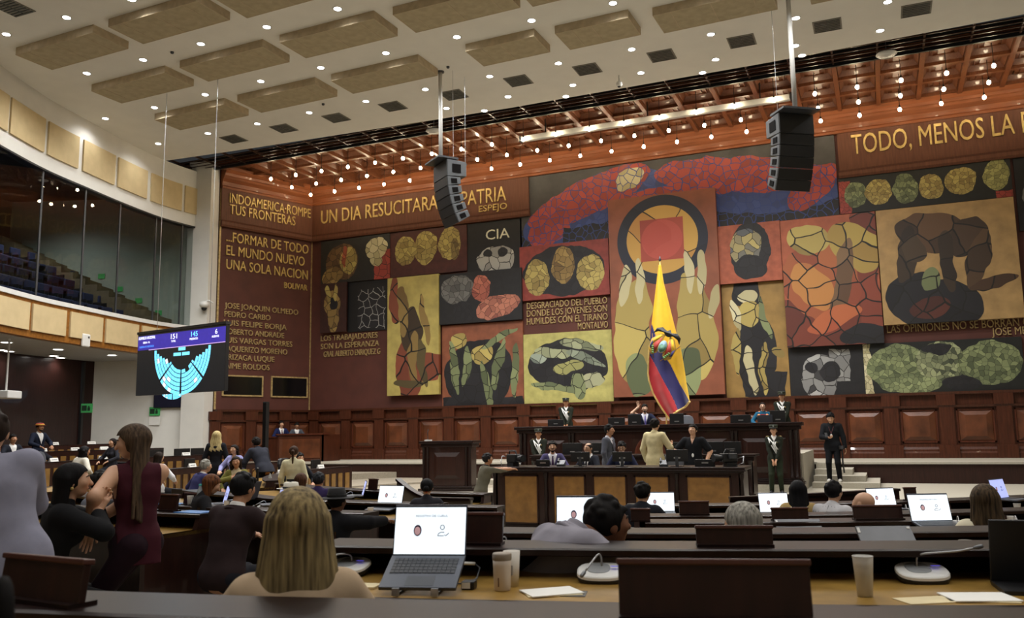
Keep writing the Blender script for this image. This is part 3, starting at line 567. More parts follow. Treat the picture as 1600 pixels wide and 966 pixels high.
panel('large rust mural panel with a sun emblem over two raised yellow hands, behind the flag', [(948.8, 313.3), (1116.7, 293), (1133, 615), (960, 622)], .32, '#8c4a2b', 5, [('e', .5, .77, .42, .225, 0, '#23283a', '#1b1e2b', 0, 0), ('e', .5, .77, .33, .172, 0, '#d2a73a', '#b97f2a', 1, 0), ('b', .5, .77, .2, .105, 0, '#b0442c', '#9c3626', 0, 0), ('e', .5, .77, .19, .1, 0, '#c04a38', '#b8402e', 0, 0), ('e', .2, .32, .17, .27, -6, *YEL), ('e', .76, .34, .17, .27, 8, *YEL), ('e', .14, .56, .04, .1, 0, *BON), ('e', .26, .58, .04, .12, 0, *BON), ('e', .72, .6, .045, .12, -8, *BON), ('e', .84, .6, .045, .12, -8, *BON), ('e', .95, .45, .05, .1, -20, *BON), ('e', .22, .1, .12, .12, 0, *GRN), ('e', .7, .1, .12, .12, 0, *GRN)], lw=.012)
panel('orange mural panel with a dark-bearded head', [(1120, 354.5), (1217, 344.6), (1224, 436.5), (1126.5, 445)], .2, '#a8502c', 7, [('e', .5, .55, .32, .48, 0, *BLK), ('e', .44, .6, .26, .34, 0, '#c2b062', '#4a5568'), ('e', .5, .26, .26, .22, 0, *BLK)])
panel('orange and maroon mural panel with a leaning flame-like figure', [(1217, 345), (1366, 331), (1382.5, 536), (1232, 543)], .28, '#a8512a', 6, [('b', .5, .14, .55, .22, 0, '#5e2a1e', '#7a3420'), ('b', .9, .5, .12, .5, 0, '#6a2c20', '#8a3c24'), ('e', .4, .5, .4, .32, 30, '#b5642a', '#8e3f22'), ('e', .3, .84, .24, .12, -10, *YEL), ('e', .3, .46, .16, .22, 30, '#c98f32', '#b0662a'), ('e', .78, .76, .2, .24, 40, '#b9a040', '#94702c'), ('e', .62, .5, .1, .34, -12, '#8a6a44', '#5c3f28'), ('e', .5, .2, .3, .07, 20, '#c9702c', '#a84a24'), ('e', .85, .06, .3, .08, 0, *BLK)], lw=.03)
panel('long dark mural panel with a row of six yellow-green heads at upper right', [(1309, 278), (1577, 247), (1584, 306.4), (1313.7, 335)], .12, '#1b1c18', 10, [('b', .03, .4, .04, .5, 0, *RED), ('e', .1, .5, .07, .36, 0, *GRN), ('e', .24, .5, .08, .34, 20, *YEL), ('e', .4, .5, .075, .4, 0, *GRN), ('e', .55, .48, .07, .34, 20, *YEL), ('e', .72, .55, .09, .36, -20, *YEL), ('e', .92, .6, .075, .42, 0, '#b5b061', '#7d7c40'), ('b', .97, .06, .06, .1, 0, *RED)])
panel('big tan mural panel with a dark crouching figure over a plant', [(1367, 330), (1584.7, 307), (1600, 496), (1382.5, 508)], .34, '#a9854a', 5, [('e', .25, .2, .22, .24, 10, *BLK), ('e', .5, .15, .22, .2, -20, *BLK), ('e', .4, .78, .27, .18, -12, '#6b4a2a', '#33241a'), ('e', .66, .7, .14, .16, -30, '#5a4028', '#2e221a'), ('e', .2, .6, .07, .26, -8, '#4a3824', '#2a2018'), ('e', .5, .52, .06, .28, 0, '#4a3824', '#2a2018'), ('e', .72, .5, .07, .26, -14, '#6a4c2c', '#3a2a1c'), ('e', .26, .64, .09, .12, 0, '#54402a', '#33281c'), ('e', .82, .3, .18, .04, 10, '#5a3c22', '#3a281a'), ('e', .34, .12, .16, .09, 0, '#5a2a1e', '#46221a'), ('e', .36, .36, .07, .1, 0, *GRN)])
panel('black mural panel at the right edge beside the big tan panel', [(1584, 247), (1700, 234), (1700, 350), (1592, 362)], .08, '#151416', 5, [('e', .3, .5, .2, .4, 0, '#8f8e8a', '#4c4b49')])
panel('ochre mural panel with a bound standing skeleton-like figure', [(1127, 446), (1224.6, 438), (1236, 623.4), (1136.4, 627.7)], .06, '#9a7630', 7, [('e', .5, .4, .3, .42, 0, *BLK), ('b', .6, .12, .35, .1, 0, *BLK), ('b', .4, .92, .2, .1, 0, *BLK), ('e', .42, .9, .14, .06, 0, *BON), ('e', .42, .74, .18, .12, 0, *YEL), ('e', .2, .74, .07, .14, 6, *BON), ('e', .66, .7, .06, .2, 8, *GRN), ('e', .2, .42, .06, .2, 0, *YEL), ('e', .4, .26, .07, .22, 6, *BON), ('e', .6, .26, .06, .22, 0, *YEL), ('e', .82, .38, .12, .04, -20, *YEL)])
panel('black mural panel with a staring grey and white face', [(1232, 544), (1348, 538.5), (1353, 620.5), (1236, 623.4)], .05, '#1d1c1e', 5, [('e', .4, .4, .24, .46, 0, '#c2c2bd', '#3c3b3d'), ('b', .68, .62, .14, .32, 0, '#a5a5a0', '#6d6c6a'), ('e', .55, .5, .13, .2, 0, *BLK), ('e', .3, .6, .09, .12, 0, *BLK)])
panel('wide black and green mural panel of crowded faces, lower right', [(1348, 539), (1600, 525), (1600, 614), (1353, 619.6)], .12, '#1a1c19', 12, [('b', .02, .5, .03, .5, 0, *BON), ('e', .22, .55, .2, .42, 0, *GRN), ('e', .5, .6, .16, .38, 0, '#a5ac78', '#3c4430'), ('e', .8, .55, .2, .4, 0, *GRN), ('e', .3, .2, .2, .16, 0, '#9aa56c', '#5c6642'), ('e', .62, .2, .12, .14, 0, *BLK), ('e', .48, .85, .1, .1, 0, *BLK)])
panel('pale yellow mural panel with two curled lying figures on black', [(817.9, 523), (954.5, 515), (960.2, 632), (819, 635)], .16, '#b3ab57', 7, [('e', .5, .55, .45, .36, -5, *BLK), ('e', .5, .52, .17, .09, 6, '#a5a35c', '#93914f'), ('e', .17, .68, .1, .09, 0, '#a9b6a0', '#5f6a60'), ('e', .34, .74, .22, .07, -8, '#a8ad82', '#6f7657'), ('e', .66, .8, .24, .07, -14, '#a8ad82', '#6f7657'), ('e', .7, .62, .24, .05, -24, '#9aa58a', '#5f6a5a'), ('e', .38, .24, .3, .05, -8, '#9aa36a', '#5f6a48'), ('e', .78, .32, .13, .1, 0, '#b5b58a', '#6f7657'), ('e', .62, .26, .08, .16, 10, '#9aa36a', '#5f6a48')])
# ================================================================ GALLERY FITTINGS
def fas_panel(name, label, i0, i1, z0, z1, m, group, off=.0):
    P_ = FSD[i0:i1 + 1]
    pp = [(lambda a, b, p=P_[i], n=nrm(FSD, i0 + i): (p[0] + n[0] * a, p[1] + n[1] * a, b)) for i in range(len(P_))]
    o = MB().sweep([(off, z0), (off + .06, z0), (off + .06, z1), (off, z1)], pp).build(name, m)
    return tag(o, label, 'acoustic panel', group)
FSD = smoothline(FAS, 60)
def idx(x, y, z):      # nearest fascia sample to a photo point
    best = min(range(len(FSD)), key=lambda i: abs(px((FSD[i][0], FSD[i][1], z))[0] - x) + (0 if FSD[i][1] > 10 else 9999)); return best
for (a, b), w in zip([(-60, 11), (15, 68), (74, 122), (129, 178), (184, 229), (235.5, 283), (288.5, 330)], ['cut by the left edge of the photo', 'second from the left edge', 'third from the left edge', 'fourth from the left edge', 'third from the pillar', 'second from the pillar', 'nearest the pillar']):
    i0, i1 = idx(a, 0, 11.5), idx(b, 0, 11.4); fas_panel('fascia_acoustic_panel', 'cream acoustic panel on the curved white fascia, ' + w, min(i0, i1), max(i0, i1), 10.75, 11.85, M['beige'], 'cream panels on the gallery fascia')
for (a, b), w in zip([(-60, 41), (46, 100), (106, 157), (162, 213), (219, 262), (268, 306)], ['cut by the left edge of the photo', 'second from the left edge', 'third from the left edge', 'just left of the big screen', 'behind the big screen', 'half behind the big screen by the pillar']):
    i0, i1 = idx(a, 0, 5.4), idx(b, 0, 5.4); fas_panel('parapet_panel', 'cream fabric panel on the wooden gallery parapet, ' + w, i0, i1, 5.02, 5.86, M['beige'], 'cream panels on the gallery parapet', .04)
# gallery seats
seat0 = None
for t_ in range(5):
    for k in range(17):
        i = int(len(FS) * .42) + k * 2
        if i >= len(FS) - 10: continue
        if k > 15 - t_: continue
        p = FS[i] + nrm(FS, i) * (-1.65 - t_ * .9); z = 5.75 + t_ * .6; n = nrm(FS, i); a = math.atan2(n[1], n[0]) + PI / 2
        if seat0 is None:
            seat0 = q = thing('auditorium_chair', 'blue upholstered seat in the glazed public gallery', 'chair', (p[0], p[1], z), a, 'blue seats in the public gallery')
            MB().box(-.26, .26, -.3, .18, .36, .46).build('seat', M['blueseat'], q, bevel=.03); MB().box(-.26, .26, .16, .26, .4, .95).build('backrest', M['blueseat'], q, bevel=.04)
            l = MB(); l.box(-.27, -.22, -.2, .2, 0, .62); l.box(.22, .27, -.2, .2, 0, .62); l.build('armrest', M['black'], q)
        else: dup(seat0, (p[0], p[1], z), a)
# soffit downlights
sm = mat('soffit_light', '#ffffff', emit=(1, .97, .9), estr=14)
for (a, b), w in zip([(10, 535), (14, 549), (3, 547), (91, 546), (84, 556), (94.5, 559), (175, 555)], ['large one at the left edge', 'thin one below the large left one', 'at the very edge of the photo', 'by the white box on the parapet', 'left of the second pair', 'lowest of the trio', 'nearest the big screen']):
    p = atz(a, b, 4.8); t = thing('soffit_downlight', 'lit round downlight under the gallery, ' + w, 'ceiling light', (p[0], p[1], 4.8), group='downlights under the gallery')
    MB().lathe([(.16, -.003), (.2, -.02), (.21, -.001)], 18).build('trim_ring', M['whitep'], t, smooth=True); MB().lathe([(.001, -.008), (.165, -.008)], 18).build('lens', sm, t)
    l = bpy.data.lights.new('soffit_lamp', 'SPOT'); l.energy = 50; l.spot_size = math.radians(140); l.spot_blend = .7; l.shadow_soft_size = .1; lo = bpy.data.objects.new('soffit_lamp', l); COL.objects.link(lo); lo.parent = t; lo.location = (0, 0, -.04)
# ================================================================ PODIUM
def bay_front(b, par, x0, x1, z0, z1, y, n, inset=.16):
    """framed front with n veneer panels; y is the front face"""
    w = (x1 - x0) / n
    for k in range(n):
        a0, a1 = x0 + k * w + inset, x0 + (k + 1) * w - inset
        MB().box(a0, a1, y - .012, y + .01, z0 + .08, z1 - .08).build('veneer_panel', M['burl2'], par)
        for (p, q, r, s) in ((a0 - .03, a1 + .03, z0 + .05, z0 + .08), (a0 - .03, a1 + .03, z1 - .08, z1 - .05), (a0 - .03, a0, z0 + .05, z1 - .05), (a1, a1 + .03, z0 + .05, z1 - .05)): b.box(p, q, y - .025, y, r, s)
# stage dais behind the high bench
struct(MB().box(-10.25, -2.1, 24.75, 28.58, -.01, 1.0).build('floor_dais', M['carpet']))
struct(MB().box(-10.3, -2.05, 24.25, 24.74, -.01, .2).build('floor_dais_plinth', M['carpet']))
t = thing('presidium_bench', 'high dark wooden presidium bench across the stage, under the flag', 'bench desk', (-6.17, 24.37, .2))
b = MB(); b.box(-4.02, 4.02, .02, .36, .0, 1.45); b.build('body', M['dark'], t)
MB().box(-4.14, 4.14, -.1, .45, 1.54, 1.64).box(-4.08, 4.08, -.05, .4, 1.44, 1.54).build('worktop', M['darker'], t, bevel=.015)
MB().box(-4.12, 4.12, -.12, .38, 0, .07).box(-4.08, 4.08, -.07, .36, .07, .12).box(-4.05, 4.05, -.03, .36, .12, .16).build('base_moulding', M['darker'], t, bevel=.01)
for (a, c) in ((-3.7, -2.55), (-2.15, -1.0), (1.0, 2.15), (2.55, 3.7)):
    for (q0, q1, w0, w1, dz) in ((a, c, .3, 1.22, .0),):
        e = .14; vs = [(q0, .02, w0), (q1, .02, w0), (q1, .02, w1), (q0, .02, w1), (q0 + e, -.06, w0 + .16), (q1 - e, -.06, w0 + .16), (q1 - e, -.06, w1 - .1), (q0 + e, -.06, w1 - .1)]
        rp = MB(); rp.add(vs, [(0, 1, 5, 4), (1, 2, 6, 5), (2, 3, 7, 6), (3, 0, 4, 7), (4, 5, 6, 7)]); rp.build('raised_panel', M['dark'], t)
for x in (-3.95, -3.82, -2.4, -2.3, 2.3, 2.4, 3.82, 3.95): MB().lathe([(.06, .16), (.06, .2), (.045, .22), (.045, 1.36), (.06, 1.38), (.06, 1.44)], 12, (x, -.01, 0)).build('turned_column', M['darker'], t, smooth=True)
oc = MB(); oc.lathe([(.001, -.0), (.36, .0), (.42, .02), (.46, 0)], 28); vs = oc.v; oc.v = [(x, -z - .02, .74 + y * 1.25) for x, y, z in vs]
for k in range(9): oc.ball((.0 + .18 * math.cos(k * .7), -.03, .74 + .26 * math.sin(k * .7)), (.07, .03, .07), 8, 6)
oc.build('carved_roundel', M['mahog'], t, smooth=True)
# second bench
t = thing('secretaries_bench', 'long dark wooden bench desk directly below the high bench', 'bench desk', ((aty(828, 706, 21.6)[0] + aty(1180, 706, 21.6)[0]) / 2, 21.6, 0))
L2 = (aty(1180, 706, 21.6)[0] - aty(828, 706, 21.6)[0]) / 2 - .08
MB().box(-L2, L2, .0, .06, 0, 1.02).box(-L2, -L2 + .08, 0, .75, 0, 1.0).box(L2 - .08, L2, 0, .75, 0, 1.0).build('body', M['dark'], t)
MB().box(-L2 - .08, L2 + .08, -.06, .8, 1.02, 1.08).box(-L2 - .05, L2 + .05, -.03, .06, .92, 1.02).build('worktop', M['darker'], t, bevel=.012)
MB().box(-L2 - .05, L2 + .05, -.05, .1, 0, .14).build('base_moulding', M['darker'], t)
for x in (-L2 + .06, -L2 + .2, -1.2, 1.2, L2 - .2, L2 - .06): MB().lathe([(.06, .14), (.06, .18), (.045, .2), (.045, .88), (.06, .9), (.06, .94)], 12, (x, -.02, 0)).build('turned_column', M['darker'], t, smooth=True)
MB().lathe([(.001, 0), (.04, 0), (.05, -.01)], 12, (0, 0, 0)).build('socket_outlet', M['whitep'], t, loc=(L2 - .12, -.06, .07)).rotation_euler.x = PI / 2
# front desk
FDY = 17.4; FDX = (aty(768, 732, FDY)[0] + aty(1165, 731, FDY)[0]) / 2; FDH = (aty(1165, 731, FDY)[0] - aty(768, 732, FDY)[0]) / 2 - .08
t = thing('clerks_desk', 'dark wooden front desk with five amber veneer panels facing the hall', 'bench desk', (FDX, FDY, -.3))
h = FDH
b = MB(); b.box(-h, h, 0, .06, .0, 1.16); b.box(-h, -h + .06, 0, .8, 0, 1.16); b.box(h - .06, h, 0, .8, 0, 1.16)
bay_front(b, t, -h + .1, -1.5, .02, 1.14, 0, 1, .14); bay_front(b, t, -1.36, 1.28, .02, 1.14, 0, 3, .11); bay_front(b, t, 1.42, h - .1, .02, 1.14, 0, 1, .14)
b.build('body', M['dark'], t)
MB().box(-h - .08, h + .08, -.12, .85, 1.2, 1.26).box(-h - .06, h + .06, -.09, .1, .15 + 1.0, .2 + 1.0).box(-h - .1, h + .1, -.13, -.02, 1.185, 1.205).build('worktop', M['darker'], t, bevel=.012)
MB().box(-h - .03, h + .03, -.04, .1, 0, .06).build('base_moulding', M['darker'], t)
for x in (-h + .0, -1.43, 1.35, h): MB().lathe([(.05, .06), (.05, .1), (.035, .13), (.03, .35), (.045, .65), (.03, 1.0), (.05, 1.08), (.05, 1.14)], 12, (x, -.02, 0)).build('turned_column', M['darker'], t, smooth=True)
# lectern
t = thing('lectern', 'wide dark wooden lectern standing alone left of the front desk', 'lectern', (-11.95, 23.05, 0), math.radians(8))
MB().box(-.72, .72, 0, .6, .14, 1.36).build('body', M['dark'], t); MB().box(-.84, .84, -.12, .7, 1.38, 1.46).box(-.8, .8, -.08, .66, 1.28, 1.38).build('top', M['darker'], t, bevel=.012)
MB().box(-.86, .86, -.14, .7, 0, .08).box(-.8, .8, -.09, .66, .08, .15).build('base', M['darker'], t, bevel=.01)
p = MB(); e = .1; vs = [(-.4, 0, .36), (.4, 0, .36), (.4, 0, 1.12), (-.4, 0, 1.12), (-.4 + e, -.05, .46), (.4 - e, -.05, .46), (.4 - e, -.05, 1.0), (-.4 + e, -.05, 1.0)]
p.add(vs, [(0, 1, 5, 4), (1, 2, 6, 5), (2, 3, 7, 6), (3, 0, 4, 7), (4, 5, 6, 7)]); p.build('raised_panel', M['dark'], t)
for x in (-.72, -.6, .6, .72): MB().lathe([(.05, .15), (.05, .2), (.04, .24), (.04, 1.2), (.05, 1.24), (.05, 1.28)], 12, (x, -.02, 0)).build('turned_column', M['darker'], t, smooth=True)
m_ = MB(); m_.tube([(-.7, .3, 1.46), (-.7, .25, 1.72), (-.62, .1, 1.8)], .012, 6); m_.build('gooseneck', M['gunmetal'], t); MB().box(-.78, -.6, .2, .38, 1.46, 1.5).build('microphone_base', M['whitep'], t)
# booth at the left end of the walkway
p = aty(465, 680, 29.6)
t = thing('officials_booth', 'wooden booth front at the left end of the upper walkway with two seated men behind', 'bench desk', (p[0], 29.6, .62))
hh = p[2] - .62
MB().box(-1.0, 1.25, 0, .06, 0, hh).box(-1.75, -1.0, .1, .16, 0, hh - .1).box(1.19, 1.25, 0, 1.2, 0, hh).build('body', M['wains'], t); MB().box(-.9, 1.12, -.02, .02, .14, hh - .16).build('veneer_panel', M['burl'], t); MB().box(-1.06, 1.3, -.05, .4, hh, hh + .06).box(-1.8, -1.0, .06, .4, hh - .1, hh - .05).build('top_rail', M['mahog'], t)
# tall black column
p = atz(416, 742, .3)
q = aty(416, 628, 23.5); d = px(q)[2]
t = thing('column_speaker', 'tall slim black column standing left of the wooden booth', 'loudspeaker', (q[0], 23.5, 0))
MB().box(-.075, .075, -.08, .08, .06, q[2]).build('column', M['black'], t, bevel=.01); MB().lathe([(.001, .0), (.25, 0), (.25, .03), (.05, .06)], 18).build('foot_plate', M['black'], t); MB().box(-.06, .06, -.09, -.08, .9, q[2] - .05).build('grille', M['inner'], t)
# ---------------------------------------------------------------- flag
fy = 27.45
tp = aty(1031, 408, fy)
t = thing('flag_pole', 'slim pole with a small finial carrying the hanging flag', 'flagpole', (tp[0] - .02, fy + .1, .98))
MB().tube([(0, 0, 0), (0, 0, tp[2] - .98)], .022, 8).build('pole', M['gold'], t, smooth=True); MB().lathe([(.001, .2), (.03, .12), (.05, .06), (.02, 0)], 10, (0, 0, tp[2] - .98)).build('finial', M['gunmetal'], t, smooth=True); MB().lathe([(.001, .12), (.03, .12), (.05, .05), (.2, .03), (.22, 0)], 16).build('foot', M['gold'], t, smooth=True)
# outline of the cloth along its length: left edge and right edge in the photo
LE = [(1029, 414), (1026, 440), (1022, 475), (1018, 510), (1014, 560), (1013, 590), (1021, 615), (1032, 635), (1046, 655)]
RE = [(1033, 414), (1037, 440), (1046, 475), (1055, 510), (1066, 550), (1071, 575), (1075, 600), (1079, 618), (1081, 628)]
def lerp(P, t):
    x = t * (len(P) - 1); i = min(int(x), len(P) - 2); f = x - i; return np.array(P[i], float) * (1 - f) + np.array(P[i + 1], float) * f
NU, NV = 80, 150
def flagpt(u, v):
    a, b_ = lerp(LE, v), lerp(RE, v); p = a * (1 - u) + b_ * u
    w = aty(p[0], p[1], fy); amp = .05 + .12 * v
    return (w[0], fy + amp * math.sin(u * 9.5 + 1.2 * v) * (.3 + .7 * v) - .16 * v, w[2])
def cloth(name, col, f, parent):
    """f(u,v)->colour key; splits one grid into separate stripes"""
    b = MB(); idx_ = {}
    for i in range(NU):
        for j in range(NV):
            if f((i + .5) / NU, (j + .5) / NV) == name:
                ids = []
                for (a, c) in ((i, j), (i + 1, j), (i + 1, j + 1), (i, j + 1)):
                    if (a, c) not in idx_: idx_[(a, c)] = len(b.v); b.v.append(tuple(flagpt(a / NU, c / NV)))
                    ids.append(idx_[(a, c)])
                b.f.append(tuple(ids))
    return b
# borders between stripes, photo points: yellow/blue then blue/red
def side_of(u, v, A):
    p = lerp(LE, v) * (1 - u) + lerp(RE, v) * u
    for (x0, y0), (x1, y1) in zip(A[:-1], A[1:]):
        if y0 <= p[1] <= y1: return p[0] - (x0 + (x1 - x0) * (p[1] - y0) / (y1 - y0))
    return 9 if p[1] < A[0][1] else -9
YB_ = [(1018, 506), (1030, 540), (1048, 570), (1062, 600), (1074, 618), (1081, 628.5)]; BR_ = [(1013, 552), (1024, 570), (1036, 590), (1048, 612), (1058, 632), (1063, 645)]
def stripe(u, v):
    if side_of(u, v, YB_) > 0: return 'yellow_band'
    return 'blue_band' if side_of(u, v, BR_) > 0 else 'red_band'
fl = thing('national_flag', 'large yellow, blue and red flag with a coat of arms hanging before the mural', 'flag', (0, 0, 0))
for n_, c_ in (('yellow_band', '#e8b81e'), ('blue_band', '#1e1a5c'), ('red_band', '#a3121c')):
    o = cloth(n_, c_, stripe, fl).build(n_, mat('flag_' + n_, c_, .75, var=.06, scale=4, sheen=.3), fl, smooth=True); sm_ = o.modifiers.new('s', 'SOLIDIFY'); sm_.thickness = .006
fg = MB(); fg.tube([Vector(flagpt(0, v / 20)) + Vector((0, -.02, 0)) for v in range(9, 21)], .03, 6); fg.tube([Vector(flagpt(u / 10, 1)) + Vector((0, -.02, 0)) for u in range(11)], .035, 6); fg.build('gold_fringe', M['gold'], fl)
# coat of arms
ec = aty(1037, 540, fy - .3)
def em(name, m, fn, parent=fl):
    b = MB(); fn(b); o = b.build(name, m, parent, smooth=True); o.location = (ec[0], fy - .33, ec[2]); o.rotation_euler = (0, math.radians(28), 0); return o
def flat(b, pts, y): b.prism([(x, z) for x, z in pts], y, y - .012, lambda a, c, h: (a, h, c))
def ell(cx_, cz_, rx, rz, n=20): return [(cx_ + rx * math.cos(2 * PI * k / n), cz_ + rz * math.sin(2 * PI * k / n)) for k in range(n)]
em('emblem_banners', mat('emblem_gold', '#b8923c', .6), lambda b: [flat(b, [(s * x, z) for x, z in ((.08, .34), (.26, .3), (.44, .04), (.4, -.3), (.24, -.42), (.1, -.3))], .0) for s in (-1, 1)])
em('emblem_banner_yellow', mat('flag_yellow_band', '#e8b81e'), lambda b: [flat(b, [(s * x, z) for x, z in ((.14, .3), (.22, .28), (.4, .02), (.34, -.06))], -.012) for s in (-1, 1)])
em('emblem_banner_blue', mat('flag_blue_band', '#1e1a5c'), lambda b: [flat(b, [(s * x, z) for x, z in ((.34, -.06), (.4, .02), (.4, -.2), (.33, -.26))], -.012) for s in (-1, 1)])
em('emblem_banner_red', mat('emblem_red', '#a33026', .6), lambda b: [flat(b, [(s * x, z) for x, z in ((.13, .22), (.3, -.04), (.28, -.28), (.16, -.34))], -.014) for s in (-1, 1)])
em('emblem_border', mat('emblem_gold', '#b8923c', .6), lambda b: flat(b, ell(0, -.05, .135, .22), -.028))
em('emblem_shield', mat('emblem_sky', '#86a3b8', .6), lambda b: flat(b, ell(0, -.05, .125, .205), -.042))
em('emblem_mountain', mat('emblem_green', '#4c7660', .6), lambda b: (flat(b, [(-.12, -.05), (-.04, .04), (.0, -.01), (.05, .07), (.12, -.05), (.1, -.16), (.0, -.24), (-.1, -.16)], -.056)))
em('emblem_condor', M['black'], lambda b: (flat(b, [(-.05, .3), (.05, .3), (.16, .38), (.34, .34), (.46, .22), (.42, .42), (.26, .52), (.08, .46), (.0, .54), (-.08, .46), (-.26, .52), (-.42, .42), (-.46, .22), (-.34, .34), (-.16, .38)], -.03)))
em('emblem_laurel', mat('emblem_laurel', '#4c7a3c', .6), lambda b: [flat(b, ell(s * (.2 + .03 * k), -.34 + .06 * k, .05, .03, 8), -.06) for s in (-1, 1) for k in range(4)])
em('emblem_staffs', mat('emblem_staff', '#6a4a24', .6), lambda b: [b.tube([(s * .12, .01, -.5), (s * .5, .01, .2)], .014, 5) for s in (-1, 1)])
# ================================================================ SCREENS
def seat_plan(parent, w, cz, ro, y):
    """hemicycle of seat blocks on a screen face, local x,z"""
    cy = mat('screen_cyan', '#79d3f2', .6, emit='#7fdcff', estr=1.5); wh = mat('screen_white', '#ffffff', .6, emit='#e9eefc', estr=1.1)
    b = MB(); w_ = MB(); rnd = random.Random(3); cx_ = .03 * w; st_ = ro * .092
    for ring in range(6):
        r0 = ro * .44 + ring * st_
        for (a0, a1) in ((-182 + (5 - ring) * (5 if ring > 0 else 7), -141), (-138, -92), (-88, -42), (-39, 2 - (5 - ring) * (5 if ring > 0 else 7))):
            n = max(2, int((a1 - a0) / 180 * PI * r0 / (ro * .1)))
            for k in range(n):
                q = rnd.random(); t0, t1 = (math.radians(a0 + (a1 - a0) * (k + .02) / n), math.radians(a0 + (a1 - a0) * (k + .98) / n))
                if q < .03: continue
                tgt = w_ if q > .96 else b
                P_ = [(cx_ + r * math.cos(t), y, cz + r * math.sin(t)) for r, t in ((r0, t0), (r0 + st_ * .84, t0), (r0 + st_ * .84, t1), (r0, t1))]
                tgt.add(P_, [(0, 1, 2, 3)])
    for (x, z, ww) in ((.0, -.02, .24), (-.16, -.13, .26), (.14, -.13, .26)): b.add([(cx_ + (x - ww / 2) * ro, y, cz + z * ro), (cx_ + (x + ww / 2) * ro, y, cz + z * ro), (cx_ + (x + ww / 2) * ro, y, cz + (z + .07) * ro), (cx_ + (x - ww / 2) * ro, y, cz + (z + .07) * ro)], [(0, 1, 2, 3)])
    b.build('seat_plan_present', cy, parent); w_.build('seat_plan_absent', wh, parent)
# big LED screen: its face plane goes through the four photo corners
c4 = [aty(217, 503, 20.2), aty(353, 529, 19.4)]
A_, B_ = np.array(c4[0]), np.array(c4[1])
wd = math.hypot(*(B_ - A_)[:2]); ang = math.atan2((B_ - A_)[1], (B_ - A_)[0]); zt_ = (A_[2] + B_[2]) / 2; zb_ = 2.98; hs = zt_ - zb_
t = thing('video_wall_screen', 'large hanging screen showing a blue seat-plan vote tally', 'screen', ((A_ + B_)[0] / 2, (A_ + B_)[1] / 2, (zt_ + zb_) / 2), ang)
MB().box(-wd / 2, wd / 2, 0, .12, -hs / 2, hs / 2).build('cabinet', M['black'], t); MB().box(-wd / 2 + .01, wd / 2 - .01, -.006, 0, -hs / 2 + .01, hs / 2 - .02).build('display', mat('screen_dark', '#202123', .5, emit='#26272a', estr=.35), t)
MB().box(-wd / 2 + .03, wd / 2 - .01, -.012, -.006, hs / 2 - .5, hs / 2 - .06).build('header_band', mat('screen_purple', '#3a2f9a', .5, emit='#3a2f9c', estr=.8), t)
MB().box(-wd / 2 + .6, wd / 2 - .01, -.013, -.006, hs / 2 - .52, hs / 2 - .5).build('header_line', mat('screen_pink', '#c9a5e0', .5, emit='#c9a5e0', estr=.9), t)
tr = MB(); tr.box(-wd / 2 - .02, wd / 2 + .02, -.03, .14, hs / 2, hs / 2 + .08)
for k in range(14): tr.box(-wd / 2 + k * wd / 14, -wd / 2 + k * wd / 14 + .05, -.035, -.03, hs / 2 + .01, hs / 2 + .07)
tr.build('truss', M['blackmetal'], t)
MB().tube([(-wd * .3, .08, hs / 2 + .08), (-wd * .3, .08, 9.0)], .01, 5).tube([(wd * .3, .08, hs / 2 + .08), (wd * .3, .08, 9.0)], .01, 5).build('suspension_cable', M['steel'], t)
tw = mat('screen_white', '#ffffff', .6, emit='#e9eefc', estr=1.2); tc_ = mat('screen_cyan', '#79d3f2', .6, emit='#6fd6ff', estr=1.2); tb_ = mat('screen_blue', '#4f8fe8', .5, emit='#4f8fe8', estr=1)
for s_, x, z, hh_, ww, m_ in (('ASAMBLEA NACIONAL', -wd / 2 + .06, hs / 2 - .17, .09, .86, tw), ('SESION - 116', -wd / 2 + .3, hs / 2 - .3, .06, .34, tw), ('REGISTRO DE ASISTENCIA', -wd / 2 + .12, hs / 2 - .43, .06, .74, tb_), ('151', -wd * .1, hs / 2 - .25, .15, .3, tw), ('TOTAL', -wd * .095, hs / 2 - .35, .06, .22, tw), ('145', wd * .13, hs / 2 - .25, .15, .3, tc_), ('PRESENTES', wd * .115, hs / 2 - .35, .06, .38, tw), ('6', wd * .39, hs / 2 - .25, .14, .1, tw), ('AUSENTES', wd * .355, hs / 2 - .35, .06, .32, tw)):
    o = text_mesh('screen_lettering', s_, m_, hh_, ww, .004, parent=t); o.location = (x, -.016, z)
g_ = thing('x', '', '') if False else None
seat_plan(t, wd, hs / 2 - .6, wd * .325, -.012)
# wall television under it
def endpt(x, y):
    d = ray(x, y); A = np.array([[d[0], -ed[0]], [d[1], -ed[1]]]); tt, s_ = np.linalg.solve(A, e0); return s_, 1.73 + d[2] * tt
s0, z1 = endpt(243, 600); s1_, z0 = endpt(297, 637)
c = endw((s0 + s1_) / 2, .12, (z0 + z1) / 2); w2 = abs(s0 - s1_); angw = math.atan2(-ed[1], -ed[0])
t = thing('wall_television', 'smaller black television with the same blue seat plan on the white wall', 'screen', c, angw)
MB().box(-w2 / 2, w2 / 2, 0, .08, -(z1 - z0) / 2, (z1 - z0) / 2 + .25).build('cabinet', M['black'], t, bevel=.01); MB().box(-w2 / 2 + .03, w2 / 2 - .03, -.004, 0, -(z1 - z0) / 2 + .03, (z1 - z0) / 2 + .22).build('display', mat('screen_dark2', '#0a0a1c', .4, emit='#0a0a20', estr=.4), t)
seat_plan(t, w2, (z1 - z0) * .42, w2 * .4, -.008)
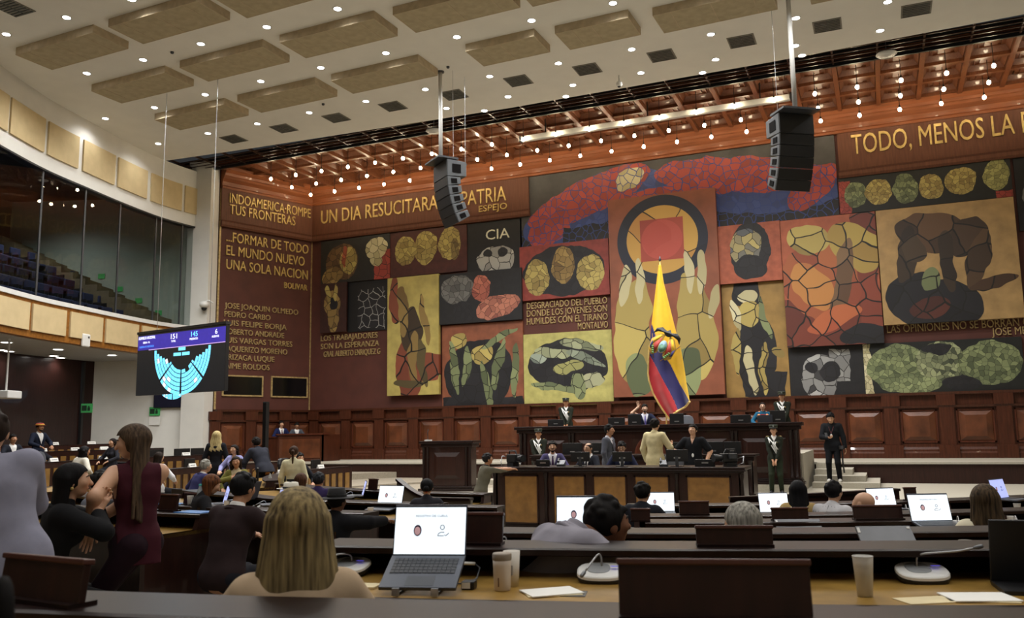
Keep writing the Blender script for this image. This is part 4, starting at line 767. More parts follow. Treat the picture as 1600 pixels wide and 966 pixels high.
for i_, (x, y, wall) in enumerate(((242.5, 643, 'white wall below the television'), (136, 638, 'dark glass left of the white wall'))):
    if i_ == 0: s_, z = endpt(x, y); c = endw(s_, .03, z); an = angw
    else: p = aty(x, y, 24.0); c = tuple(p); an = angw
    t = thing('exit_sign', 'small green emergency exit sign on the ' + wall, 'sign', c, an)
    MB().box(-.22, .22, -.02, 0, -.17, .17).build('plate', M['green'], t); MB().box(-.19, .0, -.026, -.02, -.1, .1).ball((.08, -.024, .06), (.03, .004, .03), 8, 6).box(.03, .13, -.026, -.02, -.1, .03).build('pictogram', mat('sign_dark', '#12331c', .5), t)
    if i_ == 0: MB().box(-.22, .22, -.015, 0, -.55, -.22).build('notice_card', M['paper'], t)
for (x, y, z, w) in ((1, 0, 0, 0),): pass
# gallery exit signs
for k, (x, y) in enumerate(((159, 432), (187, 452), (217, 470), (248, 489))):
    s_, z = endpt(x, y); c = endw(s_, .02, z); t = tag(MB().box(-.14, .14, -.01, .0, -.1, .1).build('stair_sign', M['green'], loc=c, rotz=angw), 'small green sign beside the gallery stairs, ' + ('topmost', 'second from the top', 'third from the top', 'lowest')[k], 'sign', 'green signs along the gallery stairs')
# security camera on the pillar, router on parapet
p = aty(319, 477, 26.95)
t = thing('security_camera', 'white dome security camera bracketed to the pillar above the big screen', 'security camera', tuple(p))
MB().ball((0, 0, .02), (.19, .19, .15), 14, 10).build('housing', M['whitep'], t, smooth=True); MB().ball((0, 0, -.12), .11).build('lens_dome', M['black'], t, smooth=True); MB().tube([(0, 0, .1), (.12, .1, .2), (.25, .22, .1)], .035, 8).build('bracket', M['whitep'], t)
i_ = idx(130, 536, 5.0); p = FSD[i_] + nrm(FSD, i_) * .1
t = thing('wireless_access_point', 'white box fixed under the wooden gallery parapet left of the big screen', 'access point', (p[0], p[1], 4.98), math.atan2(nrm(FSD, i_)[1], nrm(FSD, i_)[0]) + PI / 2)
MB().box(-.2, .2, -.05, .05, -.22, .22).build('case', M['whitep'], t, bevel=.04); MB().box(.05, .12, -.06, -.05, .08, .14).build('status_light', M['gunmetal'], t)
p = atz(8, 617, 3.0); p = aty(9, 617, 18.5)
t = thing('wall_projector', 'white projector box hanging under the gallery at the left edge', 'projector', tuple(p), math.radians(-70)); MB().box(-.35, .35, -.3, .3, -.12, .12).build('case', M['whitep'], t, bevel=.03); MB().tube([(0, 0, .12), (0, 0, 4.8 - p[2])], .03).build('ceiling_mount', M['whitep'], t)
# ================================================================ DESK ROWS
def desk_row(r, zl, a0, a1, fz, label, cut=3.0, name='desk_row', slats=False, group='curved desk rows'):
    n = max(2, int(abs(a1 - a0) / cut) + 1); T = [a0 + (a1 - a0) * k / n for k in range(n + 1)]
    pth = [(lambda q, z, a=a: pol(r + q, a, z)) for a in T]; zw = zl - .13
    t = thing(name, label, 'desk', (0, 0, 0), group=group)
    MB().sweep([(-.28, zl - .035), (.0, zl - .035), (.015, zl - .03), (.015, zl - .006), (0, zl), (-.28, zl)], pth).build('ledge', M['darker'], t)
    MB().sweep([(-.2, zw - .03), (.52, zw - .03), (.52, zw), (-.2, zw)], pth).build('worktop', M['honey'], t)
    MB().sweep([(.52, zw - .05), (.585, zw - .05), (.6, zw - .03), (.6, zw - .005), (.585, zw + .003), (.52, zw + .003)], pth).build('worktop_edge', M['darker'], t)
    MB().sweep([(-.28, fz + .01), (-.24, fz + .01), (-.24, zl - .035), (-.28, zl - .035)], pth).build('front_panel', M['dark'], t)
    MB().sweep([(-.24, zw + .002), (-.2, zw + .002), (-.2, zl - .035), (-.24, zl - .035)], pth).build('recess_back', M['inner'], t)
    for a, s in ((a0, 1), (a1, -1)):
        w = math.degrees(.05 / r) * s
        MB().prism([(-.28, fz + .01), (.57, fz + .01), (.57, zw), (.03, zw), (.0, zl - .035), (-.28, zl - .035)], a, a + w, lambda q, z, h: pol(r + q, h, z)).build('end_panel', M['dark'], t)
    if slats:
        s_ = MB(); k = a0 + 1
        st_ = math.degrees(.34 / r)
        while k + st_ * .6 < a1:
            s_.prism([(k, fz + .06), (k + st_ * .58, fz + .06), (k + st_ * .58, zl - .16), (k, zl - .16)], -.3, -.282, lambda a, z, q: pol(r + q, a, z)); k += st_
        s_.build('inlay_panels', mat('slat_veneer', '#7d5c2c', .4, var=.25, scale=6), t)
    return t
CR = {'A': (18.2, 1.27), 'B': (16.4, 1.21), 'C': (14.85, 1.1), 'D': (13.3, 1.0), 'E': (11.75, .9), 'F': (10.1, .86), 'G': (8.5, .86)}
FZ = {k: v[1] - .86 for k, v in CR.items()}; FZ['A'] = .46; FZ['F'] = 0; FZ['G'] = 0
# ---------------------------------------------------------------- placing on the arcs
def az_at(x, r, z):
    lo, hi = -60., 60.
    for _ in range(50):
        m = (lo + hi) / 2; q = px(pol(r, m, z))
        if q[2] < .2 or q[0] < x: lo = m
        else: hi = m
    return (lo + hi) / 2
def face(a): return math.radians(a)          # local -Y then points to the stage centre... local +Y looks inward
def onrow(row, x, q, top='work'):
    r, zl = CR[row] if isinstance(row, str) else row; z = zl if top == 'ledge' else zl - .13
    a = az_at(x, r + q, z); p = pol(r + q, a, z); return p, math.radians(a)
desk_row(*CR['A'], -4, 34, FZ['A'], 'nearest dark curved desk row along the bottom edge')
desk_row(*CR['B'], 8.7, 34, FZ['B'], 'second curved desk row from the camera, with the open laptop and white tumbler')
desk_row(*CR['C'], 9.7, 24.0, FZ['C'], 'third curved desk row, where the grey-haired woman sits')
desk_row(*CR['D'], 14.0, 23.5, FZ['D'], 'fourth curved desk row, with the long-haired woman in cream')
desk_row(*CR['E'], 13.4, az_at(1520, 11.75, .9) + 1, FZ['E'], 'fifth curved desk row, with the bald man')
desk_row(*CR['F'], 12.6, az_at(1442, 10.1, .86) + 1.5, FZ['F'], 'sixth curved desk row just before the front desk')
desk_row(10.1, .83, .6, az_at(777, 10.1, .86), FZ['F'], 'short desk row left of the front desk with a far open laptop on it')
desk_row(13.75, 1.06, -34, -2.0, .17, 'left block desk row whose dark end panel faces the aisle', name='desk_row')
desk_row(12.0, .92, -33, .3, .06, 'left block desk row with the water bottle on it')
desk_row(10.3, .87, -32, .0, .01, 'left block desk row in front of the man in the brown suit')
desk_row(10.3, .87, 1.6, 3.0, .01, 'short end of a desk row beside the black-hatted person') if False else None
desk_row(8.5, .86, -38, -1.5, 0, 'left block desk row nearest the stage, with two hats in front of it', slats=True)
desk_row(8.5, .86, -92, -44, 0, 'left bank desk row nearest the lectern with an amber slatted end', slats=True)
desk_row(11.9, .93, -102, -44, .07, 'left bank desk row behind the grey-haired man in purple', slats=True)
desk_row(15.3, 1.13, -103, -50, .27, 'left bank desk row by the standing blond woman', slats=True)
desk_row(18.2, 1.34, -100, -58, .48, 'fourth desk row up the left bank', slats=True)
desk_row(21.0, 1.5, -103, -66, .64, 'topmost desk row of the left bank under the gallery', slats=True)
desk_row(10.1, .86, 33.5, 56, 0, 'right block desk row with a laptop and cables at the right edge')
desk_row(11.75, .9, 30.5, 52, .04, 'right block desk row below the one with cables')
# low curved screen ends in front of the lectern and at right
for (a0, a1, lab) in ((az_at(622, 9.33, .95), az_at(737, 9.33, .86), 'low dark curved desk end sweeping up towards the lectern'), (20, 33, 'low dark curved desk front rising at right before the stage carpet')):
    t = thing('curved_desk_end', lab, 'desk', (0, 0, 0)); n = 10; b = MB(); top = MB()
    for k in range(n):
        f0, f1 = k / n, (k + 1) / n; A0, A1 = a0 + (a1 - a0) * f0, a0 + (a1 - a0) * f1
        e = lambda f: .84 + (.24 * max(0, 1 - f * 2.2) ** 1.5 if a1 < 12 else .02 + .06 * f)
        vs = [pol(r, A, z) for A, f in ((A0, f0), (A1, f1)) for r, z in ((9.3, .01), (9.36, .01), (9.36, e(f)), (9.3, e(f)))]
        b.add(vs, [(0, 1, 5, 4), (1, 2, 6, 5), (2, 3, 7, 6), (3, 0, 4, 7)] + ([(3, 2, 1, 0)] if k == 0 else []) + ([(4, 5, 6, 7)] if k == n - 1 else []))
        vs = [pol(r, A, z) for A, f in ((A0, f0), (A1, f1)) for r, z in ((9.27, e(f)), (9.39, e(f)), (9.39, e(f) + .03), (9.27, e(f) + .03))]
        top.add(vs, [(0, 1, 5, 4), (1, 2, 6, 5), (2, 3, 7, 6), (3, 0, 4, 7)] + ([(3, 2, 1, 0)] if k == 0 else []) + ([(4, 5, 6, 7)] if k == n - 1 else []))
    b.build('panel', mat('taupe_panel', '#6d6353', .6, var=.1) if a1 < 12 else M['dark'], t); top.build('top_rail', M['darker'], t)
# dark screen boards on the ledges
def board(row, x, wpx, hgt, label, lean=8, q=-.1, col='darker', yaw=0):
    p, a = onrow(row, x, q, 'ledge'); d = px(p)[2]; w = wpx / FPX * d
    t = thing('ledge_board', label, 'screen board', p, a + math.radians(yaw), 'dark boards standing on the desk ledges')
    Mx = Matrix.Rotation(math.radians(-lean), 4, 'X')
    MB().box(-w / 2, w / 2, -.012, .012, .0, hgt, Mx).build('board', M['dark'], t, bevel=.004); MB().box(-w / 2 - .004, w / 2 + .004, -.02, .02, hgt - .004, hgt + .012, Mx).build('top_rail', mat('rail_wood', '#4d2a22', .35, var=.2), t, bevel=.004); MB().box(-w / 2, w / 2, -.04, .05, 0, .012).build('foot', M['darker'], t)
    return t
board('A', 1117, 296, .13, 'large dark wooden board on the nearest ledge, right of centre')
board('A', 62, 200, .115, 'large dark wooden board on the nearest ledge at the left edge', yaw=-14)
board('B', 1148, 117, .078, 'dark wooden board on the second ledge in front of the grey-haired woman')
board('B', 755, 62, .135, 'dark wooden board on the second ledge right behind the main laptop', lean=12)
board('D', 1373, 76, .1, 'dark wooden board behind the closed grey laptop lid', lean=14)
board('D', 1235, 56, .09, 'dark wooden board below the dark-haired woman in tan')
board('D', 1001, 30, .09, 'small dark wooden board below the man in a black jacket')
board('E', 1085, 46, .12, 'reddish wooden board right of the man in a black jacket')
board('F', 1424, 20, .14, 'small reddish wooden board between two open laptops at right')
board((13.75, 1.06), 262, 40, .14, 'dark wooden board on the ledge right of the woman in maroon', q=-.14)
board((12.0, .92), 300, 44, .13, 'dark wooden board before the brown-haired woman looking down', q=-.14)
board((8.5, .86), 582, 20, .16, 'small reddish wooden board left of the white cup')
# ---------------------------------------------------------------- laptops
disp = mat('laptop_display', '#f2f6fb', .4, emit='#e4f1fb', estr=1.05); dispb = mat('laptop_display_blue', '#b9c2f2', .4, emit='#aab4f0', estr=.9)
lid_m = mat('laptop_grey', '#50545d', .45, .5, var=.05); key_m = mat('laptop_keys', '#23252b', .5); ink = mat('display_ink', '#5c6470', .6); pinkm = mat('display_skin', '#c9a0a4', .6, emit='#c9a0a4', estr=.5); pur = mat('display_hair', '#3a2c50', .6)
def laptop(p, a, label, w=.315, op=105, tilt=0, blue=False, detail=True, yaw=0, hair=True, lidcol=None):
    """hinge is the local origin; the base reaches to -Y (the user), the display leans back"""
    t = thing('laptop', label, 'laptop', p, a + math.radians(yaw), 'open laptops on the desks')
    d = w * .71; B = Matrix.Translation((0, 0, .012 + d * math.sin(math.radians(tilt)))) @ Matrix.Rotation(math.radians(tilt), 4, 'X')
    MB().box(-w / 2, w / 2, -d, 0, -.008, .008, B).build('base', lid_m, t, bevel=.003)
    D = B.to_translation(); Sx = Matrix.Translation(D) @ Matrix.Rotation(math.radians(90 - op), 4, 'X'); h = w * .69
    MB().box(-w / 2, w / 2, 0, .008, .0, h, Sx).build('lid', lid_m if lidcol is None else lidcol, t, bevel=.003)
    s = MB().box(-w / 2 + .005, w / 2 - .005, -.002, 0, .012, h - .012, Sx).build('display', dispb if blue else disp, t)
    g = MB(); g.ball(Sx @ Vector((-w * .17, -.004, h * .5)), (w * .055, .002, w * .075), 14, 8, Sx.to_3x3()); g.build('portrait_hair', pur, s)
    g = MB(); g.ball(Sx @ Vector((-w * .17, -.006, h * .49)), (w * .04, .002, w * .055), 12, 8, Sx.to_3x3()); g.build('portrait_face', pinkm, s)
    g = MB(); c = Vector((w * .17, -.004, h * .56))
    g.tube([Sx @ (c + Vector((w * .028 * math.cos(k * PI / 5), 0, w * .03 * math.sin(k * PI / 5)))) for k in range(11)], w * .005, 5)
    g.tube([Sx @ (Vector((w * .11, -.004, h * .4)) + Vector((0, 0, 0))), Sx @ Vector((w * .12, -.004, h * .44)), Sx @ Vector((w * .15, -.004, h * .465)), Sx @ Vector((w * .2, -.004, h * .465))], w * .005, 5)
    g.tube([Sx @ Vector((w * .2, -.004, h * .42)), Sx @ Vector((w * .22, -.004, h * .4)), Sx @ Vector((w * .26, -.004, h * .45))], w * .005, 5); g.tube([Sx @ Vector((w * .11, -.004, h * .4)), Sx @ Vector((w * .19, -.004, h * .4))], w * .005, 5)
    g.build('user_icon', ink, s)
    if detail:
        o = text_mesh('display_lettering', 'REGISTRO DE CURUL', ink, w * .028, w * .44, .0006, parent=s); o.matrix_local = Sx @ Matrix.Translation((-w * .2, -.004, h * .76))
    k_ = MB()
    for j in range(5):
        for i in range(14 if detail else 6):
            n_ = 14 if detail else 6; kw = (w * .86) / n_; x0 = -w * .43 + i * kw; y0 = -d * .1 - (j + 1) * d * .095
            k_.box(x0 + .0012, x0 + kw - .0012, y0 + .0012, y0 + d * .095 - .0012, .008, .0105, B)
    k_.build('keyboard', key_m, t); MB().box(-w * .17, w * .2, -d * .95, -d * .66, .008, .0088, B).build('touchpad', mat('laptop_pad', '#3f434b', .5), t)
    return t
p, a = onrow('B', 670, .25)
main = laptop((p[0], p[1], p[2] + .014), a, 'large open grey laptop on the second desk row, left of the white tumbler', w=.32, op=104, tilt=25, yaw=4)
MB().ball((0, -.118, .056), .004, 8, 6).build('pointing_stick', mat('red_rubber', '#b02a2a', .6), main)
t = thing('laptop_stand', 'black folding laptop stand with pale hooks under the large open laptop', 'stand', (p[0], p[1], p[2]), a + math.radians(4))
b = MB()
for s in (-.08, .08): b.tube([(s, .02, .006), (s, -.22, .006), (s, -.225, .02)], .006, 6); b.tube([(s, .02, .006), (s, 0, .06), (s, -.1, .03)], .005, 6)
b.build('frame', M['blackmetal'], t); h_ = MB()
for s in (-.08, .08): h_.box(s - .014, s + .014, -.24, -.226, .004, .034)
h_.build('hooks', M['steel'], t)
def lap(row, x, q, lab, **k): p, a = onrow(row, x, q); z = k.pop('dz', .06); return laptop((p[0], p[1], p[2] + z), a, lab, **k)
lap('C', 912, .06, 'bright open laptop half hidden by the man in grey leaning forward', dz=.12, op=100, detail=False, w=.33)
lap('F', 1032, .06, 'open laptop in front of the man in a black jacket', detail=False, dz=.05, w=.33)
lap('F', 1211, .06, 'open laptop left of the dark-haired woman in tan', detail=False, dz=.03, w=.33)
lap('F', 1381, .06, 'open laptop to the right of the bald man', detail=False, dz=.06, w=.33)
lap('D', 1459, .02, 'open laptop on the fourth row left of the long-haired woman', dz=.07, tilt=10, op=106, w=.315)
lap('F', 608, .1, 'open laptop behind the main one, left of it on a far row', detail=False, dz=.05, tilt=8, w=.37)
lap((8.5, .86), 566, .1, 'narrow-looking open laptop beside the black-hatted person', detail=False, dz=.05, yaw=-38, blue=True, w=.33)
lap((10.3, .87), 435, .1, 'small open laptop left of the blond head', detail=False, dz=.06, yaw=-30, blue=True, w=.33)
lap((10.3, .87), 392, .12, 'open laptop turned sideways right of the brown suit man', detail=False, dz=.1, yaw=-58, blue=True, w=.36)
lap((10.3, .87), 350, .15, 'open laptop in front of the brown-haired woman looking down', detail=False, dz=.02, yaw=-22, blue=True, w=.36)
lap((10.1, .86), 1568, .1, 'bluish open laptop among cables at the right edge', detail=False, dz=.12, yaw=22, blue=True, w=.34)
# closed or turned lids
p, a = onrow('C', 1392, .14)
t = thing('laptop', 'closed grey laptop leaning back on the third desk row', 'laptop', (p[0], p[1], p[2] + .0), a)
Mx = Matrix.Translation((0, -.08, .01)) @ Matrix.Rotation(math.radians(-40), 4, 'X')
MB().add([Mx @ Vector(v) for v in ((-.155, 0, 0), (.155, 0, 0), (.14, 0, .215), (-.17, 0, .215), (-.155, .014, 0), (.155, .014, 0), (.14, .014, .215), (-.17, .014, .215))], [(0, 1, 2, 3), (7, 6, 5, 4), (0, 4, 5, 1), (1, 5, 6, 2), (2, 6, 7, 3), (3, 7, 4, 0)]).build('lid', mat('lid_silver', '#77797d', .45, .4), t)
k = MB(); k.box(-.165, -.15, -.003, 0, .17, .205, Mx); k.box(.118, .134, -.003, 0, .195, .208, Mx); k.build('sticker', M['whitep'], t)
p, a = onrow('D', 1250, .02)
t = thing('laptop', 'closed grey laptop lid under the dark board below the woman in tan', 'laptop', p, a)
Mx = Matrix.Translation((0, -.1, .01)) @ Matrix.Rotation(math.radians(-50), 4, 'X')
MB().box(-.17, .17, 0, .014, 0, .215, Mx).build('lid', mat('lid_silver', '#77797d'), t); MB().box(-.165, -.15, -.003, 0, .17, .205, Mx).build('sticker', M['whitep'], t)
p, a = onrow('B', 1622, .12)
t = thing('laptop', 'black laptop seen from behind at the right edge', 'laptop', (p[0] + .03, p[1], p[2]), a + math.radians(-14))
Mx = Matrix.Rotation(math.radians(14), 4, 'X'); MB().box(-.2, .2, 0, .012, .0, .27, Mx).build('lid', mat('lid_black', '#222326', .45, .3), t, bevel=.004); MB().box(-.2, .2, -.24, -.005, 0, .016).build('base', M['black'], t); MB().tube([(-.15, 0, .008), (.15, 0, .008)], .009, 8).build('hinge', M['gunmetal'], t)
# ---------------------------------------------------------------- microphones
def mic(p, a, label, kind=0, detail=True, yaw=0):
    t = thing('conference_microphone', label, 'microphone', p, a + math.radians(yaw), 'white conference microphones')
    n = 24
    def oval(z, s): return [(s * .105 * math.copysign(abs(math.cos(k * 2 * PI / n)) ** .75, math.cos(k * 2 * PI / n)), s * .074 * math.copysign(abs(math.sin(k * 2 * PI / n)) ** .75, math.sin(k * 2 * PI / n)), z) for k in range(n)]
    def stack(rings): 
        vs = sum(rings, []); m_ = len(rings); return vs, [tuple(range(n))[::-1], tuple((m_ - 1) * n + k for k in range(n))] + [(j * n + k, j * n + (k + 1) % n, (j + 1) * n + (k + 1) % n, (j + 1) * n + k) for j in range(m_ - 1) for k in range(n)]
    tilt = lambda vs: [(x, y, z + .3 * (y + .062)) for x, y, z in vs]
    v, f = stack([oval(0, .97), oval(.012, 1.0), oval(.018, 1.0)]); MB().add(tilt(v), f).build('shadowed_underside', M['black'], t)  # black underside, the shadow below the base put into its colour
    v, f = stack([oval(.018, 1.0), oval(.028, .99), oval(.032, .94)]); MB().add(tilt(v), f).build('body', M['whitep'], t, smooth=False)
    v, f = stack([[(x * .48 - .012, y * .62 + .012, z) for x, y, z in oval(.0325, 1)], [(x * .46 - .012, y * .6 + .012, z) for x, y, z in oval(.0345, 1)]]); MB().add(tilt(v), f).build('speaker_disc', mat('mic_disc', '#8f9294', .5), t)
    MB().box(.04, .075, .0, .012, .0, .001, Matrix.Translation((0, 0, .064))).build('status_display', mat('mic_violet', '#5a4fd0', .4, emit='#5a4fe0', estr=.6), t)
    if kind == 0: pts = [(0, .025, .045), (0, .02, .09), (-.03, -.05, .10), (-.06, -.12, .07)]
    elif kind == 1: pts = [(-.012, .025, .045), (-.008, .028, .1), (.01, .0, .115), (.14, -.02, .125), (.2, -.03, .14)]
    else: pts = [(0, .03, .045), (.0, .035, .1), (-.01, 0, .12), (-.06, -.1, .06)]
    pts = [Vector(q) for q in pts]; fine = []
    for i in range(len(pts) - 1):
        for k in range(4): fine.append(pts[i].lerp(pts[i + 1], k / 4))
    fine.append(pts[-1])
    for _ in range(2): fine = [fine[0]] + [(fine[i - 1] + fine[i] * 2 + fine[i + 1]) / 4 for i in range(1, len(fine) - 1)] + [fine[-1]]
    MB().tube(fine, .0042, 8).build('gooseneck', mat('mic_neck', '#a4a5a6', .35, .6), t, smooth=True); d = (fine[-1] - fine[-2]).normalized(); MB().tube([fine[-1], fine[-1] + d * .012, fine[-1] + d * .035, fine[-1] + d * .04], [.004, .0085, .0085, .005], 10).build('mic_head', mat('mic_head', '#6d6f72', .4, .5), t, smooth=True)
def onmic(row, x, q, lab, **k): p, a = onrow(row, x, q); mic(p, a, lab, **k)
onmic('B', 545, .0, 'white conference microphone half hidden by the blond hair', kind=0, yaw=-10)
onmic('B', 940, .06, 'white conference microphone with its silver neck bent down, left of the big board', kind=2)
onmic('B', 1442, .02, 'white conference microphone with its neck bent to the right', kind=1)
for row, x, q, lab in (('F', 640, .3, 'white microphone beside the far laptop left of the main one'), ((8.5, .86), 548, .15, 'white microphone behind the black hat'), ('F', 1418, .2, 'white microphone in front of the small reddish board'), ('E', 1500, .2, 'white microphone by the long-haired woman'), ((10.1, .86), 1555, .3, 'white microphone among cables at the right edge'), ((11.75, .9), 1590, .3, 'white microphone under the cup at the right edge'), ('C', 790, .1, 'white microphone just right of the board behind the main laptop'), ((10.3, .87), 412, .2, 'white microphone by the brown suit man'), ((12.0, .92), 338, .2, 'white microphone right of the water bottle'), ((12.0, .92), 282, .25, 'white microphone left of the water bottle')): onmic(row, x, q, lab, kind=2)
# ---------------------------------------------------------------- cups, tumbler, bottle, papers
cupm = M['cup']
def cup(row, x, q, lab, h=.1, top='work', full=False, s=1.0):
    p, a = onrow(row, x, q, top); t = thing('plastic_cup', lab, 'cup', p, 0, 'clear plastic cups')
    MB().lathe([(.001, .004), (.026 * s, .004), (.037 * s, h), (.0385 * s, h), (.038 * s, h - .004), (.028 * s, 0), (.001, 0)], 24).build('cup_wall', cupm, t, smooth=True); MB().lathe([(.0375 * s, h - .002), (.0395 * s, h), (.0375 * s, h + .002)], 24).build('rim', M['whitep'], t, smooth=True)
    if full: MB().lathe([(.001, .006), (.026 * s, .006), (.0345 * s, h * .8), (.001, h * .8)], 24).build('water', mat('cup_water', '#cfcfc8', .1, alpha=.45), t, smooth=True)
cup('B', 1352, .34, 'tall clear plastic cup of water on the second desk row, left of the right-hand microphone', .15, full=True)
cup('C', 997, .1, 'clear plastic cup beside the profile of the man in grey', .08); cup('C', 1511, .1, 'clear plastic cup of water behind the bent microphone neck', .09, full=True)
cup('D', 1307, .05, 'clear plastic cup on the fourth row in front of the striped shirt', .06); cup('E', 1062, .05, 'clear plastic cup in front of the reddish board', .06)
cup('F', 579, .4, 'white cup on the far row beside the black-hatted person', .1); cup((12.0, .92), 297, -.1, 'clear plastic cup left of the water bottle', .11, 'ledge'); cup((10.1, .86), 1590, .35, 'clear cup at the right edge on the row with cables', .1); cup((11.75, .9), 1582, .2, 'white cup at the right edge on the lower right row', .1); cup((10.3, .87), 354, .3, 'clear cup on the yellow worktop behind the brown-haired woman', .1)
p, a = onrow('B', 785, .3)
t = thing('travel_tumbler', 'cream travel tumbler with a taupe lid right of the main laptop', 'tumbler', p, 0)
MB().lathe([(.001, 0), (.031, 0), (.034, .006), (.0375, .1), (.0385, .125), (.001, .125)], 28).build('cup_body', mat('tumbler_cream', '#cdbfae', .4, var=.03), t, smooth=True); MB().lathe([(.0385, .122), (.04, .125), (.04, .145), (.037, .15), (.001, .15)], 28).build('lid', mat('tumbler_lid', '#8d8170', .5), t, smooth=True); MB().box(-.003, .001, -.039, -.034, .02, .055).build('printed_mark', mat('tumbler_mark', '#6b5240', .5), t)
p, a = onrow('B', 800, .2); t = thing('tall_cup', 'pale tall cup standing behind the cream tumbler', 'cup', p, 0); MB().lathe([(.001, 0), (.028, 0), (.036, .145), (.034, .145), (.027, .005), (.001, .005)], 24).build('cup_wall', mat('cup_pale', '#d5cfc4', .4), t, smooth=True); MB().box(.005, .018, -.036, -.03, .05, .09).build('printed_panel', mat('cup_print', '#8f8c88', .5), t)
p, a = onrow('B', 733, .28); t = thing('power_adapter', 'small black plug adapter with a white label right of the main laptop', 'adapter', p, a); MB().box(-.028, .028, -.03, .03, 0, .034).build('case', M['black'], t, bevel=.006); MB().box(-.024, .012, -.0315, -.03, .006, .03).build('label_sticker', M['paper'], t)
p, a = onrow('B', 735, .1); t = thing('laptop_cable', 'thin grey cable looping right of the main laptop', 'cable', (0, 0, 0)); cb = [Vector(onrow('B', x, q)[0]) + Vector((0, 0, z)) for x, q, z in ((722, .06, .07), (742, .0, .06), (750, .05, .05), (745, .15, .02), (720, .2, .006), (700, .2, .005))]; MB().tube(cb, .0035, 6).build('lead', M['gunmetal'], t, smooth=True); MB().tube([cb[0], cb[1]], .007, 8).build('connector', M['whitep'], t)
def sheet(row, x, q, w, d, lab, m='paper', h=.004, yaw=0, n=2, name='paper_sheets'):
    p, a = onrow(row, x, q); t = thing(name, lab, 'papers', p, a + math.radians(yaw), None)
    for k in range(n): MB().box(-w / 2, w / 2, -d / 2, d / 2, h * k, h * (k + 1), Matrix.Rotation(math.radians(9 * k), 4, 'Z')).build('sheet', M[m] if k else mat('manila', '#d8c9a0', .8), t)
sheet('B', 862, .34, .22, .16, 'loose white papers beside the cream tumbler', yaw=20, n=2)
sheet('B', 1530, .38, .24, .17, 'white papers lying on a manila folder at lower right', yaw=-8); sheet('B', 1455, .42, .24, .12, 'manila folder at lower right on the second desk row', yaw=14, n=1)
sheet('B', 567, .3, .14, .1, 'white notepad beside the blond hair', h=.01, n=1); sheet('C', 845, .3, .2, .12, 'paper beside the leaning man in grey', n=1); sheet('D', 985, .05, .16, .06, 'white papers below the man in a black jacket', h=.01, n=1); sheet((10.1, .86), 1585, .4, .26, .12, 'white papers on the row with cables', n=2)
p, a = onrow('B', 885, .35); t = thing('black_folder', 'thin black folder under the loose papers', 'folder', (p[0], p[1], p[2] - .001), a); MB().box(-.12, .08, -.06, .06, 0, .003).build('cover', M['black'], t); MB().box(-.12, -.115, -.06, .06, .003, .006).build('spine', M['gunmetal'], t)
p, a = onrow((12.0, .92), 312, -.1, 'ledge'); t = thing('water_bottle', 'clear water bottle with a turquoise cap left of the brown suit man', 'bottle', p, 0)
MB().lathe([(.001, 0), (.036, 0), (.038, .02), (.036, .06), (.038, .1), (.035, .16), (.018, .215), (.016, .23), (.001, .23)], 20).build('body', mat('bottle_plastic', '#bcc9cf', .15, alpha=.5), t, smooth=True); MB().lathe([(.018, .228), (.018, .25), (.001, .252)], 16).build('cap', mat('cap_turquoise', '#2f9a96', .5), t, smooth=True); MB().lathe([(.0385, .08), (.0385, .13)], 20).build('label_band', mat('bottle_label', '#c4d8dc', .5, alpha=.85), t, smooth=True)
for x, q, lab in ((305, -.13, 'on the ledge right of the woman in maroon'),): 
    p, a = onrow((13.75, 1.06), x, q, 'ledge'); t = tag(MB().box(-.16, .16, -.1, .1, 0, .006).build('folder', M['bluereflect'], loc=p, rotz=a), 'painted bright blue screen reflection ' + lab, 'folder')  # no folder: slab painted blue for screen light reflected on the ledge
p, a = onrow((12.0, .92), 268, -.1, 'ledge'); tag(MB().box(-.2, .2, -.12, .1, 0, .01).build('folder', M['bluereflect'], loc=p, rotz=a), 'long painted blue screen reflection behind the woman in maroon', 'folder')  # likewise a screen reflection put into a thin blue slab
# name plates, monitors on the left bank and podium
def plate(p, a, lab, w=.3):
    t = thing('name_plate', lab, 'name plate', p, a, 'white name plates on the desk ledges'); MB().prism([(-.035, 0), (.035, 0), (.004, .09), (-.004, .09)], -w / 2, w / 2, lambda b_, z, h: (h, b_, z)).build('card', M['paper'], t); MB().box(-w * .35, w * .35, -.024, -.022, .04, .052, Matrix.Rotation(.0, 4, 'X')).build('name_line', ink, t)
def az_at_left(x, r, z):
    best = min((abs(px(pol(r, a, z))[0] - x), a) for a in np.arange(-112, -40, .1)); return best[1]
LP_ = [(21.0, 1.5, 84, 'top row, left of the hatted man'), (21.0, 1.5, 143, 'top row by the dark glass')] + [(18.2, 1.34, 66, 'second row, leftmost'), (18.2, 1.34, 117, 'second row, middle'), (18.2, 1.34, 162, 'second row by the woman in maroon')] + [(15.3, 1.13, 84, 'third row below the grey armchair'), (15.3, 1.13, 126, 'third row by the white-collared person'), (15.3, 1.13, 160, 'third row left of the woman in maroon'), (15.3, 1.13, 290, 'row by the black monitors')] + [(11.9, .93, 300, 'in front of the white-shirted woman'), (11.9, .93, 341, 'before the woman in lavender'), (11.9, .93, 378, 'under the leather-jacketed man')] + [(8.5, .86, 400, 'by the woman in olive, left one'), (8.5, .86, 410, 'by the woman in olive, right one'), (8.5, .86, 436, 'left of the ponytailed woman'), (8.5, .86, 472, 'right of the ponytail'), (8.5, .86, 501, 'near the slatted end')]
for r, z, x, w in LP_:
    a = az_at_left(x, r - .14, z); plate(pol(r - .14, a, z), math.radians(a) + PI, 'white name plate on the left bank, ' + w)
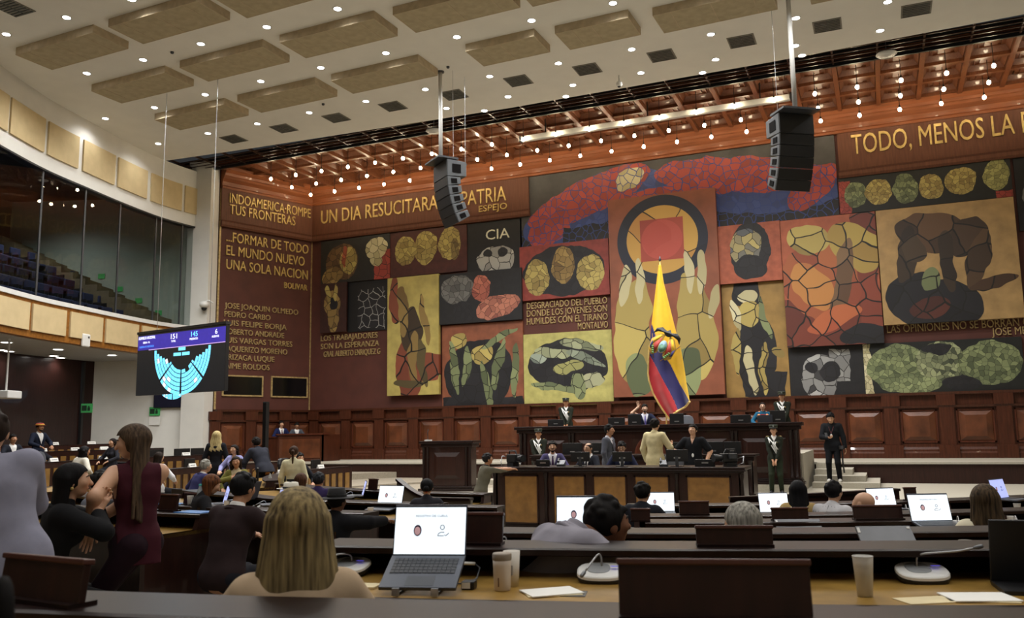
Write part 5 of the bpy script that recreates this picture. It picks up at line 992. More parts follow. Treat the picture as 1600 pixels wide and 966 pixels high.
def monitor(p, a, lab, w=.5, h=.3, stand=True, white=False, group='black monitors seen from behind'):
    t = thing('monitor', lab, 'monitor', p, a, group); zb = .1 if stand else .0
    MB().box(-w / 2, w / 2, -.02, .02, zb, zb + h).build('casing', M['black'], t, bevel=.008)
    if stand: MB().box(-.03, .03, -.03, .0, .01, zb + .1).build('neck', M['gunmetal'], t); MB().box(-.12, .12, -.09, .07, 0, .012).build('foot', M['black'], t)
    MB().box(-.06, .07, -.024, -.02, zb + .06, zb + .09).build('port_panel', M['steel'], t)
for r, z, x, w_, lab in ((15.3, 1.0, 238, .8, 'wide black monitor behind the woman in maroon'), (15.3, 1.0, 284, .6, 'tilted black monitor right of the wide one on the left bank'), (15.3, 1.0, 308, .5, 'low black monitor on the left bank by the white wall'), (8.5, .73, 493, .45, 'black monitor on the left bank by the slatted end'), (8.5, .73, 373, .35, 'narrow black monitor hiding the woman in olive'), (11.9, .8, 295, .45, 'black monitor before the white-shirted woman')):
    a = az_at_left(x, r + .1, z); monitor(pol(r + .1, a, z), math.radians(a) + PI, lab, w_, .34, stand=False)
HB = 1.84
def onbench(x, Y, z): q = aty(x, 650, Y); return (q[0], Y, z)
for x, w_, h_, lab in ((868, .5, .2, 'on the high bench left of the upper left guard'), (963, .5, .22, 'on the high bench left of the waving man'), (1157, .55, .22, 'on the high bench left of the woman in blue'), (991, .38, .3, 'on the high bench right in front of the waving man'), (1057, .4, .3, 'on the high bench under the tip of the flag'), (1215, .4, .32, 'on the high bench in front of the upper right guard')): monitor(onbench(x, 24.6, HB), 0, 'black monitor ' + lab, w_, h_, stand=False)
for x, w_, lab in ((893, .55, 'on the second bench behind the purple suit man'), (930, .4, 'on the second bench behind the balding man'), (1052, .45, 'on the second bench left of the man in black polo'), (1112, .5, 'on the second bench right of the man in black polo'), (1142, .42, 'on the second bench at its right end')): monitor(onbench(x, 21.9, 1.08), 0, 'black monitor ' + lab, w_, .3, stand=False)
FD = .96
for x, w_, h_, st_, lab in ((905, .42, .2, True, 'on the front desk hiding the balding man'), (970, .42, .2, True, 'on the front desk hiding the man in glasses'), (1055, .44, .24, True, 'on the front desk below the man in black polo'), (847, .3, .14, False, 'low on the front desk left of the purple suit man'), (1098, .4, .14, False, 'low on the front desk right of the others')): monitor(onbench(x, 17.62, FD), 0, 'black monitor ' + lab, w_, h_, stand=st_)
# video cameras on the front desk
for x, yaw, lab in ((800, 60, 'black video camera at the left end of the front desk beside the camera operator'), (1138, -50, 'black video camera with cables at the right end of the front desk')):
    p = onbench(x, 17.7, FD); t = thing('video_camera', lab, 'video camera', p, math.radians(yaw))
    MB().box(-.09, .09, -.2, .12, .08, .26).build('body', M['black'], t, bevel=.02); MB().tube([(0, -.2, .17), (0, -.3, .17), (0, -.3, .17), (0, -.38, .17)], [.06, .06, .075, .08], 14).build('lens', M['blackmetal'], t); MB().tube([(0, -.14, .26), (0, -.1, .33), (0, .1, .33), (0, .12, .26)], .016, 8).build('carry_handle', M['black'], t)
    MB().box(.1, .16, -.1, .04, .16, .25).build('flip_screen', M['gunmetal'], t); MB().box(-.08, .08, -.12, .1, 0, .08).build('tripod_head', M['blackmetal'], t); MB().box(-.05, .05, -.21, -.2, .1, .13).build('badge', M['steel'], t)
    c = MB(); c.tube([(.1, .1, .15), (.25, .15, .2), (.3, .1, .08), (.2, 0, .02)], .008, 6); c.tube([(-.09, .1, .2), (-.2, .12, .22), (-.28, .05, .1), (-.3, 0, .02)], .008, 6); c.build('cables', M['steel'], t, smooth=True)
for x, lab in ((1034, 'small grey desk phone left of the monitor on the front desk'), (875, 'grey desk phone right of the purple suit man')):
    p = onbench(x, 17.6, FD); t = thing('desk_phone', lab, 'telephone', p, math.radians(8)); MB().prism([(-.09, 0), (.09, 0), (.09, .13), (-.09, .05)], -.08, .08, lambda b_, z, h: (h, b_, z)).build('body', M['gunmetal'], t); MB().tube([(-.06, -.02, .1), (-.06, .07, .16)], .02, 8).build('handset', M['black'], t)
# notebook-like grey screens and armchairs at the high bench
p = onbench(1195, 24.55, HB); t = thing('laptop', 'grey laptop lid in front of the woman in blue on the high bench', 'laptop', p, 0); MB().box(-.2, .2, 0, .012, 0, .2, Matrix.Rotation(.1, 4, 'X')).build('lid', lid_m, t); MB().box(-.2, .2, .02, .25, 0, .015).build('base', lid_m, t)
def armchair(p, a, lab, m='blackl', group='office armchairs'):
    t = thing('armchair', lab, 'chair', p, a, group)
    MB().box(-.27, .27, -.25, .25, .4, .52).build('seat', M[m], t, bevel=.04)
    b = MB(); vs = []
    for z, w, y in ((.5, .25, -.22), (.7, .27, -.27), (.95, .27, -.31), (1.06, .22, -.33), (1.1, .12, -.34)): vs.append((z, w, y))
    v = []; 
    for z, w, y in vs: v += [(-w, y, z), (w, y, z), (w * .95, y - .1, z), (-w * .95, y - .1, z)]
    f = [(0, 3, 2, 1), tuple(16 + i for i in range(4))] + [(4 * j + i, 4 * j + (i + 1) % 4, 4 * j + 4 + (i + 1) % 4, 4 * j + 4 + i) for j in range(4) for i in range(4)]
    b.add(v, f).build('backrest', M[m], t, bevel=.02)
    for s in (-1, 1):
        MB().tube([(s * .29, -.2, .5), (s * .31, -.15, .66), (s * .31, .12, .66), (s * .29, .18, .5)], .025, 8).build('armrest', M['black'], t, smooth=True)
    MB().tube([(0, 0, .08), (0, 0, .4)], .03, 10).build('gas_column', M['gunmetal'], t)
    for k in range(5): MB().tube([(0, 0, .1), (.28 * math.cos(k * 1.2566), .28 * math.sin(k * 1.2566), .05)], .02, 6).tube([(.28 * math.cos(k * 1.2566), .28 * math.sin(k * 1.2566), .05), (.28 * math.cos(k * 1.2566), .28 * math.sin(k * 1.2566), 0)], .025, 6).build('leg', M['black'], t)
    return t
ac = armchair((*onbench(1066, 25.4, 0)[:2], 1.0), PI, 'empty grey high-backed armchair on the dais right of the flag', 'greyl')
a = az_at_left(75, 16.3, 1.2); armchair(pol(16.3, a, .27), math.radians(a), 'empty grey leather armchair on the left bank', 'greyl')
a = az_at_left(305, 9.6, 1.0)
for r, z, x, lab in ((9.5, .0, 462, 'empty black armchair behind the blond head in the left bank'),):
    a = az_at_left(x, r, .8); armchair(pol(r, a, z), math.radians(a), lab)
p = atz(303, 780, .5); armchair(pol(11.3, -22, .07), math.radians(-22), 'black armchair behind the brown-haired woman looking down')
p = onbench(1043, 20.6, 0); armchair((p[0], 20.6, 0), PI, 'dark blue-grey armchair behind the monitors left of the man in black polo', 'greyl')

p = pol(18.2 + .42, -1.2, 1.14); q = head_at_(14, 945, 1.25) if False else None
w_ = EYE + ray(2, 962) / FPX * 1.3
t = thing('handbag', 'black bag with a pale gold chain handle at the lower left corner, out of focus', 'bag', (w_[0], w_[1], 1.14), math.radians(-30))
hz_ = w_[2] - 1.14
MB().add([(-.13, -.05, 0), (.13, -.05, 0), (.13, .05, 0), (-.13, .05, 0), (-.1, -.03, hz_ * .93), (.1, -.03, hz_ * .93), (.1, .03, hz_ * .93), (-.1, .03, hz_ * .93)], [(3, 2, 1, 0), (4, 5, 6, 7), (0, 1, 5, 4), (1, 2, 6, 5), (2, 3, 7, 6), (3, 0, 4, 7)]).build('body', M['inner'], t, bevel=.02)
MB().tube([(-.06 + .06 * (1 - math.cos(k * PI / 8)), 0, hz_ * .9 + .08 * math.sin(k * PI / 8)) for k in range(9)], .011, 8).build('handle', M['inner'], t, smooth=True)
for k in range(9): MB().ball((.028 + .004 * k, -.04, hz_ * .93 + .05 - k * .014), (.011, .008, .01), 8, 6).build('chain_link', M['gold'], t, smooth=True)
# ================================================================ PEOPLE
class SDF:
    """distance-field solid: smooth union of tapered capsules and ellipsoids, cut by planes, meshed by surface nets"""
    def __init__(s): s.p = []; s.c = []
    def cap(s, a, b, ra, rb, k=.02, flat=None):      # flat=(axis, q): squash along the axis by q
        s.p.append(('c', np.array(a, float), np.array(b, float), ra, rb, k, flat)); return s
    def ell(s, c, r, R=None, k=.02):
        s.p.append(('e', np.array(c, float), np.array(r, float), np.eye(3) if R is None else np.array(R, float), 0, k, None)); return s
    def cut(s, fn): s.c.append(fn); return s
    def bounds(s, p):
        if p[0] == 'c':
            r = max(p[3], p[4]); return np.minimum(p[1], p[2]) - r, np.maximum(p[1], p[2]) + r
        r = p[2].max(); return p[1] - r, p[1] + r
    def mesh(s, h):
        lo = np.min([s.bounds(p)[0] for p in s.p], 0) - 3 * h; hi = np.max([s.bounds(p)[1] for p in s.p], 0) + 3 * h
        n = np.ceil((hi - lo) / h).astype(int) + 1
        F = np.full(n, 1.0, np.float32)
        ax = [lo[i] + h * np.arange(n[i]) for i in range(3)]
        for p in s.p:
            a, b = s.bounds(p); m = p[5] + 2.5 * h
            i0 = np.clip(np.floor((a - m - lo) / h).astype(int), 0, n - 1); i1 = np.clip(np.ceil((b + m - lo) / h).astype(int) + 1, 1, n)
            X, Y, Z = np.meshgrid(*[ax[i][i0[i]:i1[i]] for i in range(3)], indexing='ij', sparse=True)
            if p[0] == 'c':
                A, B = p[1], p[2]; q = [X - A[0], Y - A[1], Z - A[2]]; d = B - A; ra, rb = p[3], p[4]
                if p[6] is not None:
                    u, qf = p[6]; dot = q[0] * u[0] + q[1] * u[1] + q[2] * u[2]; q = [q[i] + dot * u[i] * (1 / qf - 1) for i in range(3)]; d = d + u * d.dot(u) * (1 / qf - 1)
                L2 = max(d.dot(d), 1e-9); t = np.clip((q[0] * d[0] + q[1] * d[1] + q[2] * d[2]) / L2, 0, 1)
                D = np.sqrt((q[0] - t * d[0]) ** 2 + (q[1] - t * d[1]) ** 2 + (q[2] - t * d[2]) ** 2) - (ra + (rb - ra) * t)
                if p[6] is not None: D = D * min(1, max(p[6][1], .6))
            else:
                Rt = p[3]; q = [X - p[1][0], Y - p[1][1], Z - p[1][2]]
                l = [(q[0] * Rt[0, i] + q[1] * Rt[1, i] + q[2] * Rt[2, i]) / p[2][i] for i in range(3)]
                k0 = np.sqrt(l[0] ** 2 + l[1] ** 2 + l[2] ** 2); D = (k0 - 1) * p[2].min() * 1.0 if False else k0 * (k0 - 1) / np.maximum(np.sqrt((l[0] / p[2][0]) ** 2 + (l[1] / p[2][1]) ** 2 + (l[2] / p[2][2]) ** 2), 1e-6)
            sl = tuple(slice(i0[i], i1[i]) for i in range(3)); G = F[sl]; k = max(p[5], 1e-5)
            hh = np.maximum(k - np.abs(G - D), 0) / k; F[sl] = np.minimum(G, D) - hh * hh * k * .25
        if s.c:
            X, Y, Z = np.meshgrid(*ax, indexing='ij', sparse=True)
            for fn in s.c: F = np.maximum(F, fn(X, Y, Z).astype(np.float32))
        return surface_nets(F, lo, h)
def surface_nets(F, lo, h):
    ins = F < 0; nx, ny, nz = F.shape
    corner = [(i, j, k) for i in (0, 1) for j in (0, 1) for k in (0, 1)]
    sub = lambda A, c: A[c[0]:nx - 1 + c[0], c[1]:ny - 1 + c[1], c[2]:nz - 1 + c[2]]
    cnt = sum(sub(ins, c).astype(np.int8) for c in corner); act = (cnt > 0) & (cnt < 8)
    I = np.argwhere(act)
    if len(I) == 0: return np.zeros((0, 3)), np.zeros((0, 4), int)
    vid = np.full(act.shape, -1, np.int32); vid[act] = np.arange(len(I))
    S_ = np.zeros((len(I), 3)); C_ = np.zeros(len(I))
    val = {c: sub(F, c)[act] for c in corner}
    for a in corner:
        for ax in range(3):
            if a[ax] == 0:
                b = tuple(1 if i == ax else a[i] for i in range(3)); fa, fb = val[a], val[b]; m = (fa < 0) != (fb < 0)
                t = np.where(m, fa / np.where(m, fa - fb, 1), 0); P = np.tile(np.array(a, float), (len(I), 1)); P[:, ax] = t
                S_[m] += P[m]; C_[m] += 1
    V = lo + h * (I + S_ / C_[:, None]); Q = []
    for ax in range(3):
        u, v = (ax + 1) % 3, (ax + 2) % 3
        a = [slice(None)] * 3; b = [slice(None)] * 3; a[ax] = slice(0, -1); b[ax] = slice(1, None)
        for d in (u, v): a[d] = slice(1, -1); b[d] = slice(1, -1)
        A, B = ins[tuple(a)], ins[tuple(b)]; E = np.argwhere(A != B)
        if len(E) == 0: continue
        flip = A[tuple(E.T)]; off = np.zeros(3, int); off[u] = 1; off[v] = 1; E = E + off
        du = np.zeros(3, int); du[u] = 1; dv = np.zeros(3, int); dv[v] = 1
        g = lambda o: vid[tuple((E + o).T)]
        q = np.stack([g(-du - dv), g(-dv), g(0 * du), g(-du)], 1); q[~flip] = q[~flip][:, ::-1]; Q.append(q)
    return V, np.concatenate(Q)
def mesh_obj(name, VQ, m, parent, loc=None):
    V, Q = VQ; me = bpy.data.meshes.new(name); me.vertices.add(len(V)); me.vertices.foreach_set('co', V.astype(np.float32).ravel())
    me.loops.add(len(Q) * 4); me.loops.foreach_set('vertex_index', Q.astype(np.int32).ravel()); me.polygons.add(len(Q)); me.polygons.foreach_set('loop_start', np.arange(0, len(Q) * 4, 4, dtype=np.int32))
    me.polygons.foreach_set('use_smooth', np.ones(len(Q), bool)); me.update(calc_edges=True); me.validate(); me.materials.append(m)
    o = bpy.data.objects.new(name, me); COL.objects.link(o); o.parent = parent; return o
def rotm(ax, deg): return np.array(Matrix.Rotation(math.radians(deg), 3, ax))
def unit(v): v = np.array(v, float); return v / max(np.linalg.norm(v), 1e-9)
def ik(S0, T, l1, l2, hint):
    d = T - S0; L = np.linalg.norm(d); u = d / max(L, 1e-6)
    if L > (l1 + l2) * .995: T = S0 + u * (l1 + l2) * .995; L = (l1 + l2) * .995
    x = (l1 * l1 - l2 * l2 + L * L) / (2 * L); h_ = math.sqrt(max(l1 * l1 - x * x, 0)); hv = np.array(hint, float); hv = hv - u * hv.dot(u); return S0 + u * x + unit(hv) * h_, T
SKIN = {'l': '#c99b7c', 'm': '#b07f5e', 'd': '#7d5238', 'p': '#d6ac90'}
def hand(S_, W_, d, palm, H, side_, curl=.35, k=.006, spread=1.0, point=False):
    """five-fingered hand from wrist W_ pointing along d; palm = palm normal"""
    d = unit(d); n = unit(np.array(palm) - d * np.dot(palm, d)); w = np.cross(n, d) * side_        # w points to the thumb side
    L = .108 * H; pl = L * .52
    S_.cap(W_, W_ + d * pl * .3, .021 * H / 1.7, .023 * H / 1.7, k, (n, .7))
    S_.cap(W_ + d * pl * .35 + w * .018, W_ + d * pl * .95 + w * .022, .019, .017, .012, (n, .75)); S_.cap(W_ + d * pl * .35 - w * .016, W_ + d * pl * .9 - w * .02, .019, .016, .012, (n, .75))
    for i, (o, ln) in enumerate(((.030, .86), (.010, 1.0), (-.010, .94), (-.029, .74))):
        b = W_ + d * pl * (.96 - .04 * abs(i - 1)) + w * o; fl = L * .5 * ln; a = w * o * 2.6 * spread
        d1 = unit(d + a - n * 0 + n * curl * .7); m = b + d1 * fl * .42; d2 = unit(d + a * .8 + n * curl * 1.9); m2 = m + d2 * fl * .33; d3 = unit(d * (1 - curl * .6) + n * curl * 2.6)
        S_.cap(b, m, .0092, .0086, k); S_.cap(m, m2, .0086, .008, .003); S_.cap(m2, m2 + d3 * fl * .25, .008, .0068, .003)
    b = W_ + d * pl * .3 + w * .026; t1 = unit(d * .75 + w * .8 + n * .3); m = b + t1 * L * .24; S_.cap(W_ + d * pl * .15 + w * .012, b, .014, .013, .01); S_.cap(b, m, .0125, .0105, .008); S_.cap(m, m + unit(d + w * .25 + n * .3) * L * .17, .0102, .0085, .003)
def person(label, pos, yaw, H=1.7, pose='stand', lean=0, bend=0, side_lean=0, head=(0, 0, 0), LH=None, RH=None, sex='m', skin='m', hair=('short', '#1a1512'), top=('suit', '#2b2c33', '#e4e2de', None), legs='#22232a', vox=.011, extra=(), curl=.35, seat=.46, twist=0, legpose=None, Lp=None, Rp=None, build=1.0, fx=True, elbow=(1.0, .4), feet=True, cap_=None, dry=False, hlen=.3, neckfwd=0):
    """local axes: +X the person's right... faces local +Y; yaw turns +Y to the world"""
    bw = build * (1.0 if sex == 'm' else .9)
    sk = None if dry else mat('skin_' + skin, SKIN[skin], .55, var=.06, scale=9); sc = H / 1.72
    hipz = {'stand': .525 * H, 'sit': seat + .09 * sc, 'perch': seat + .09 * sc}[pose]
    P = np.array([0, 0, hipz])
    RL = rotm('Z', twist) @ rotm('Y', side_lean) @ rotm('X', -lean)
    ux = RL @ np.array([1., 0, 0]); uf = RL @ np.array([0, 1., 0]); uz = RL @ np.array([0, 0, 1.])
    RB = rotm('X', -bend); uz2 = RL @ (RB @ np.array([0, 0, 1.])); uf2 = RL @ (RB @ np.array([0, 1., 0]))
    waist = P + uz * .1 * H; chest = waist + uz2 * .115 * H; nb = chest + uz2 * .092 * H
    sw = (.104 if sex == 'm' else .092) * H * build ** .5
    shl, shr = nb - uz2 * .022 * H - ux * sw, nb - uz2 * .022 * H + ux * sw
    nf = math.radians(neckfwd); nv = uz2 * math.cos(nf) + uf2 * math.sin(nf); neck = nb + nv * .035 * H + uf2 * .01 * H
    HR = rotm('Z', twist + head[0]) @ rotm('X', head[1]) @ rotm('Y', head[2])
    hx, hf, hz = HR @ np.array([1., 0, 0]), HR @ np.array([0, 1., 0]), HR @ np.array([0, 0, 1.])
    hc = neck + (hz if neckfwd == 0 else nv) * .062 * H + hf * .012 * H + nv * .012 * H       # head centre
    u = .0655 * H                                                    # half head height
    if dry: return hc + hz * u * 1.02, hc
    root = thing('person', label, 'person', pos, yaw)
    la, lf = .172 * H, .15 * H
    loc = lambda v: np.array([v[0], v[1], v[2]], float)
    Lw = loc(LH) if LH is not None else (np.array([-sw - .06, .05, hipz - .04]) if pose == 'stand' else np.array([-.2, .3, hipz + .17]))
    Rw = loc(RH) if RH is not None else (np.array([sw + .06, .05, hipz - .04]) if pose == 'stand' else np.array([.2, .3, hipz + .17]))
    eL, Lw = ik(shl, Lw, la, lf, -ux * elbow[0] - uf * elbow[1] - uz * .5); eR, Rw = ik(shr, Rw, la, lf, ux * elbow[0] - uf * elbow[1] - uz * .5)
    # legs
    th, sh = .245 * H, .245 * H; hipL, hipR = P - np.array([.052 * H, 0, .02]), P + np.array([.052 * H, 0, -.02])
    if pose == 'stand':
        dx = .02 if legpose is None else legpose; fL, fR = np.array([-.06 * H - dx, -.02, .045 * H]), np.array([.06 * H + dx, .03, .045 * H]); kh = (0, 1, 0)
    elif pose == 'sit': fL, fR = np.array([-.08 * H, th * .92, .045 * H]), np.array([.08 * H, th * .92, .045 * H]); kh = (0, 1, 1.6)
    else: fL, fR = np.array([-.08 * H, .4, max(.045 * H, hipz - .44 * H)]), np.array([.08 * H, .36, max(.045 * H, hipz - .44 * H)]); kh = (0, 1, 1.6)
    kL, fL = ik(hipL, fL, th, sh, kh); kR, fR = ik(hipR, fR, th, sh, kh)
    def torso(S_, g=0., k=.05):
        S_.cap(P - ux * .042 * H * bw, P + ux * .042 * H * bw, .068 * H * bw + g, .068 * H * bw + g, k, (uf, .86)); S_.cap(P, waist, (.082 if sex == 'm' else .075) * H * bw + g, (.08 if sex == 'm' else .068) * H * bw + g, k, (uf, .74))
        S_.cap(waist, chest, (.08 if sex == 'm' else .068) * H * bw + g, .086 * H * bw + g, k, (uf2, .74)); S_.cap(chest - ux * .03 * H, chest + ux * .03 * H, .07 * H * bw + g, .07 * H * bw + g, k, (uf2, .85))
        S_.cap(shl + ux * .02 * H - uz2 * .008 * H, shr - ux * .02 * H - uz2 * .008 * H, .042 * H + g, .042 * H + g, k)
        if sex == 'f':
            for s in (-1, 1): S_.ell(chest + ux * s * .042 * H + uf2 * .05 * H - uz2 * .0 * H, (.036 * H + g, .036 * H + g, .036 * H + g), None, .04)
        S_.cap(nb - uz2 * .03 * H, nb + uz2 * .012 * H, .05 * H + g, .03 * H + g, k)
    def arm(S_, s, g=0., upto=1.0, k=.03):
        a, e, w = ((shl, eL, Lw), (shr, eR, Rw))[s]; S_.cap(a, e, .036 * H * build + g, .028 * H * build + g, k)
        if upto > .5: q = (upto - .5) * 2; S_.cap(e, e + (w - e) * q, .028 * H * build + g, (.028 - .009 * q) * H * build + g, .02)
    # ---- body: one surface, finer at head and hands
    B = SDF(); torso(B, -.006)
    for s in (0, 1): arm(B, s)
    for hp, kn, ft, s in ((hipL, kL, fL, -1), (hipR, kR, fR, 1)):
        B.cap(hp, kn, .05 * H, .034 * H, .04); B.cap(kn, ft, .033 * H, .022 * H, .02)
        B.cap(ft - np.array([0, .02, .02]), ft + np.array([s * .015, .09 * H, -.025 * H]), .024 * H, .018 * H, .02)
    B.cap(nb - uz2 * .01, hc - hz * u * .3 - hf * .012, .031 * H * (1 if sex == 'm' else .88), .03 * H * (1 if sex == 'm' else .86), .02)
    V, Q = B.mesh(max(vox, .009))
    Hd = SDF(); wd = 1.0 if sex == 'm' else .95
    Hd.ell(hc + hz * u * .22 - hf * u * .1, (u * .77 * wd, u * .9, u * .8), HR, .01)       # skull
    Hd.ell(hc - hz * u * .18 + hf * u * .22, (u * .62 * wd, u * .62, u * .72), HR, .03)        # face
    Hd.ell(hc - hz * u * .66 + hf * u * .42, (u * .34 * wd, u * .3, u * .26), HR, .035)       # jaw
    Hd.cap(hc + hf * u * .84 + hz * u * .08, hc + hf * u * 1.02 - hz * u * .2, u * .1, u * .135, .012)     # nose
    Hd.cap(hc + hf * u * .72 + hz * u * .2 - hx * u * .3, hc + hf * u * .72 + hz * u * .2 + hx * u * .3, u * .13, u * .13, .02)   # brow
    Hd.cap(hc + hf * u * .78 - hz * u * .46 - hx * u * .14, hc + hf * u * .78 - hz * u * .46 + hx * u * .14, u * .085, u * .085, .01)      # lips
    for s in (-1, 1): Hd.ell(hc + hx * s * u * .76 * wd - hf * u * .08 - hz * u * .06, (u * .1, u * .2, u * .3), HR, .006); Hd.ell(hc + hf * u * .62 + hx * s * u * .34 - hz * u * .12, (u * .24, u * .2, u * .2), HR, .03)
    Hd.cap(hc - hz * u * .4 - hf * .01, neck - uz2 * .05, .03 * H * (1 if sex == 'm' else .86), .032 * H * (1 if sex == 'm' else .86), .02)
    parts = [(V, Q), Hd.mesh(vox * .55)]
    for s, (e, w, pn) in enumerate(((eL, Lw, Lp), (eR, Rw, Rp))):
        Hn = SDF(); hd = unit(w - e); dflt = np.array([0, .2, -1.]) if pose != 'stand' or LH is not None or RH is not None else np.array([1. if s == 0 else -1., 0, 0])
        dirn = hd if pn is None or len(pn) < 2 else unit(pn[1]); hand(Hn, w, dirn, dflt if pn is None else np.array(pn[0], float), H, 1 if s == 0 else -1, curl if not (pn and len(pn) > 2) else pn[2], spread=1.0 if not (pn and len(pn) > 3) else pn[3]); Hn.cap(w - hd * .05, w, .022 * H, .019 * H, .01); parts.append(Hn.mesh(min(vox * .55, .0065)))
    off = 0; VV = []; QQ = []
    for v, q in parts: VV.append(v); QQ.append(q + off); off += len(v)
    mesh_obj('body', (np.concatenate(VV), np.concatenate(QQ)), sk, root)
    # ---- face details
    if fx:
        ew, eb = MB(), MB(); mo = MB(); br = MB(); Rm = Matrix(HR.tolist())
        for s in (-1, 1):
            c = hc + hf * u * .79 + hx * s * u * .31 + hz * u * .05; ew.ball(c, (u * .13, u * .07, u * .065), 10, 6, Rm); eb.ball(c + hf * u * .035, (u * .058, u * .05, u * .062), 8, 6, Rm)
            br.tube([hc + hf * u * .86 + hx * s * u * .15 + hz * u * .26, hc + hf * u * .84 + hx * s * u * .33 + hz * u * .31, hc + hf * u * .72 + hx * s * u * .5 + hz * u * .24], [u * .035, u * .045, u * .025], 6)
        mo.ball(hc + hf * u * .85 - hz * u * .46, (u * .2, u * .05, u * .055), 10, 6, Rm)
        ew.build('eyes', mat('eye_white', '#d9d4cc', .4), root, smooth=True); eb.build('irises', mat('eye_dark', '#1c120c', .2), root, smooth=True); br.build('eyebrows', mat('brow_' + hair[1], hair[1] if hair[0] not in ('bald',) else '#3a2a20', .8), root, smooth=True); mo.build('lips', mat('lips_' + skin + sex, {'l': '#a8625a', 'm': '#8e5044', 'd': '#5c3428', 'p': '#b06a62'}[skin] if sex == 'f' else {'l': '#a8746a', 'm': '#8a5c4c', 'd': '#5a382c', 'p': '#b47c70'}[skin], .5), root, smooth=True)
    # ---- hair
    hm = mat('hair_' + hair[1] + ('_' + hair[2] if len(hair) > 2 else ''), hair[1], .7, var=.45, scale=5, stretch=(9, 9, .8), bump=.3, detail=6, spec=.15)
    if len(hair) > 2:
        rp = [n_ for n_ in hm.node_tree.nodes if n_.type == 'VALTORGB'][0]; rp.color_ramp.elements[0].color = lin(hair[1]) + (1,); rp.color_ramp.elements[1].color = lin(hair[2]) + (1,); [n_ for n_ in hm.node_tree.nodes if n_.type == 'MAPPING'][0].inputs['Scale'].default_value = (14, 14, .6)
    st = hair[0]
    if st != 'none':
        hh = SDF(); e_ = u * (.07 if st in ('bald', 'balding') else .11 if st == 'short' else .2 if st == 'verylong' else .12)
        hh.ell(hc + hz * u * .24 - hf * u * .12, (u * .77 * wd + e_, u * .9 + e_, u * .8 + e_), HR, .01)
        if st == 'short':
            rr = random.Random(int(abs(pos[0] * 100)))
            for k in range(34):
                t1, t2 = rr.uniform(0, 2 * PI), rr.uniform(0, 1.25); v_ = hx * math.sin(t2) * math.cos(t1) * .78 * wd + hf * math.sin(t2) * math.sin(t1) * .9 + hz * math.cos(t2) * .82; hh.ell(hc + hz * u * .26 - hf * u * .1 + v_ * u * 1.02, (u * rr.uniform(.16, .26),) * 3, None, .012)
        hv = np.array(hc, float); vf, vz, vx = hf, hz, hx
        low = {'short': -.35, 'bald': -.3, 'balding': -.3, 'pony': -.3, 'bun': -.3}.get(st, -.6)
        def facecut(X, Y, Z):
            a = (X - hv[0]) * vf[0] + (Y - hv[1]) * vf[1] + (Z - hv[2]) * vf[2]; c = (X - hv[0]) * vz[0] + (Y - hv[1]) * vz[1] + (Z - hv[2]) * vz[2]
            return np.minimum(a - u * (.28 if st != 'bald' else -.2) - np.maximum(c - u * .1, 0) * .75, u * (.58 if st not in ('balding',) else 1.2) - c + 0 * a) if st not in ('bald',) else np.maximum(a * .6 + c - u * .1, a - u * .1)
        def lowcut(X, Y, Z):
            c = (X - hv[0]) * vz[0] + (Y - hv[1]) * vz[1] + (Z - hv[2]) * vz[2]; a = (X - hv[0]) * vf[0] + (Y - hv[1]) * vf[1] + (Z - hv[2]) * vf[2]
            return u * low + a * .35 - c
        if st in ('short', 'bald', 'balding', 'pony', 'bun'): hh.cut(facecut).cut(lowcut)
        if st == 'balding':
            hh.cut(lambda X, Y, Z: -(np.sqrt((X - hv[0] - vz[0] * u * .95 - vf[0] * u * .1) ** 2 + (Y - hv[1] - vz[1] * u * .95 - vf[1] * u * .1) ** 2 + (Z - hv[2] - vz[2] * u * .95 - vf[2] * u * .1) ** 2) - u * .6))
        if st in ('long', 'curly', 'bob', 'verylong'):
            ln = {'long': .2, 'curly': .2, 'bob': .08, 'verylong': hlen}[st] * H; bk = -hf * u * .55
            hh.cut(facecut)
            L_ = SDF(); L_.p = list(hh.p); L_.c = list(hh.c); d = -uz2 * .0 + np.array([0, 0, -1.]); sp = 1.0 if st != 'curly' else 1.25
            for sx, fw, wdt in ((-.68, -.28, .3), (.68, -.28, .3), (-.38, -.62, .36), (.38, -.62, .36), (0, -.74, .38)):
                a = hc + hx * u * sx * wd + hf * u * fw + hz * u * .1; b = a + d * (ln + u * .6) + hx * u * sx * (.35 * sp) - uf2 * .045
                L_.cap(a, b, u * wdt * sp, u * wdt * .7 * sp, .03, (hf, .8))
            if st == 'curly':
                rr = random.Random(5)
                for k in range(26): t = rr.random(); L_.ell(hc + hx * u * rr.uniform(-1, 1) + hf * u * rr.uniform(-.9, .0) + hz * u * .3 + d * t * (ln + u * .5), (u * .3,) * 3, None, .01)
            if st in ('verylong',):
                for k in range(15): sx = (k - 7) / 7; a = hc + hx * u * sx * .85 * wd - hf * u * (.45 + .42 * math.sqrt(max(0, 1 - sx * sx))) + hz * u * .25; L_.cap(a, a + d * (ln + u * (.4 + .12 * ((k * 5) % 4))) + hx * u * sx * (1.25 if hlen > .4 else .6) - uf2 * .055, u * (.19 if hlen > .4 else .14), u * .11, .012)
            hh = L_
        if st == 'pony':
            a = hc - hf * u * .95 + hz * u * .35; hh2 = SDF(); hh2.cap(a, a - hf * u * .35 - hz * u * .3, u * .22, u * .26, .02).cap(a - hf * u * .35 - hz * u * .3, a - hf * u * .3 - hz * u * 2.4, u * .26, u * .12, .03); mesh_obj('ponytail', hh2.mesh(max(vox * .6, .005)), hm, root)
        if st == 'bun': hh2 = SDF(); hh2.ell(hc - hf * u * 1.1 - hz * u * .1, (u * .38,) * 3); mesh_obj('hair_bun', hh2.mesh(max(vox * .6, .005)), hm, root)
        mesh_obj('hair', hh.mesh(vox * .6), hm, root)
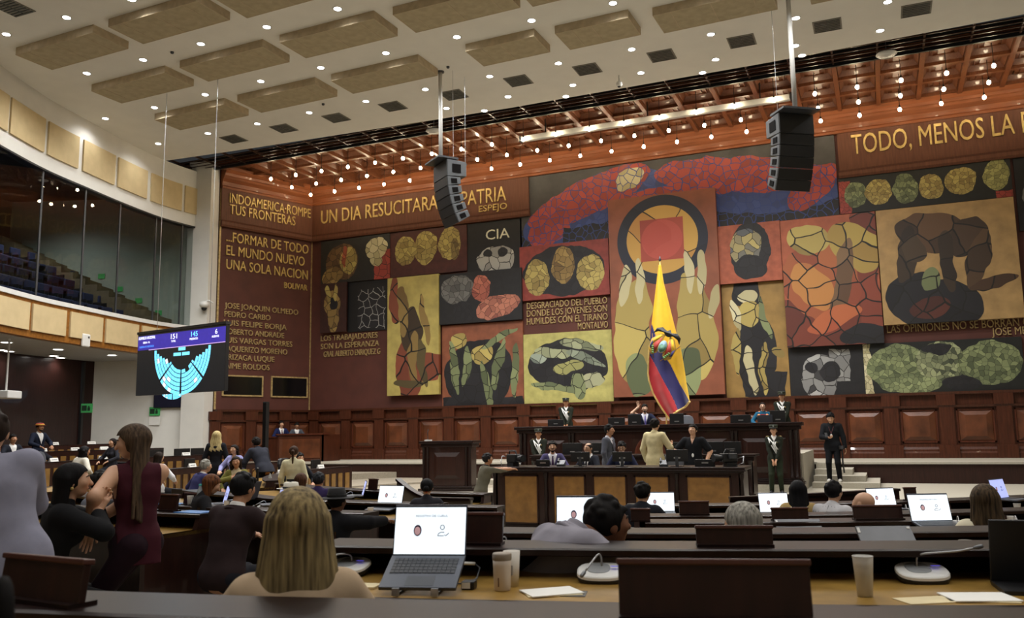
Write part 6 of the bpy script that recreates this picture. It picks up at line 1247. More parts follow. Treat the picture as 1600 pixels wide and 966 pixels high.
    # ---- clothes
    kind = top[0]; col = top[1]; fab = lambda n_, c: mat('cloth_%s_%s' % (n_, c), c, .9, var=.12, scale=9, bump=.12, spec=.15)
    nbk = nb + uz2 * .01 * H; hv2 = np.array(nbk); vf2, vz2, vx2 = uf2, uz2, ux
    def coords(X, Y, Z): dx, dy, dz = X - hv2[0], Y - hv2[1], Z - hv2[2]; return dx * vx2[0] + dy * vx2[1] + dz * vx2[2], dx * vf2[0] + dy * vf2[1] + dz * vf2[2], dx * vz2[0] + dy * vz2[1] + dz * vz2[2]
    def vneck(depth, wid):
        def f(X, Y, Z):
            a, b_, c = coords(X, Y, Z); return np.minimum(np.minimum(wid * (1 + (c / depth)) * .5 - np.abs(a) , b_ - .0), c + depth) * 1.0
        return f
    if kind in ('suit', 'uniform', 'blazer'):
        Sh = SDF(); torso(Sh, .004); Sh.cap(nb - uz2 * .02, nb + uz2 * .028 * H, .045 * H, .037 * H, .012); Sh.cut(lambda X, Y, Z: coords(X, Y, Z)[2] - .032 * H); Sh.cut(lambda X, Y, Z: P[2] + .02 - Z); mesh_obj('shirt', Sh.mesh(vox), fab('shirt', top[2] or '#dedcd8'), root)
        J = SDF(); torso(J, .017); 
        for s in (0, 1): arm(J, s, .013, .96)
        if pose == 'stand': J.cap(P - ux * .035 * H, P - ux * .035 * H - uz * .055 * H, .075 * H * bw + .014, .08 * H * bw + .014, .04, (uf, .85)); J.cap(P + ux * .035 * H, P + ux * .035 * H - uz * .055 * H, .075 * H * bw + .014, .08 * H * bw + .014, .04, (uf, .85))
        J.cap(nb - uz2 * .03 * H - uf2 * .012 * H, nb + uz2 * .006 * H - uf2 * .014 * H, .055 * H, .034 * H, .02); J.cut(lambda X, Y, Z: coords(X, Y, Z)[2] - .012 * H - 0 * X)
        if fx: J.cut(vneck((.2 if kind != 'uniform' else .07) * H, .12 * H if kind != 'uniform' else .07 * H))
        if pose == 'stand': J.cut(lambda X, Y, Z: (P[2] - .1 * H) - Z + 0 * X)
        else: J.cut(lambda X, Y, Z: (P[2] - .06 * H) - Z + 0 * X)
        mesh_obj('jacket', J.mesh(vox), fab('jacket', col), root)
        cl_ = MB(); cl_.tube([Vector(nb + ux * math.sin(t_) * .052 * H - uf2 * (math.cos(t_) * .05 * H) - uf2 * .004 * H + uz2 * (.004 - .02 * (1 - math.cos(t_))) * H) for t_ in [k * .25 for k in range(-6, 7)]], [.008 + .007 * math.cos(k * .25) for k in range(-6, 7)], 6); cl_.build('jacket_collar', fab('lapel', col), root, smooth=True) if kind != 'uniform' else None
        if kind == 'suit' and fx:
            if top[3]:
                tb = MB(); f0 = nb + uf2 * (.056 * H) - uz2 * .012 * H; tb.prism([(-.02, 0), (.02, 0), (.012, -.035), (-.012, -.035)], 0, .018, lambda a, b_, h_: tuple(f0 + ux * a + uz2 * b_ + uf2 * h_))
                f1 = chest + uf2 * .076 * H * bw; q = [f0 - uz2 * .035 + uf2 * .01, f1 + uf2 * .006 - uz2 * .02, waist + uf2 * .072 * H * bw]; tb.tube([Vector(v) for v in q], [.016, .026, .03], 6); tb.build('tie', fab('tie', top[3]), root)
            lp = MB()
            for s in (-1, 1):
                g = [nb + uz2 * .02 * H + ux * s * .035 * H - uf2 * .0, nb - uz2 * .045 * H + ux * s * .062 * H + uf2 * .058 * H, nb - uz2 * .075 * H + ux * s * .05 * H + uf2 * .074 * H, nb - uz2 * .19 * H + ux * s * .006 * H + uf2 * .084 * H * bw]
                lp.tube([Vector(v) for v in g], [.01, .014, .016, .006], 6)
            lp.build('lapels', fab('lapel', col), root, smooth=True)
        if kind == 'uniform':
            w_ = mat('cord_white', '#dcdcd8', .6); cb_ = MB(); s = -1
            a = nb + ux * .085 * H * -s - uz2 * .0 * H + uf2 * .045 * H
            for k, (drop, sx) in enumerate(((.17, -.02), (.21, -.045), (.24, -.07), (.13, .02))):
                m_ = nb - uz2 * (drop + .03) * H + ux * (-s) * (sx * .6) * H + uf2 * .1 * H * bw; e2 = nb - uz2 * .06 * H + ux * (-s) * (.03 - .02 * k) * H + uf2 * .085 * H
                cb_.tube([Vector(v) for v in (a, (a + m_) / 2 + uf2 * .03 - ux * s * .02, m_, (m_ + e2) / 2 + uf2 * .015, e2)], .0095, 6)
            cb_.tube([Vector(v) for v in (nb + ux * s * .06 * H - uz2 * .19 * H + uf2 * .075 * H, nb - uz2 * .1 * H + uf2 * .1 * H, a)], .016, 6)
            cb_.build('white_aiguillette', w_, root, smooth=True)
            bt = MB(); bt.lathe([(1, -.02), (1.03, 0), (1, .02)], 24); bt.v = [tuple(waist - uz * .03 * H + ux * x * .088 * H * bw + uf * y * .07 * H * bw + uz * z) for x, y, z in bt.v]; bt.build('belt', M['black'], root)
            md = MB()
            for k in range(4): md.ball(nb - ux * .05 * H - uz2 * (.07 + .012 * (k // 2)) * H + uf2 * .088 * H + ux * (k % 2) * .02, .008, 6, 4)
            for s2 in (-1, 1): md.ball(nb + ux * s2 * .09 * H + uz2 * .018 * H, (.045, .025, .012), 8, 5)
            md.build('insignia', M['gold'], root)
    elif kind in ('shirt', 'polo', 'sleeveless', 'sweater', 'tee', 'coat'):
        T = SDF(); torso(T, .012 if kind != 'coat' else .022)
        up = {'shirt': .97, 'polo': .36, 'tee': .36, 'sleeveless': .0, 'sweater': .96, 'coat': .98}[kind]
        for s in (0, 1):
            if up > .5: arm(T, s, .011 if kind != 'coat' else .02, up)
            elif up > 0: a, e = ((shl, eL), (shr, eR))[s]; T.cap(a, a + (e - a) * .8, .04 * H * build + .012, .036 * H * build + .014, .03)
        if kind in ('shirt', 'polo', 'coat', 'tee', 'sweater'): T.cap(nb - uz2 * .03 * H, nb + uz2 * .02 * H - uf2 * .006 * H, .055 * H, .038 * H, .015)
        if kind in ('polo', 'shirt') and fx: T.cut(vneck(.08 * H, .055 * H))
        if kind == 'sleeveless': T.cut(lambda X, Y, Z: np.abs(coords(X, Y, Z)[0]) - sw * .93)
        hem = top[2] if len(top) > 2 and top[2] is not None else .06
        if hem > .05: 
            for s in (-1, 1): T.cap(P + ux * s * .035 * H, P + ux * s * .035 * H - uz * hem * H, .074 * H * bw + .013, .08 * H * bw + .013, .04, (uf, .88))
        T.cut(lambda X, Y, Z: (P[2] - (hem - .02) * H) - Z + 0 * X)
        mesh_obj({'shirt': 'shirt', 'polo': 'polo_shirt', 'tee': 'shirt', 'sleeveless': 'sleeveless_top', 'sweater': 'top', 'coat': 'coat'}[kind], T.mesh(vox), fab('top', col), root)
    G = SDF()
    G.cap(P - ux * .045 * H * bw, P + ux * .045 * H * bw, .07 * H * bw + .008, .07 * H * bw + .008, .03, (uf, .88))
    for hp, kn, ft in ((hipL, kL, fL), (hipR, kR, fR)): G.cap(hp, kn, .058 * H * build, .042 * H * build, .04); G.cap(kn, ft + (ft - kn) * .05, .042 * H * build, .033 * H * build, .02)
    mesh_obj('trousers', G.mesh(vox), fab('legs', legs), root)
    if feet:
        F_ = SDF()
        for ft, s in ((fL, -1), (fR, 1)): F_.cap(ft + np.array([0, -.02, -.02 * H]), ft + np.array([s * .015, .095 * H, -.026 * H]), .028 * H, .024 * H, .02)
        F_.cut(lambda X, Y, Z: min(fL[2], fR[2]) - .0445 * H - Z + 0 * X)
        mesh_obj('shoes', F_.mesh(max(vox * .8, .008)), mat('shoe_' + (cap_ or {}).get('shoe', '#15141a'), (cap_ or {}).get('shoe', '#15141a'), .4), root)
    info = dict(hc=hc, u=u, hx=hx, hf=hf, hz=hz, Lw=Lw, Rw=Rw, nb=nb, ux=ux, uf=uf2, uz=uz2, chest=chest, waist=waist, H=H, root=root, HR=HR, wd=wd, P=P)
    for ex in extra: EXTRA[ex](info)
    return root
def x_glasses(i):
    b = MB(); c, u, hx, hf, hz = i['hc'], i['u'], i['hx'], i['hf'], i['hz']
    for s in (-1, 1):
        b.tube([Vector(c + hf * u * .93 + hx * (s * u * .32 + u * .2 * math.cos(k * PI / 6)) + hz * (u * .04 + u * .15 * math.sin(k * PI / 6))) for k in range(13)], u * .022, 5)
        b.tube([Vector(c + hf * u * .93 + hx * s * u * .52 + hz * u * .06), Vector(c + hx * s * u * .8 * i['wd'] + hz * u * .06 - hf * u * .05)], u * .02, 5)
    b.tube([Vector(c + hf * u * .96 - hx * u * .12 + hz * u * .05), Vector(c + hf * u * .96 + hx * u * .12 + hz * u * .05)], u * .02, 5); b.build('glasses', M['black'], i['root'])
def x_cap(i):          # peaked officer cap with badge
    c, u = i['hc'], i['u']; Mx = Matrix(i['HR'].tolist()).to_4x4(); Mx.translation = Vector(c)
    b = MB(); b.lathe([(.001, 1.32), (.9, 1.3), (1.05, 1.16), (.98, .98), (.92, .62), (.9, .6)], 24); b.v = [tuple(Mx @ Vector((x * u, y * u * 1.08 - u * .05, z * u))) for x, y, z in b.v]; b.build('cap_crown', mat('cap_green', '#2c3326', .8), i['root'], smooth=True)
    b = MB(); b.lathe([(.93, .58), (.95, .6), (.95, .74), (.93, .76)], 24); b.v = [tuple(Mx @ Vector((x * u, y * u * 1.08 - u * .05, z * u))) for x, y, z in b.v]; b.build('cap_band', mat('cap_band', '#4a5140', .6), i['root'], smooth=True)
    v = []; n = 12
    for k in range(n + 1): a = PI * (k / n) ; v += [(math.cos(a) * .9, math.sin(a) * .98 - .02, .6), (math.cos(a) * .92, math.sin(a) * 1.5 - .02, .44)]
    v2 = [(x, y, z + .05) for x, y, z in v]; m_ = len(v); f = [(2 * k, 2 * k + 1, 2 * k + 3, 2 * k + 2) for k in range(n)] + [(m_ + 2 * k, m_ + 2 * k + 2, m_ + 2 * k + 3, m_ + 2 * k + 1) for k in range(n)] + [(2 * k + 1, m_ + 2 * k + 1, m_ + 2 * k + 3, 2 * k + 3) for k in range(n)]
    b = MB().add([Mx @ (Vector(p_) * u) for p_ in v + v2], f); b.build('cap_visor', M['black'], i['root'])
    MB().ball(Mx @ (Vector((0, 1.02, .98)) * u), (u * .2, u * .06, u * .2), 10, 8).build('cap_badge', M['steel'], i['root'], smooth=True)
def brim(name, col, band, cr=1.0, br=1.75, hh=.75, soft=0, stripes=None):
    def f(i):
        c, u = i['hc'], i['u']; Mx = Matrix(i['HR'].tolist()).to_4x4(); Mx.translation = Vector(c); m_ = mat('hat_' + col, col, .85, var=.1)
        tr = lambda b: [tuple(Mx @ Vector((x * u, y * u * 1.1 - u * .08, z * u))) for x, y, z in b.v]
        b = MB(); b.lathe([(.001, .62 + hh - .1), (.3, .62 + hh - .06), (.6 * cr, .62 + hh), (.82 * cr, .55 + hh), (.95 * cr, .62), (.95 * cr, .5)], 26); b.v = tr(b); b.build('hat_crown', m_, i['root'], smooth=True)
        b = MB(); b.lathe([(.9 * cr, .5), (br * .9, .5 - soft), (br, .54 - soft), (br, .58 - soft), (br * .9, .54 - soft), (.94 * cr, .56)], 26); b.v = tr(b); b.build('hat_brim', m_, i['root'], smooth=True)
        b = MB(); b.lathe([(.955 * cr, .56), (.975 * cr, .57), (.965 * cr, .78), (.94 * cr, .8)], 26); b.v = tr(b); b.build('hat_band', mat('hat_band_' + band, band, .7), i['root'])
        if stripes:
            b = MB(); b.lathe([(br * .99, .545 - soft), (br + .02, .56 - soft), (br * .99, .59 - soft)], 26); b.lathe([(br * .82, .55 - soft), (br * .86, .565 - soft), (br * .8, .57 - soft)], 26); b.v = tr(b); b.build('hat_trim', mat('hat_band_' + band, band), i['root'])
    return f
def x_lanyard(i):
    b = MB(); n, ux, uf, uz, H = i['nb'], i['ux'], i['uf'], i['uz'], i['H']; e = i['chest'] + uf * .1 * H - uz * .04 * H
    for s in (-1, 1): b.tube([Vector(v) for v in (n + ux * s * .03 * H + uz * .01 * H, n + ux * s * .035 * H + uf * .066 * H - uz * .03 * H, e)], .004, 5)
    b.build('lanyard', mat('lanyard_red', '#6b2a2c', .6), i['root']); MB().ball(e - uz * .05, (.03, .006, .045), 8, 6, Matrix(np.stack([ux, uf, uz], 1).tolist())).build('pass_card', M['whitep'], i['root'])
def x_badge(i):
    b = MB(); b.ball(i['waist'] + i['uf'] * .095 * i['H'] - i['ux'] * .02 + i['uz'] * .0, (.028, .008, .045), 8, 6); b.build('pass_card', M['whitep'], i['root'])
def x_watch(i):
    b = MB(); b.tube([Vector(i['Rw'] - unit(i['Rw'] - i['nb']) * .03), Vector(i['Rw'] - unit(i['Rw'] - i['nb']) * .0)], .033, 10); b.build('wristwatch', M['black'], i['root'])
def x_earring(i):
    b = MB(); b.ball(i['hc'] + i['hx'] * i['u'] * .8 - i['hz'] * i['u'] * .42 - i['hf'] * i['u'] * .05, .011, 8, 6); b.build('earring', M['gold'], i['root'])
def x_beard(i):
    S_ = SDF(); c, u, hx, hf, hz = i['hc'], i['u'], i['hx'], i['hf'], i['hz']; S_.cap(c - hz * u * .72 + hf * u * .42, c - hz * u * .8 + hf * u * .5, u * .36, u * .3, .02)
    for s in (-1, 1): S_.cap(c + hx * s * u * .58 - hz * u * .2 + hf * u * .1, c + hx * s * u * .28 - hz * u * .7 + hf * u * .45, u * .13, u * .2, .02)
    S_.cap(c - hz * u * .32 + hf * u * .84 - hx * u * .2, c - hz * u * .32 + hf * u * .84 + hx * u * .2, u * .07, u * .07, .01); mesh_obj('beard', S_.mesh(.006), mat('beard_dark', '#1c1512', .9), i['root'])
def x_moustache(i):
    b = MB(); c, u = i['hc'], i['u']; b.tube([Vector(c - i['hz'] * u * .34 + i['hf'] * u * (.86 - abs(k) * .05) + i['hx'] * u * .11 * k) for k in (-2, -1, 0, 1, 2)], [u * .03, u * .05, u * .05, u * .05, u * .03], 6); b.build('moustache', mat('beard_dark', '#1c1512'), i['root'])
def x_scrunchie(i):
    c, u = i['hc'], i['u']; b = MB(); b.ball(c - i['hf'] * u * 1.0 - i['hz'] * u * .2, (u * .2, u * .16, u * .42), 10, 8); b.build('hair_tie', mat('hair_tie_red', '#c2452f', .6), i['root'], smooth=True)
def x_scarf(i):
    S_ = SDF(); n, uf, uz, ux, H = i['nb'], i['uf'], i['uz'], i['ux'], i['H']
    for s in (-1, 1): S_.cap(n + ux * s * .05 * H - uf * .03 * H, n + ux * s * .07 * H + uf * .05 * H - uz * .06 * H, .035 * H, .035 * H, .03)
    mesh_obj('orange_collar', S_.mesh(.01), mat('collar_orange', '#d08a5a', .8), i['root']); b = MB(); b.tube([Vector(n + ux * s * .04 * H + uf * .07 * H - uz * .03 * H) for s in (-1, 0, 1)], .014, 6); b.build('red_necklace', mat('necklace_red', '#b3281e', .5), i['root'])
def x_stripes(i):
    b = MB(); n, uf, uz, ux, H = i['nb'], i['uf'], i['uz'], i['ux'], i['H']
    for k in range(-5, 6): b.tube([Vector(n + ux * k * .022 * H - uf * (.052 - abs(k) * .003) * H + uz * (.012 - abs(k) * .004) * H), Vector(n + ux * k * .026 * H - uf * (.088 - abs(k) * .004) * H - uz * .07 * H), Vector(n + ux * k * .026 * H - uf * (.094 - abs(k) * .004) * H - uz * .2 * H)], .004, 4)
    b.build('shirt_stripes', mat('stripe_grey', '#77777c', .8), i['root'])
def x_belt(i):
    b = MB(); b.lathe([(1, -.035), (1.03, 0), (1, .035)], 24); b.v = [tuple(i['waist'] - i['uz'] * .02 * i['H'] + i['ux'] * x * .08 * i['H'] + i['uf'] * y * .062 * i['H'] + i['uz'] * z) for x, y, z in b.v]; b.build('waistband', M['black'], i['root'])
EXTRA = dict(glasses=x_glasses, cap=x_cap, lanyard=x_lanyard, badge=x_badge, watch=x_watch, earring=x_earring, beard=x_beard, moustache=x_moustache, scrunchie=x_scrunchie, scarf=x_scarf, stripes=x_stripes, belt=x_belt, blackhat=brim('x', '#131214', '#0c0c0d', 1.02, 1.75, .85, .12), panama=brim('x', '#d6d1c2', '#1a1a1c', 1.02, 1.75, .7, 0, True), redhat=brim('x', '#8c2f22', '#c9a23c', 1.05, 1.35, .5, .05))
def head_at(x, y, depth):
    d = ray(x, y); d = d / FPX; return EYE + d * depth          # depth along the view axis
CHAIR = None
def low_chair(p, a, lab):
    global CHAIR
    if CHAIR is None:
        CHAIR = t = thing('office_chair', lab, 'chair', p, a, 'low-backed office chairs')
        MB().box(-.25, .25, -.24, .22, .36, .43).build('seat', M['blackl'], t, bevel=.03); MB().box(-.23, .23, -.3, -.25, .46, .74).build('backrest', M['blackl'], t, bevel=.03)
        MB().tube([(0, -.1, .4), (0, -.29, .42), (0, -.29, .5)], .02, 8).build('back_bracket', M['black'], t); MB().tube([(0, 0, .06), (0, 0, .37)], .03, 10).build('gas_column', M['gunmetal'], t)
        for k in range(5): MB().tube([(0, 0, .08), (.26 * math.cos(k * 1.2566), .26 * math.sin(k * 1.2566), .03)], .022, 6).build('leg', M['black'], t)
        return t
    return dup(CHAIR, p, a, lab)
def who(label, x, y, face, fz, D=None, Y=None, short=None, chair=True, **k):
    """head top at photo point (x, y); D depth along the view or Y plane; face: 0 away, 90 to the right, 180 to the camera"""
    tp = head_at(x, y, D) if D else aty(x, y, Y)
    d = px(tp)[2]; k.setdefault('vox', min(.0125, max(.0065, .0035 + d * .0008)))
    v = np.array([tp[0], tp[1]]); v /= np.linalg.norm(v); t = math.radians(-face)
    f = np.array([v[0] * math.cos(t) - v[1] * math.sin(t), v[0] * math.sin(t) + v[1] * math.cos(t)]); yaw = math.atan2(-f[0], f[1])
    k.setdefault('H', 1.71 if k.get('sex', 'm') == 'm' else 1.61); pose = k.get('pose', 'stand'); want = tp[2] - fz - (.03 * k['H'] / 1.7 if 'cap' in k.get('extra', ()) else .012)
    for _ in range(6):
        top, hc = person(label, (0, 0, 0), 0, dry=True, **k); e = want - top[2]
        if pose == 'stand': k['H'] = min(1.92, max(1.5, k['H'] + e / 1.0))
        elif pose == 'sit':
            s0 = k.get('seat', .46); k['seat'] = min(.66, max(.38, s0 + e)); r = e - (k['seat'] - s0); k['H'] = min(1.85, max(1.45, k['H'] + r / .55))
    c, s = math.cos(yaw), math.sin(yaw); pos = (tp[0] - (hc[0] * c - hc[1] * s), tp[1] - (hc[0] * s + hc[1] * c), fz)
    o = person(label, pos, yaw, **k)
    if pose == 'sit' and chair:
        low_chair((pos[0], pos[1], fz + k.get('seat', .46) - .43 if False else fz), yaw, 'black office chair under ' + (short or label))
    return o
SUIT = lambda c, s='#dcdad6', t=None: ('suit', c, s, t)
DKH = '#15110f'; BRH = '#2e2018'
fz = FZ
if PEOPLE:
    # ---- near the camera
    who('woman with long straight streaked blond hair seen from behind, nearest the camera', 465, 764, -4, fz['B'], D=2.74, short='the long-haired blond woman', pose='sit', sex='f', skin='l', hlen=.46, hair=('verylong', '#352b21', '#a59165'), top=('sweater', '#b7a084'), fx=False, vox=.006, chair=False)
    who('dark-skinned man in a pale grey jacket leaning right in profile', 948, 779, 54, fz['C'], D=4.35, short='the man in pale grey', pose='sit', lean=32, bend=10, neckfwd=30, head=(-10, 2, 0), skin='d', hair=('short', '#141110'), top=('blazer', '#8d8a94', '#8d8a94', None), vox=.0068, RH=(.22, .62, .78), LH=(-.1, .6, .76), build=1.05, chair=False)
    who('grey-haired woman bending low behind the dark board on the second ledge', 1158, 786, -38, fz['C'], D=4.6, short='the grey-haired woman', pose='sit', lean=26, bend=12, head=(10, -18, 0), sex='f', skin='l', hair=('bob', '#55534d', '#b3afa4'), top=('sweater', '#3a3d45'), chair=False, vox=.0068)
    who('woman with long dark brown hair and a cream top seen from behind at right', 1537, 761, -6, fz['D'], D=6.0, short='the long-haired woman at right', pose='sit', sex='f', skin='l', hair=('verylong', '#15120f', '#5c4a34'), top=('shirt', '#d9d2b8'), fx=False, chair=False)
    who('man in a dark brown suit sitting in the row left of the blond head', 380, 741, 42, .06, D=7.4, short='the man in the brown suit', pose='sit', lean=16, head=(0, -8, 0), skin='m', hair=('short', '#0f0e0f'), top=SUIT('#2e2324', '#e4e2de', '#2a2a2e'), RH=(.2, .5, .82), LH=(-.12, .5, .8), build=1.08, chair=False)
    who('woman in a sleeveless maroon top perched on the end of a desk', 208, 676, -75, .2, D=6.1, pose='perch', seat=.72, H=1.66, twist=-62, lean=6, head=(64, -8, 0), hlen=.3, sex='f', skin='l', hair=('verylong', '#2c2119', '#5a4836'), top=('sleeveless', '#401a23', .1), legs='#22121a', LH=(-.16, .26, .93), RH=(.02, .3, .95), elbow=(.5, .6))
    who('woman in a black jacket with black hair and hands clasped before her', 116, 723, 86, .2, D=5.7, short='the woman with clasped hands', pose='sit', lean=10, head=(-4, 0, 0), sex='f', skin='l', hair=('long', '#0e0c0d'), top=('blazer', '#1a1a1c', '#1a1a1c', None), legs='#141416', LH=(-.03, .29, 1.07), RH=(.05, .28, 1.05), Lp=((1, .1, 0), (.2, .4, 1), .5), Rp=((-1, .1, 0), (-.1, .5, 1), .5), extra=('earring',), vox=.0075)
    who('man in a pale lavender-grey blazer standing with his back turned at the left edge', -14, 640, 8, fz['B'], D=4.3, pose='stand', lean=16, side_lean=-14, skin='l', hair=('short', '#2a1f18'), top=('blazer', '#8b8b9c', '#8b8b9c', None), legs='#55565c', build=1.04, fx=False, LH=(-.2, .5, 1.0), RH=(.02, .5, 1.0), elbow=(.15, .1))
    who('man in grey holding a phone to his ear at left', 160, 737, 62, .08, D=9.1, short='the man on the phone', pose='sit', skin='m', hair=('short', DKH), top=SUIT('#6b6d75'), RH=(.13, .16, 1.2), Rp=((-1, 0, 0), (-.1, -.1, 1), .5))
    # ---- centre and right seats
    who('man in a black jacket seen from behind at a laptop before the front desk', 1004, 762, 22, fz['F'], D=9.1, short='the man in the black jacket', pose='sit', skin='l', hair=('short', '#14110f'), top=('coat', '#202127'), legs='#202127', fx=False)
    who('woman with smooth black hair and a tan collar seen from behind', 1247, 773, -4, 0, D=9.1, short='the woman with the tan collar', pose='sit', sex='f', skin='l', hair=('bob', '#0f0e10'), top=('sweater', '#a88f5e'), fx=False)
    who('black-haired man in a grey and white striped shirt seen from behind', 1303, 774, 30, fz['F'], D=8.9, short='the man in the striped shirt', pose='sit', lean=10, skin='l', hair=('short', '#121012'), top=('shirt', '#c4c3c6'), extra=('stripes',), build=1.06, LH=(-.35, .3, .8), fx=False)
    who('bald bearded man in navy turned to the left', 1349, 780, -58, fz['E'], D=7.25, short='the bald man', pose='sit', lean=16, skin='l', hair=('none', '#6b5a4c'), top=SUIT('#22243c', '#dcdad6'), head=(0, -4, 0), build=1.08)
    who('black-haired head with a red hair tie in front of the lectern', 667, 767, 4, 0, D=10.6, short='the person with the red hair tie', pose='sit', sex='f', skin='l', hair=('bun', '#0e0d0e'), top=('sweater', '#2a2a30'), extra=('scrunchie',), fx=False)
    # ---- left block
    who('person in a black brimmed hat and black coat slumped to the right', 527, 767, 38, 0, D=8.6, short='the black-hatted person', pose='sit', lean=10, skin='d', hair=('short', DKH), top=('coat', '#17171a'), extra=('blackhat',), RH=(.3, .62, .84), LH=(-.1, .5, .8), build=1.12, fx=False)
    who('person in a white straw hat with a black band just above the blond head', 455, 760, 6, 0, D=10.0, short='the person in the white hat', pose='sit', skin='m', hair=('short', DKH), top=('coat', '#1b1b1e'), extra=('panama',), fx=False)
    who('grey-haired man in a purple jacket seen from behind', 498, 745, 14, 0, D=12.6, short='the man in the purple jacket', pose='sit', skin='m', hair=('short', '#2b2c30'), top=('coat', '#33294f'), fx=False)
    who('brown-haired woman leaning left behind the white straw hat', 471, 739, 30, 0, D=12.2, short='the woman behind the white hat', pose='sit', sex='f', skin='l', hair=('long', '#2e1d14', '#5a3a26'), top=('sweater', '#8a6a3a'), fx=False)
    who('woman in a pale cream top with a long brown ponytail seen from behind', 459, 715, 8, 0, D=15.5, pose='stand', sex='f', skin='l', hair=('pony', '#3a2618'), top=('shirt', '#cfc8a6'), extra=('belt',), legs='#c9c3a8', fx=False, H=1.55)
    who('dark-haired person with a white collar at the left bank beside the ponytailed woman', 468, 708, 150, 0, D=19.5, short='the white-collared person', pose='sit', skin='m', hair=('short', DKH), top=SUIT('#1d1e24'))
    who('curly-haired woman in an olive jacket facing the camera on the left bank', 369, 713, 192, 0, D=17, short='the woman in olive', pose='sit', sex='f', skin='m', hair=('curly', '#24180f'), top=('blazer', '#6e6a34', '#b9a98a', None), LH=(.3, .3, .85), head=(8, 0, 8))
    who('white-haired man in a blue-purple suit leaning right on the left bank', 322, 719, 62, 0, D=17, short='the white-haired man', pose='sit', lean=24, skin='l', hair=('short', '#8a8880'), top=SUIT('#393a63'))
    who('brown-haired woman looking down at her desk behind the water bottle', 331, 743, 78, .06, D=10.2, short='the woman looking down', pose='sit', lean=12, head=(0, -28, 0), sex='f', skin='l', hair=('long', '#2c1a12', '#7a4a28'), top=('sweater', '#1d1d20'))
    who('blond woman in a black jacket standing with her back turned by the white wall', 339, 674, 10, .0, D=22, pose='stand', sex='f', skin='l', hlen=.17, hair=('verylong', '#7d6a44', '#cdbb85'), top=('blazer', '#1b1b1f', '#1b1b1f', None), fx=False)
    who('dark-haired woman in a lavender shirt seated on the left bank', 366, 695, 215, .0, D=21, short='the woman in lavender', pose='sit', sex='f', skin='l', hair=('long', '#17110e'), top=('shirt', '#9b9ccc'))
    who('man in a dark leather jacket bending over a desk by the black column', 400, 684, -35, .0, D=21, pose='stand', lean=34, skin='d', hair=('short', DKH), top=('coat', '#2a2c35'), legs='#17181c', LH=(-.2, .55, .95), RH=(.2, .55, .95), build=1.1)
    who('woman in a white shirt seen from behind on the left bank', 249, 706, 40, .07, D=18.5, short='the woman in the white shirt', pose='sit', sex='f', skin='l', hair=('bob', '#241a14'), top=('shirt', '#d8d8da'), fx=False)
    who('bearded man in a dark suit and red-yellow hat high on the left bank', 63, 661, 140, .64, D=25, short='the hatted man on the left bank', pose='sit', skin='m', hair=('short', DKH), top=SUIT('#1c2130', '#d5d3cf'), extra=('redhat', 'beard'))
    who('dark-haired person in white bending down on the left bank', 133, 697, 60, .1, D=20, short='the person in white', pose='sit', lean=20, skin='m', hair=('curly', '#0f0e0f'), top=('shirt', '#d6d2c4'))
    who('small dark-haired person at the far left of the left bank', 21, 679, 150, .5, D=24, short='the far left person', pose='sit', skin='m', hair=('short', DKH), top=SUIT('#24262e'))
    who('woman half hidden behind the head of the woman in maroon', 176, 685, 230, .3, D=24, short='the half hidden woman', pose='sit', sex='f', skin='l', hair=('long', '#1c1410'), top=('sweater', '#2a2a30'))
    # ---- stage
    who('man in a navy suit and dark tie in the booth, left of the pair', 440, 657, 160, .62, Y=30.3, short='the man in navy in the booth', pose='sit', skin='l', hair=('short', DKH), top=SUIT('#20284e', '#e4e2de', '#5a2030'))
    who('man in a grey suit looking down in the booth, right of the pair', 464, 661, 170, .62, Y=30.4, short='the man in grey in the booth', pose='sit', skin='m', hair=('short', DKH), top=SUIT('#4a4e56', '#dcdad6'), extra=('glasses',), head=(0, -14, 0))
    who('camera operator in an olive-grey suit and glasses reaching for the video camera', 762, 709, 72, -.3, D=17.6, pose='stand', H=1.62, lean=14, skin='m', hair=('short', '#1d1a1a'), top=SUIT('#5f5b4e', '#3a3a3a'), legs='#4a473e', RH=(.12, .62, 1.26), LH=(-.1, .6, 1.26), extra=('glasses',), head=(0, 6, 0))
    who('young man in a purple-grey suit and tie seated at the front desk', 863, 690, 180, 0, Y=18.9, short='the man in the purple-grey suit', pose='sit', skin='l', hair=('short', '#17120f'), top=SUIT('#4b4668', '#d8d6da', '#3a2444'), extra=('beard',))
    who('balding man in a dark suit and glasses seated at the front desk', 919, 692, 222, 0, Y=18.9, short='the balding man', pose='sit', skin='l', hair=('balding', '#2a2522'), top=SUIT('#25272f', '#e6e4e0', '#26262c'), extra=('glasses',))
    who('man in a navy suit and glasses looking down at the front desk', 971, 691, 186, 0, Y=18.9, short='the man in glasses', pose='sit', skin='l', hair=('short', '#15110f'), top=SUIT('#22253a', '#e8e6e2'), extra=('glasses',), head=(0, -14, 0))
    who('man in a grey suit walking right behind the front desk', 952, 664, 112, 0, Y=20.2, skin='m', hair=('short', '#0f0d0c'), top=SUIT('#51535c', '#d0cdd2', '#6b6670'))
    who('man in a cream jacket holding a phone, seen from behind', 1023, 655, 28, 0, Y=20.4, skin='l', hair=('short', '#17120f'), top=('coat', '#c2b58c', .1), legs='#16171a', RH=(.2, .3, 1.3), H=1.85, Rp=((0, 0, 1), (.1, .8, .5), .4), elbow=(.5, .2))
    who('smiling man in a black polo shirt with a pass card leaning on the desk', 1082, 664, 196, 0, Y=20.2, skin='l', hair=('short', '#17120f'), top=('polo', '#17181b', .1), legs='#1a1b1f', LH=(-.32, .12, .98), RH=(.34, .3, 1.12), extra=('badge', 'watch'), head=(-6, 12, 0), build=1.1, elbow=(1.0, .6))
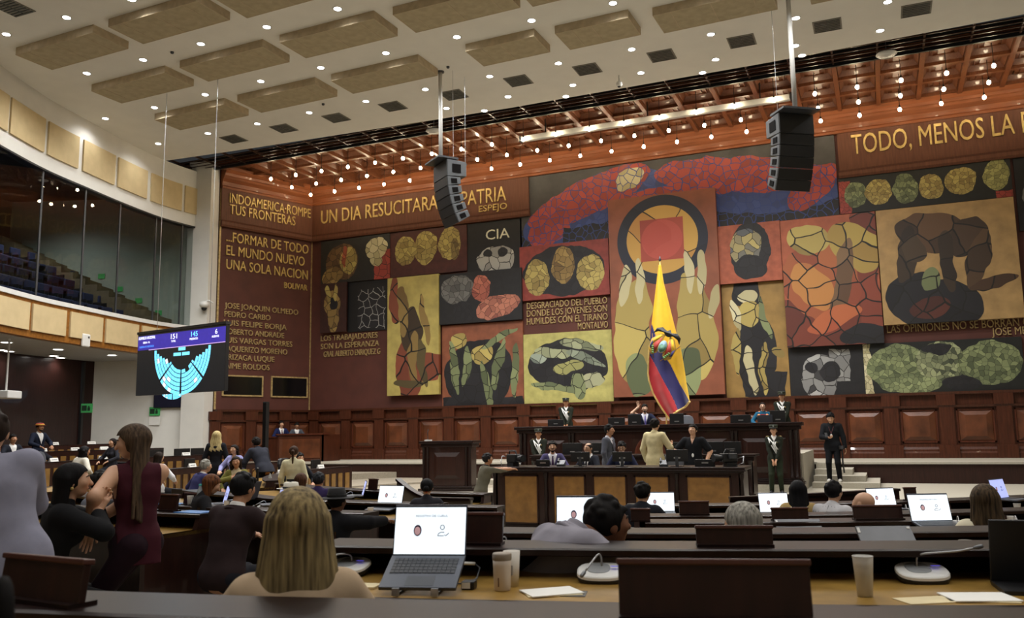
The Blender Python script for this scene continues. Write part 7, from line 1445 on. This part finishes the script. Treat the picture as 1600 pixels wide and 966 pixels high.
    UN = ('uniform', '#23261f', '#e4e2de', None)
    who('uniformed guard in a peaked cap standing behind the second bench at left', 841, 670, 180, 0, Y=23.6, skin='m', hair=('short', '#121010'), top=UN, legs='#262d21', LH=(-.02, .22, .86), RH=(.06, .22, .84), extra=('cap',))
    who('uniformed guard in a peaked cap on the dais at left before the yellow panel', 884, 622, 180, 1.0, Y=27.0, skin='m', hair=('short', '#121010'), top=UN, legs='#262d21', LH=(-.02, .22, .86), RH=(.06, .22, .84), extra=('cap',))
    who('uniformed guard in a peaked cap standing on the dais at right', 1221, 612, 180, 1.0, Y=26.9, skin='m', hair=('short', '#121010'), top=UN, legs='#262d21', LH=(-.02, .22, .86), RH=(.06, .22, .84), extra=('cap',))
    who('uniformed woman guard standing on the floor before the right end of the high bench', 1208, 664, 182, 0, Y=23.8, sex='f', skin='l', hair=('bun', '#121010'), top=UN, legs='#262d21', LH=(-.03, .2, .84), RH=(.05, .21, .82), extra=('cap',), elbow=(1, .3))
    who('bearded man in a navy suit and lilac tie waving from the high bench', 1007, 632, 176, 1.0, Y=25.5, short='the waving man', pose='sit', skin='p', hair=('short', '#17120f'), top=SUIT('#22263a', '#dcdce8', '#6a62a0'), RH=(.2, .24, 1.36), Rp=((0, 1, .1), (.1, .1, 1), .05, 1.6), extra=('beard',), elbow=(1.2, -.2))
    who('woman in teal with an orange collar and glasses seated at the high bench', 1191, 629, 178, 1.0, Y=25.4, short='the woman in teal', pose='sit', sex='f', skin='p', hair=('pony', '#1c1512'), top=('sweater', '#1f5470'), extra=('glasses', 'scarf'), head=(0, 8, 0))
    who('young man in black with a lanyard looking at his phone on the steps', 1297, 643, 186, .155, Y=26.3, skin='l', hair=('short', '#0e0d0e'), top=('coat', '#17181b', .1), legs='#141518', H=1.86, RH=(.04, .3, 1.22), LH=(-.34, .06, .92), extra=('lanyard',), head=(0, -24, 0), cap_={'shoe': '#d8d6d0'}, Rp=((0, -.2, 1), (-.4, .8, .2), .4))
    # phones and the hand-held things
    for x, y, D, lab in ((1037, 680, None, 'white phone in the hand of the man in cream'), (1291, 680, None, 'dark phone held by the young man on the steps'), (165, 757, 8.95, 'dark phone at the ear of the man in grey')):
        p = head_at(x, y, D) if D else aty(x, y, 20.3 if x < 1100 else 25.9)
        t = thing('mobile_phone', lab, 'phone', tuple(p), .3); MB().box(-.037, .037, -.005, .005, -.075, .075, Matrix.Rotation(-.5, 4, 'X')).build('case', M['whitep'] if x == 1037 else M['black'], t, bevel=.004); MB().box(-.033, .033, -.0065, -.005, -.07, .07, Matrix.Rotation(-.5, 4, 'X')).build('screen', M['black'], t)
    p = aty(1316, 708, 26.25); t = thing('camera_gimbal', 'camera on a black handle hanging from the hand of the young man on the steps', 'camera', tuple(p), 0)
    MB().tube([(0, 0, .1), (0, 0, -.25), (.02, 0, -.55)], .022, 8).build('handle', M['black'], t); MB().box(-.08, .08, -.06, .06, .1, .2).build('camera_body', M['black'], t, bevel=.01); MB().tube([(0, -.06, .15), (0, -.14, .15)], .04, 12).build('lens', M['gunmetal'], t)
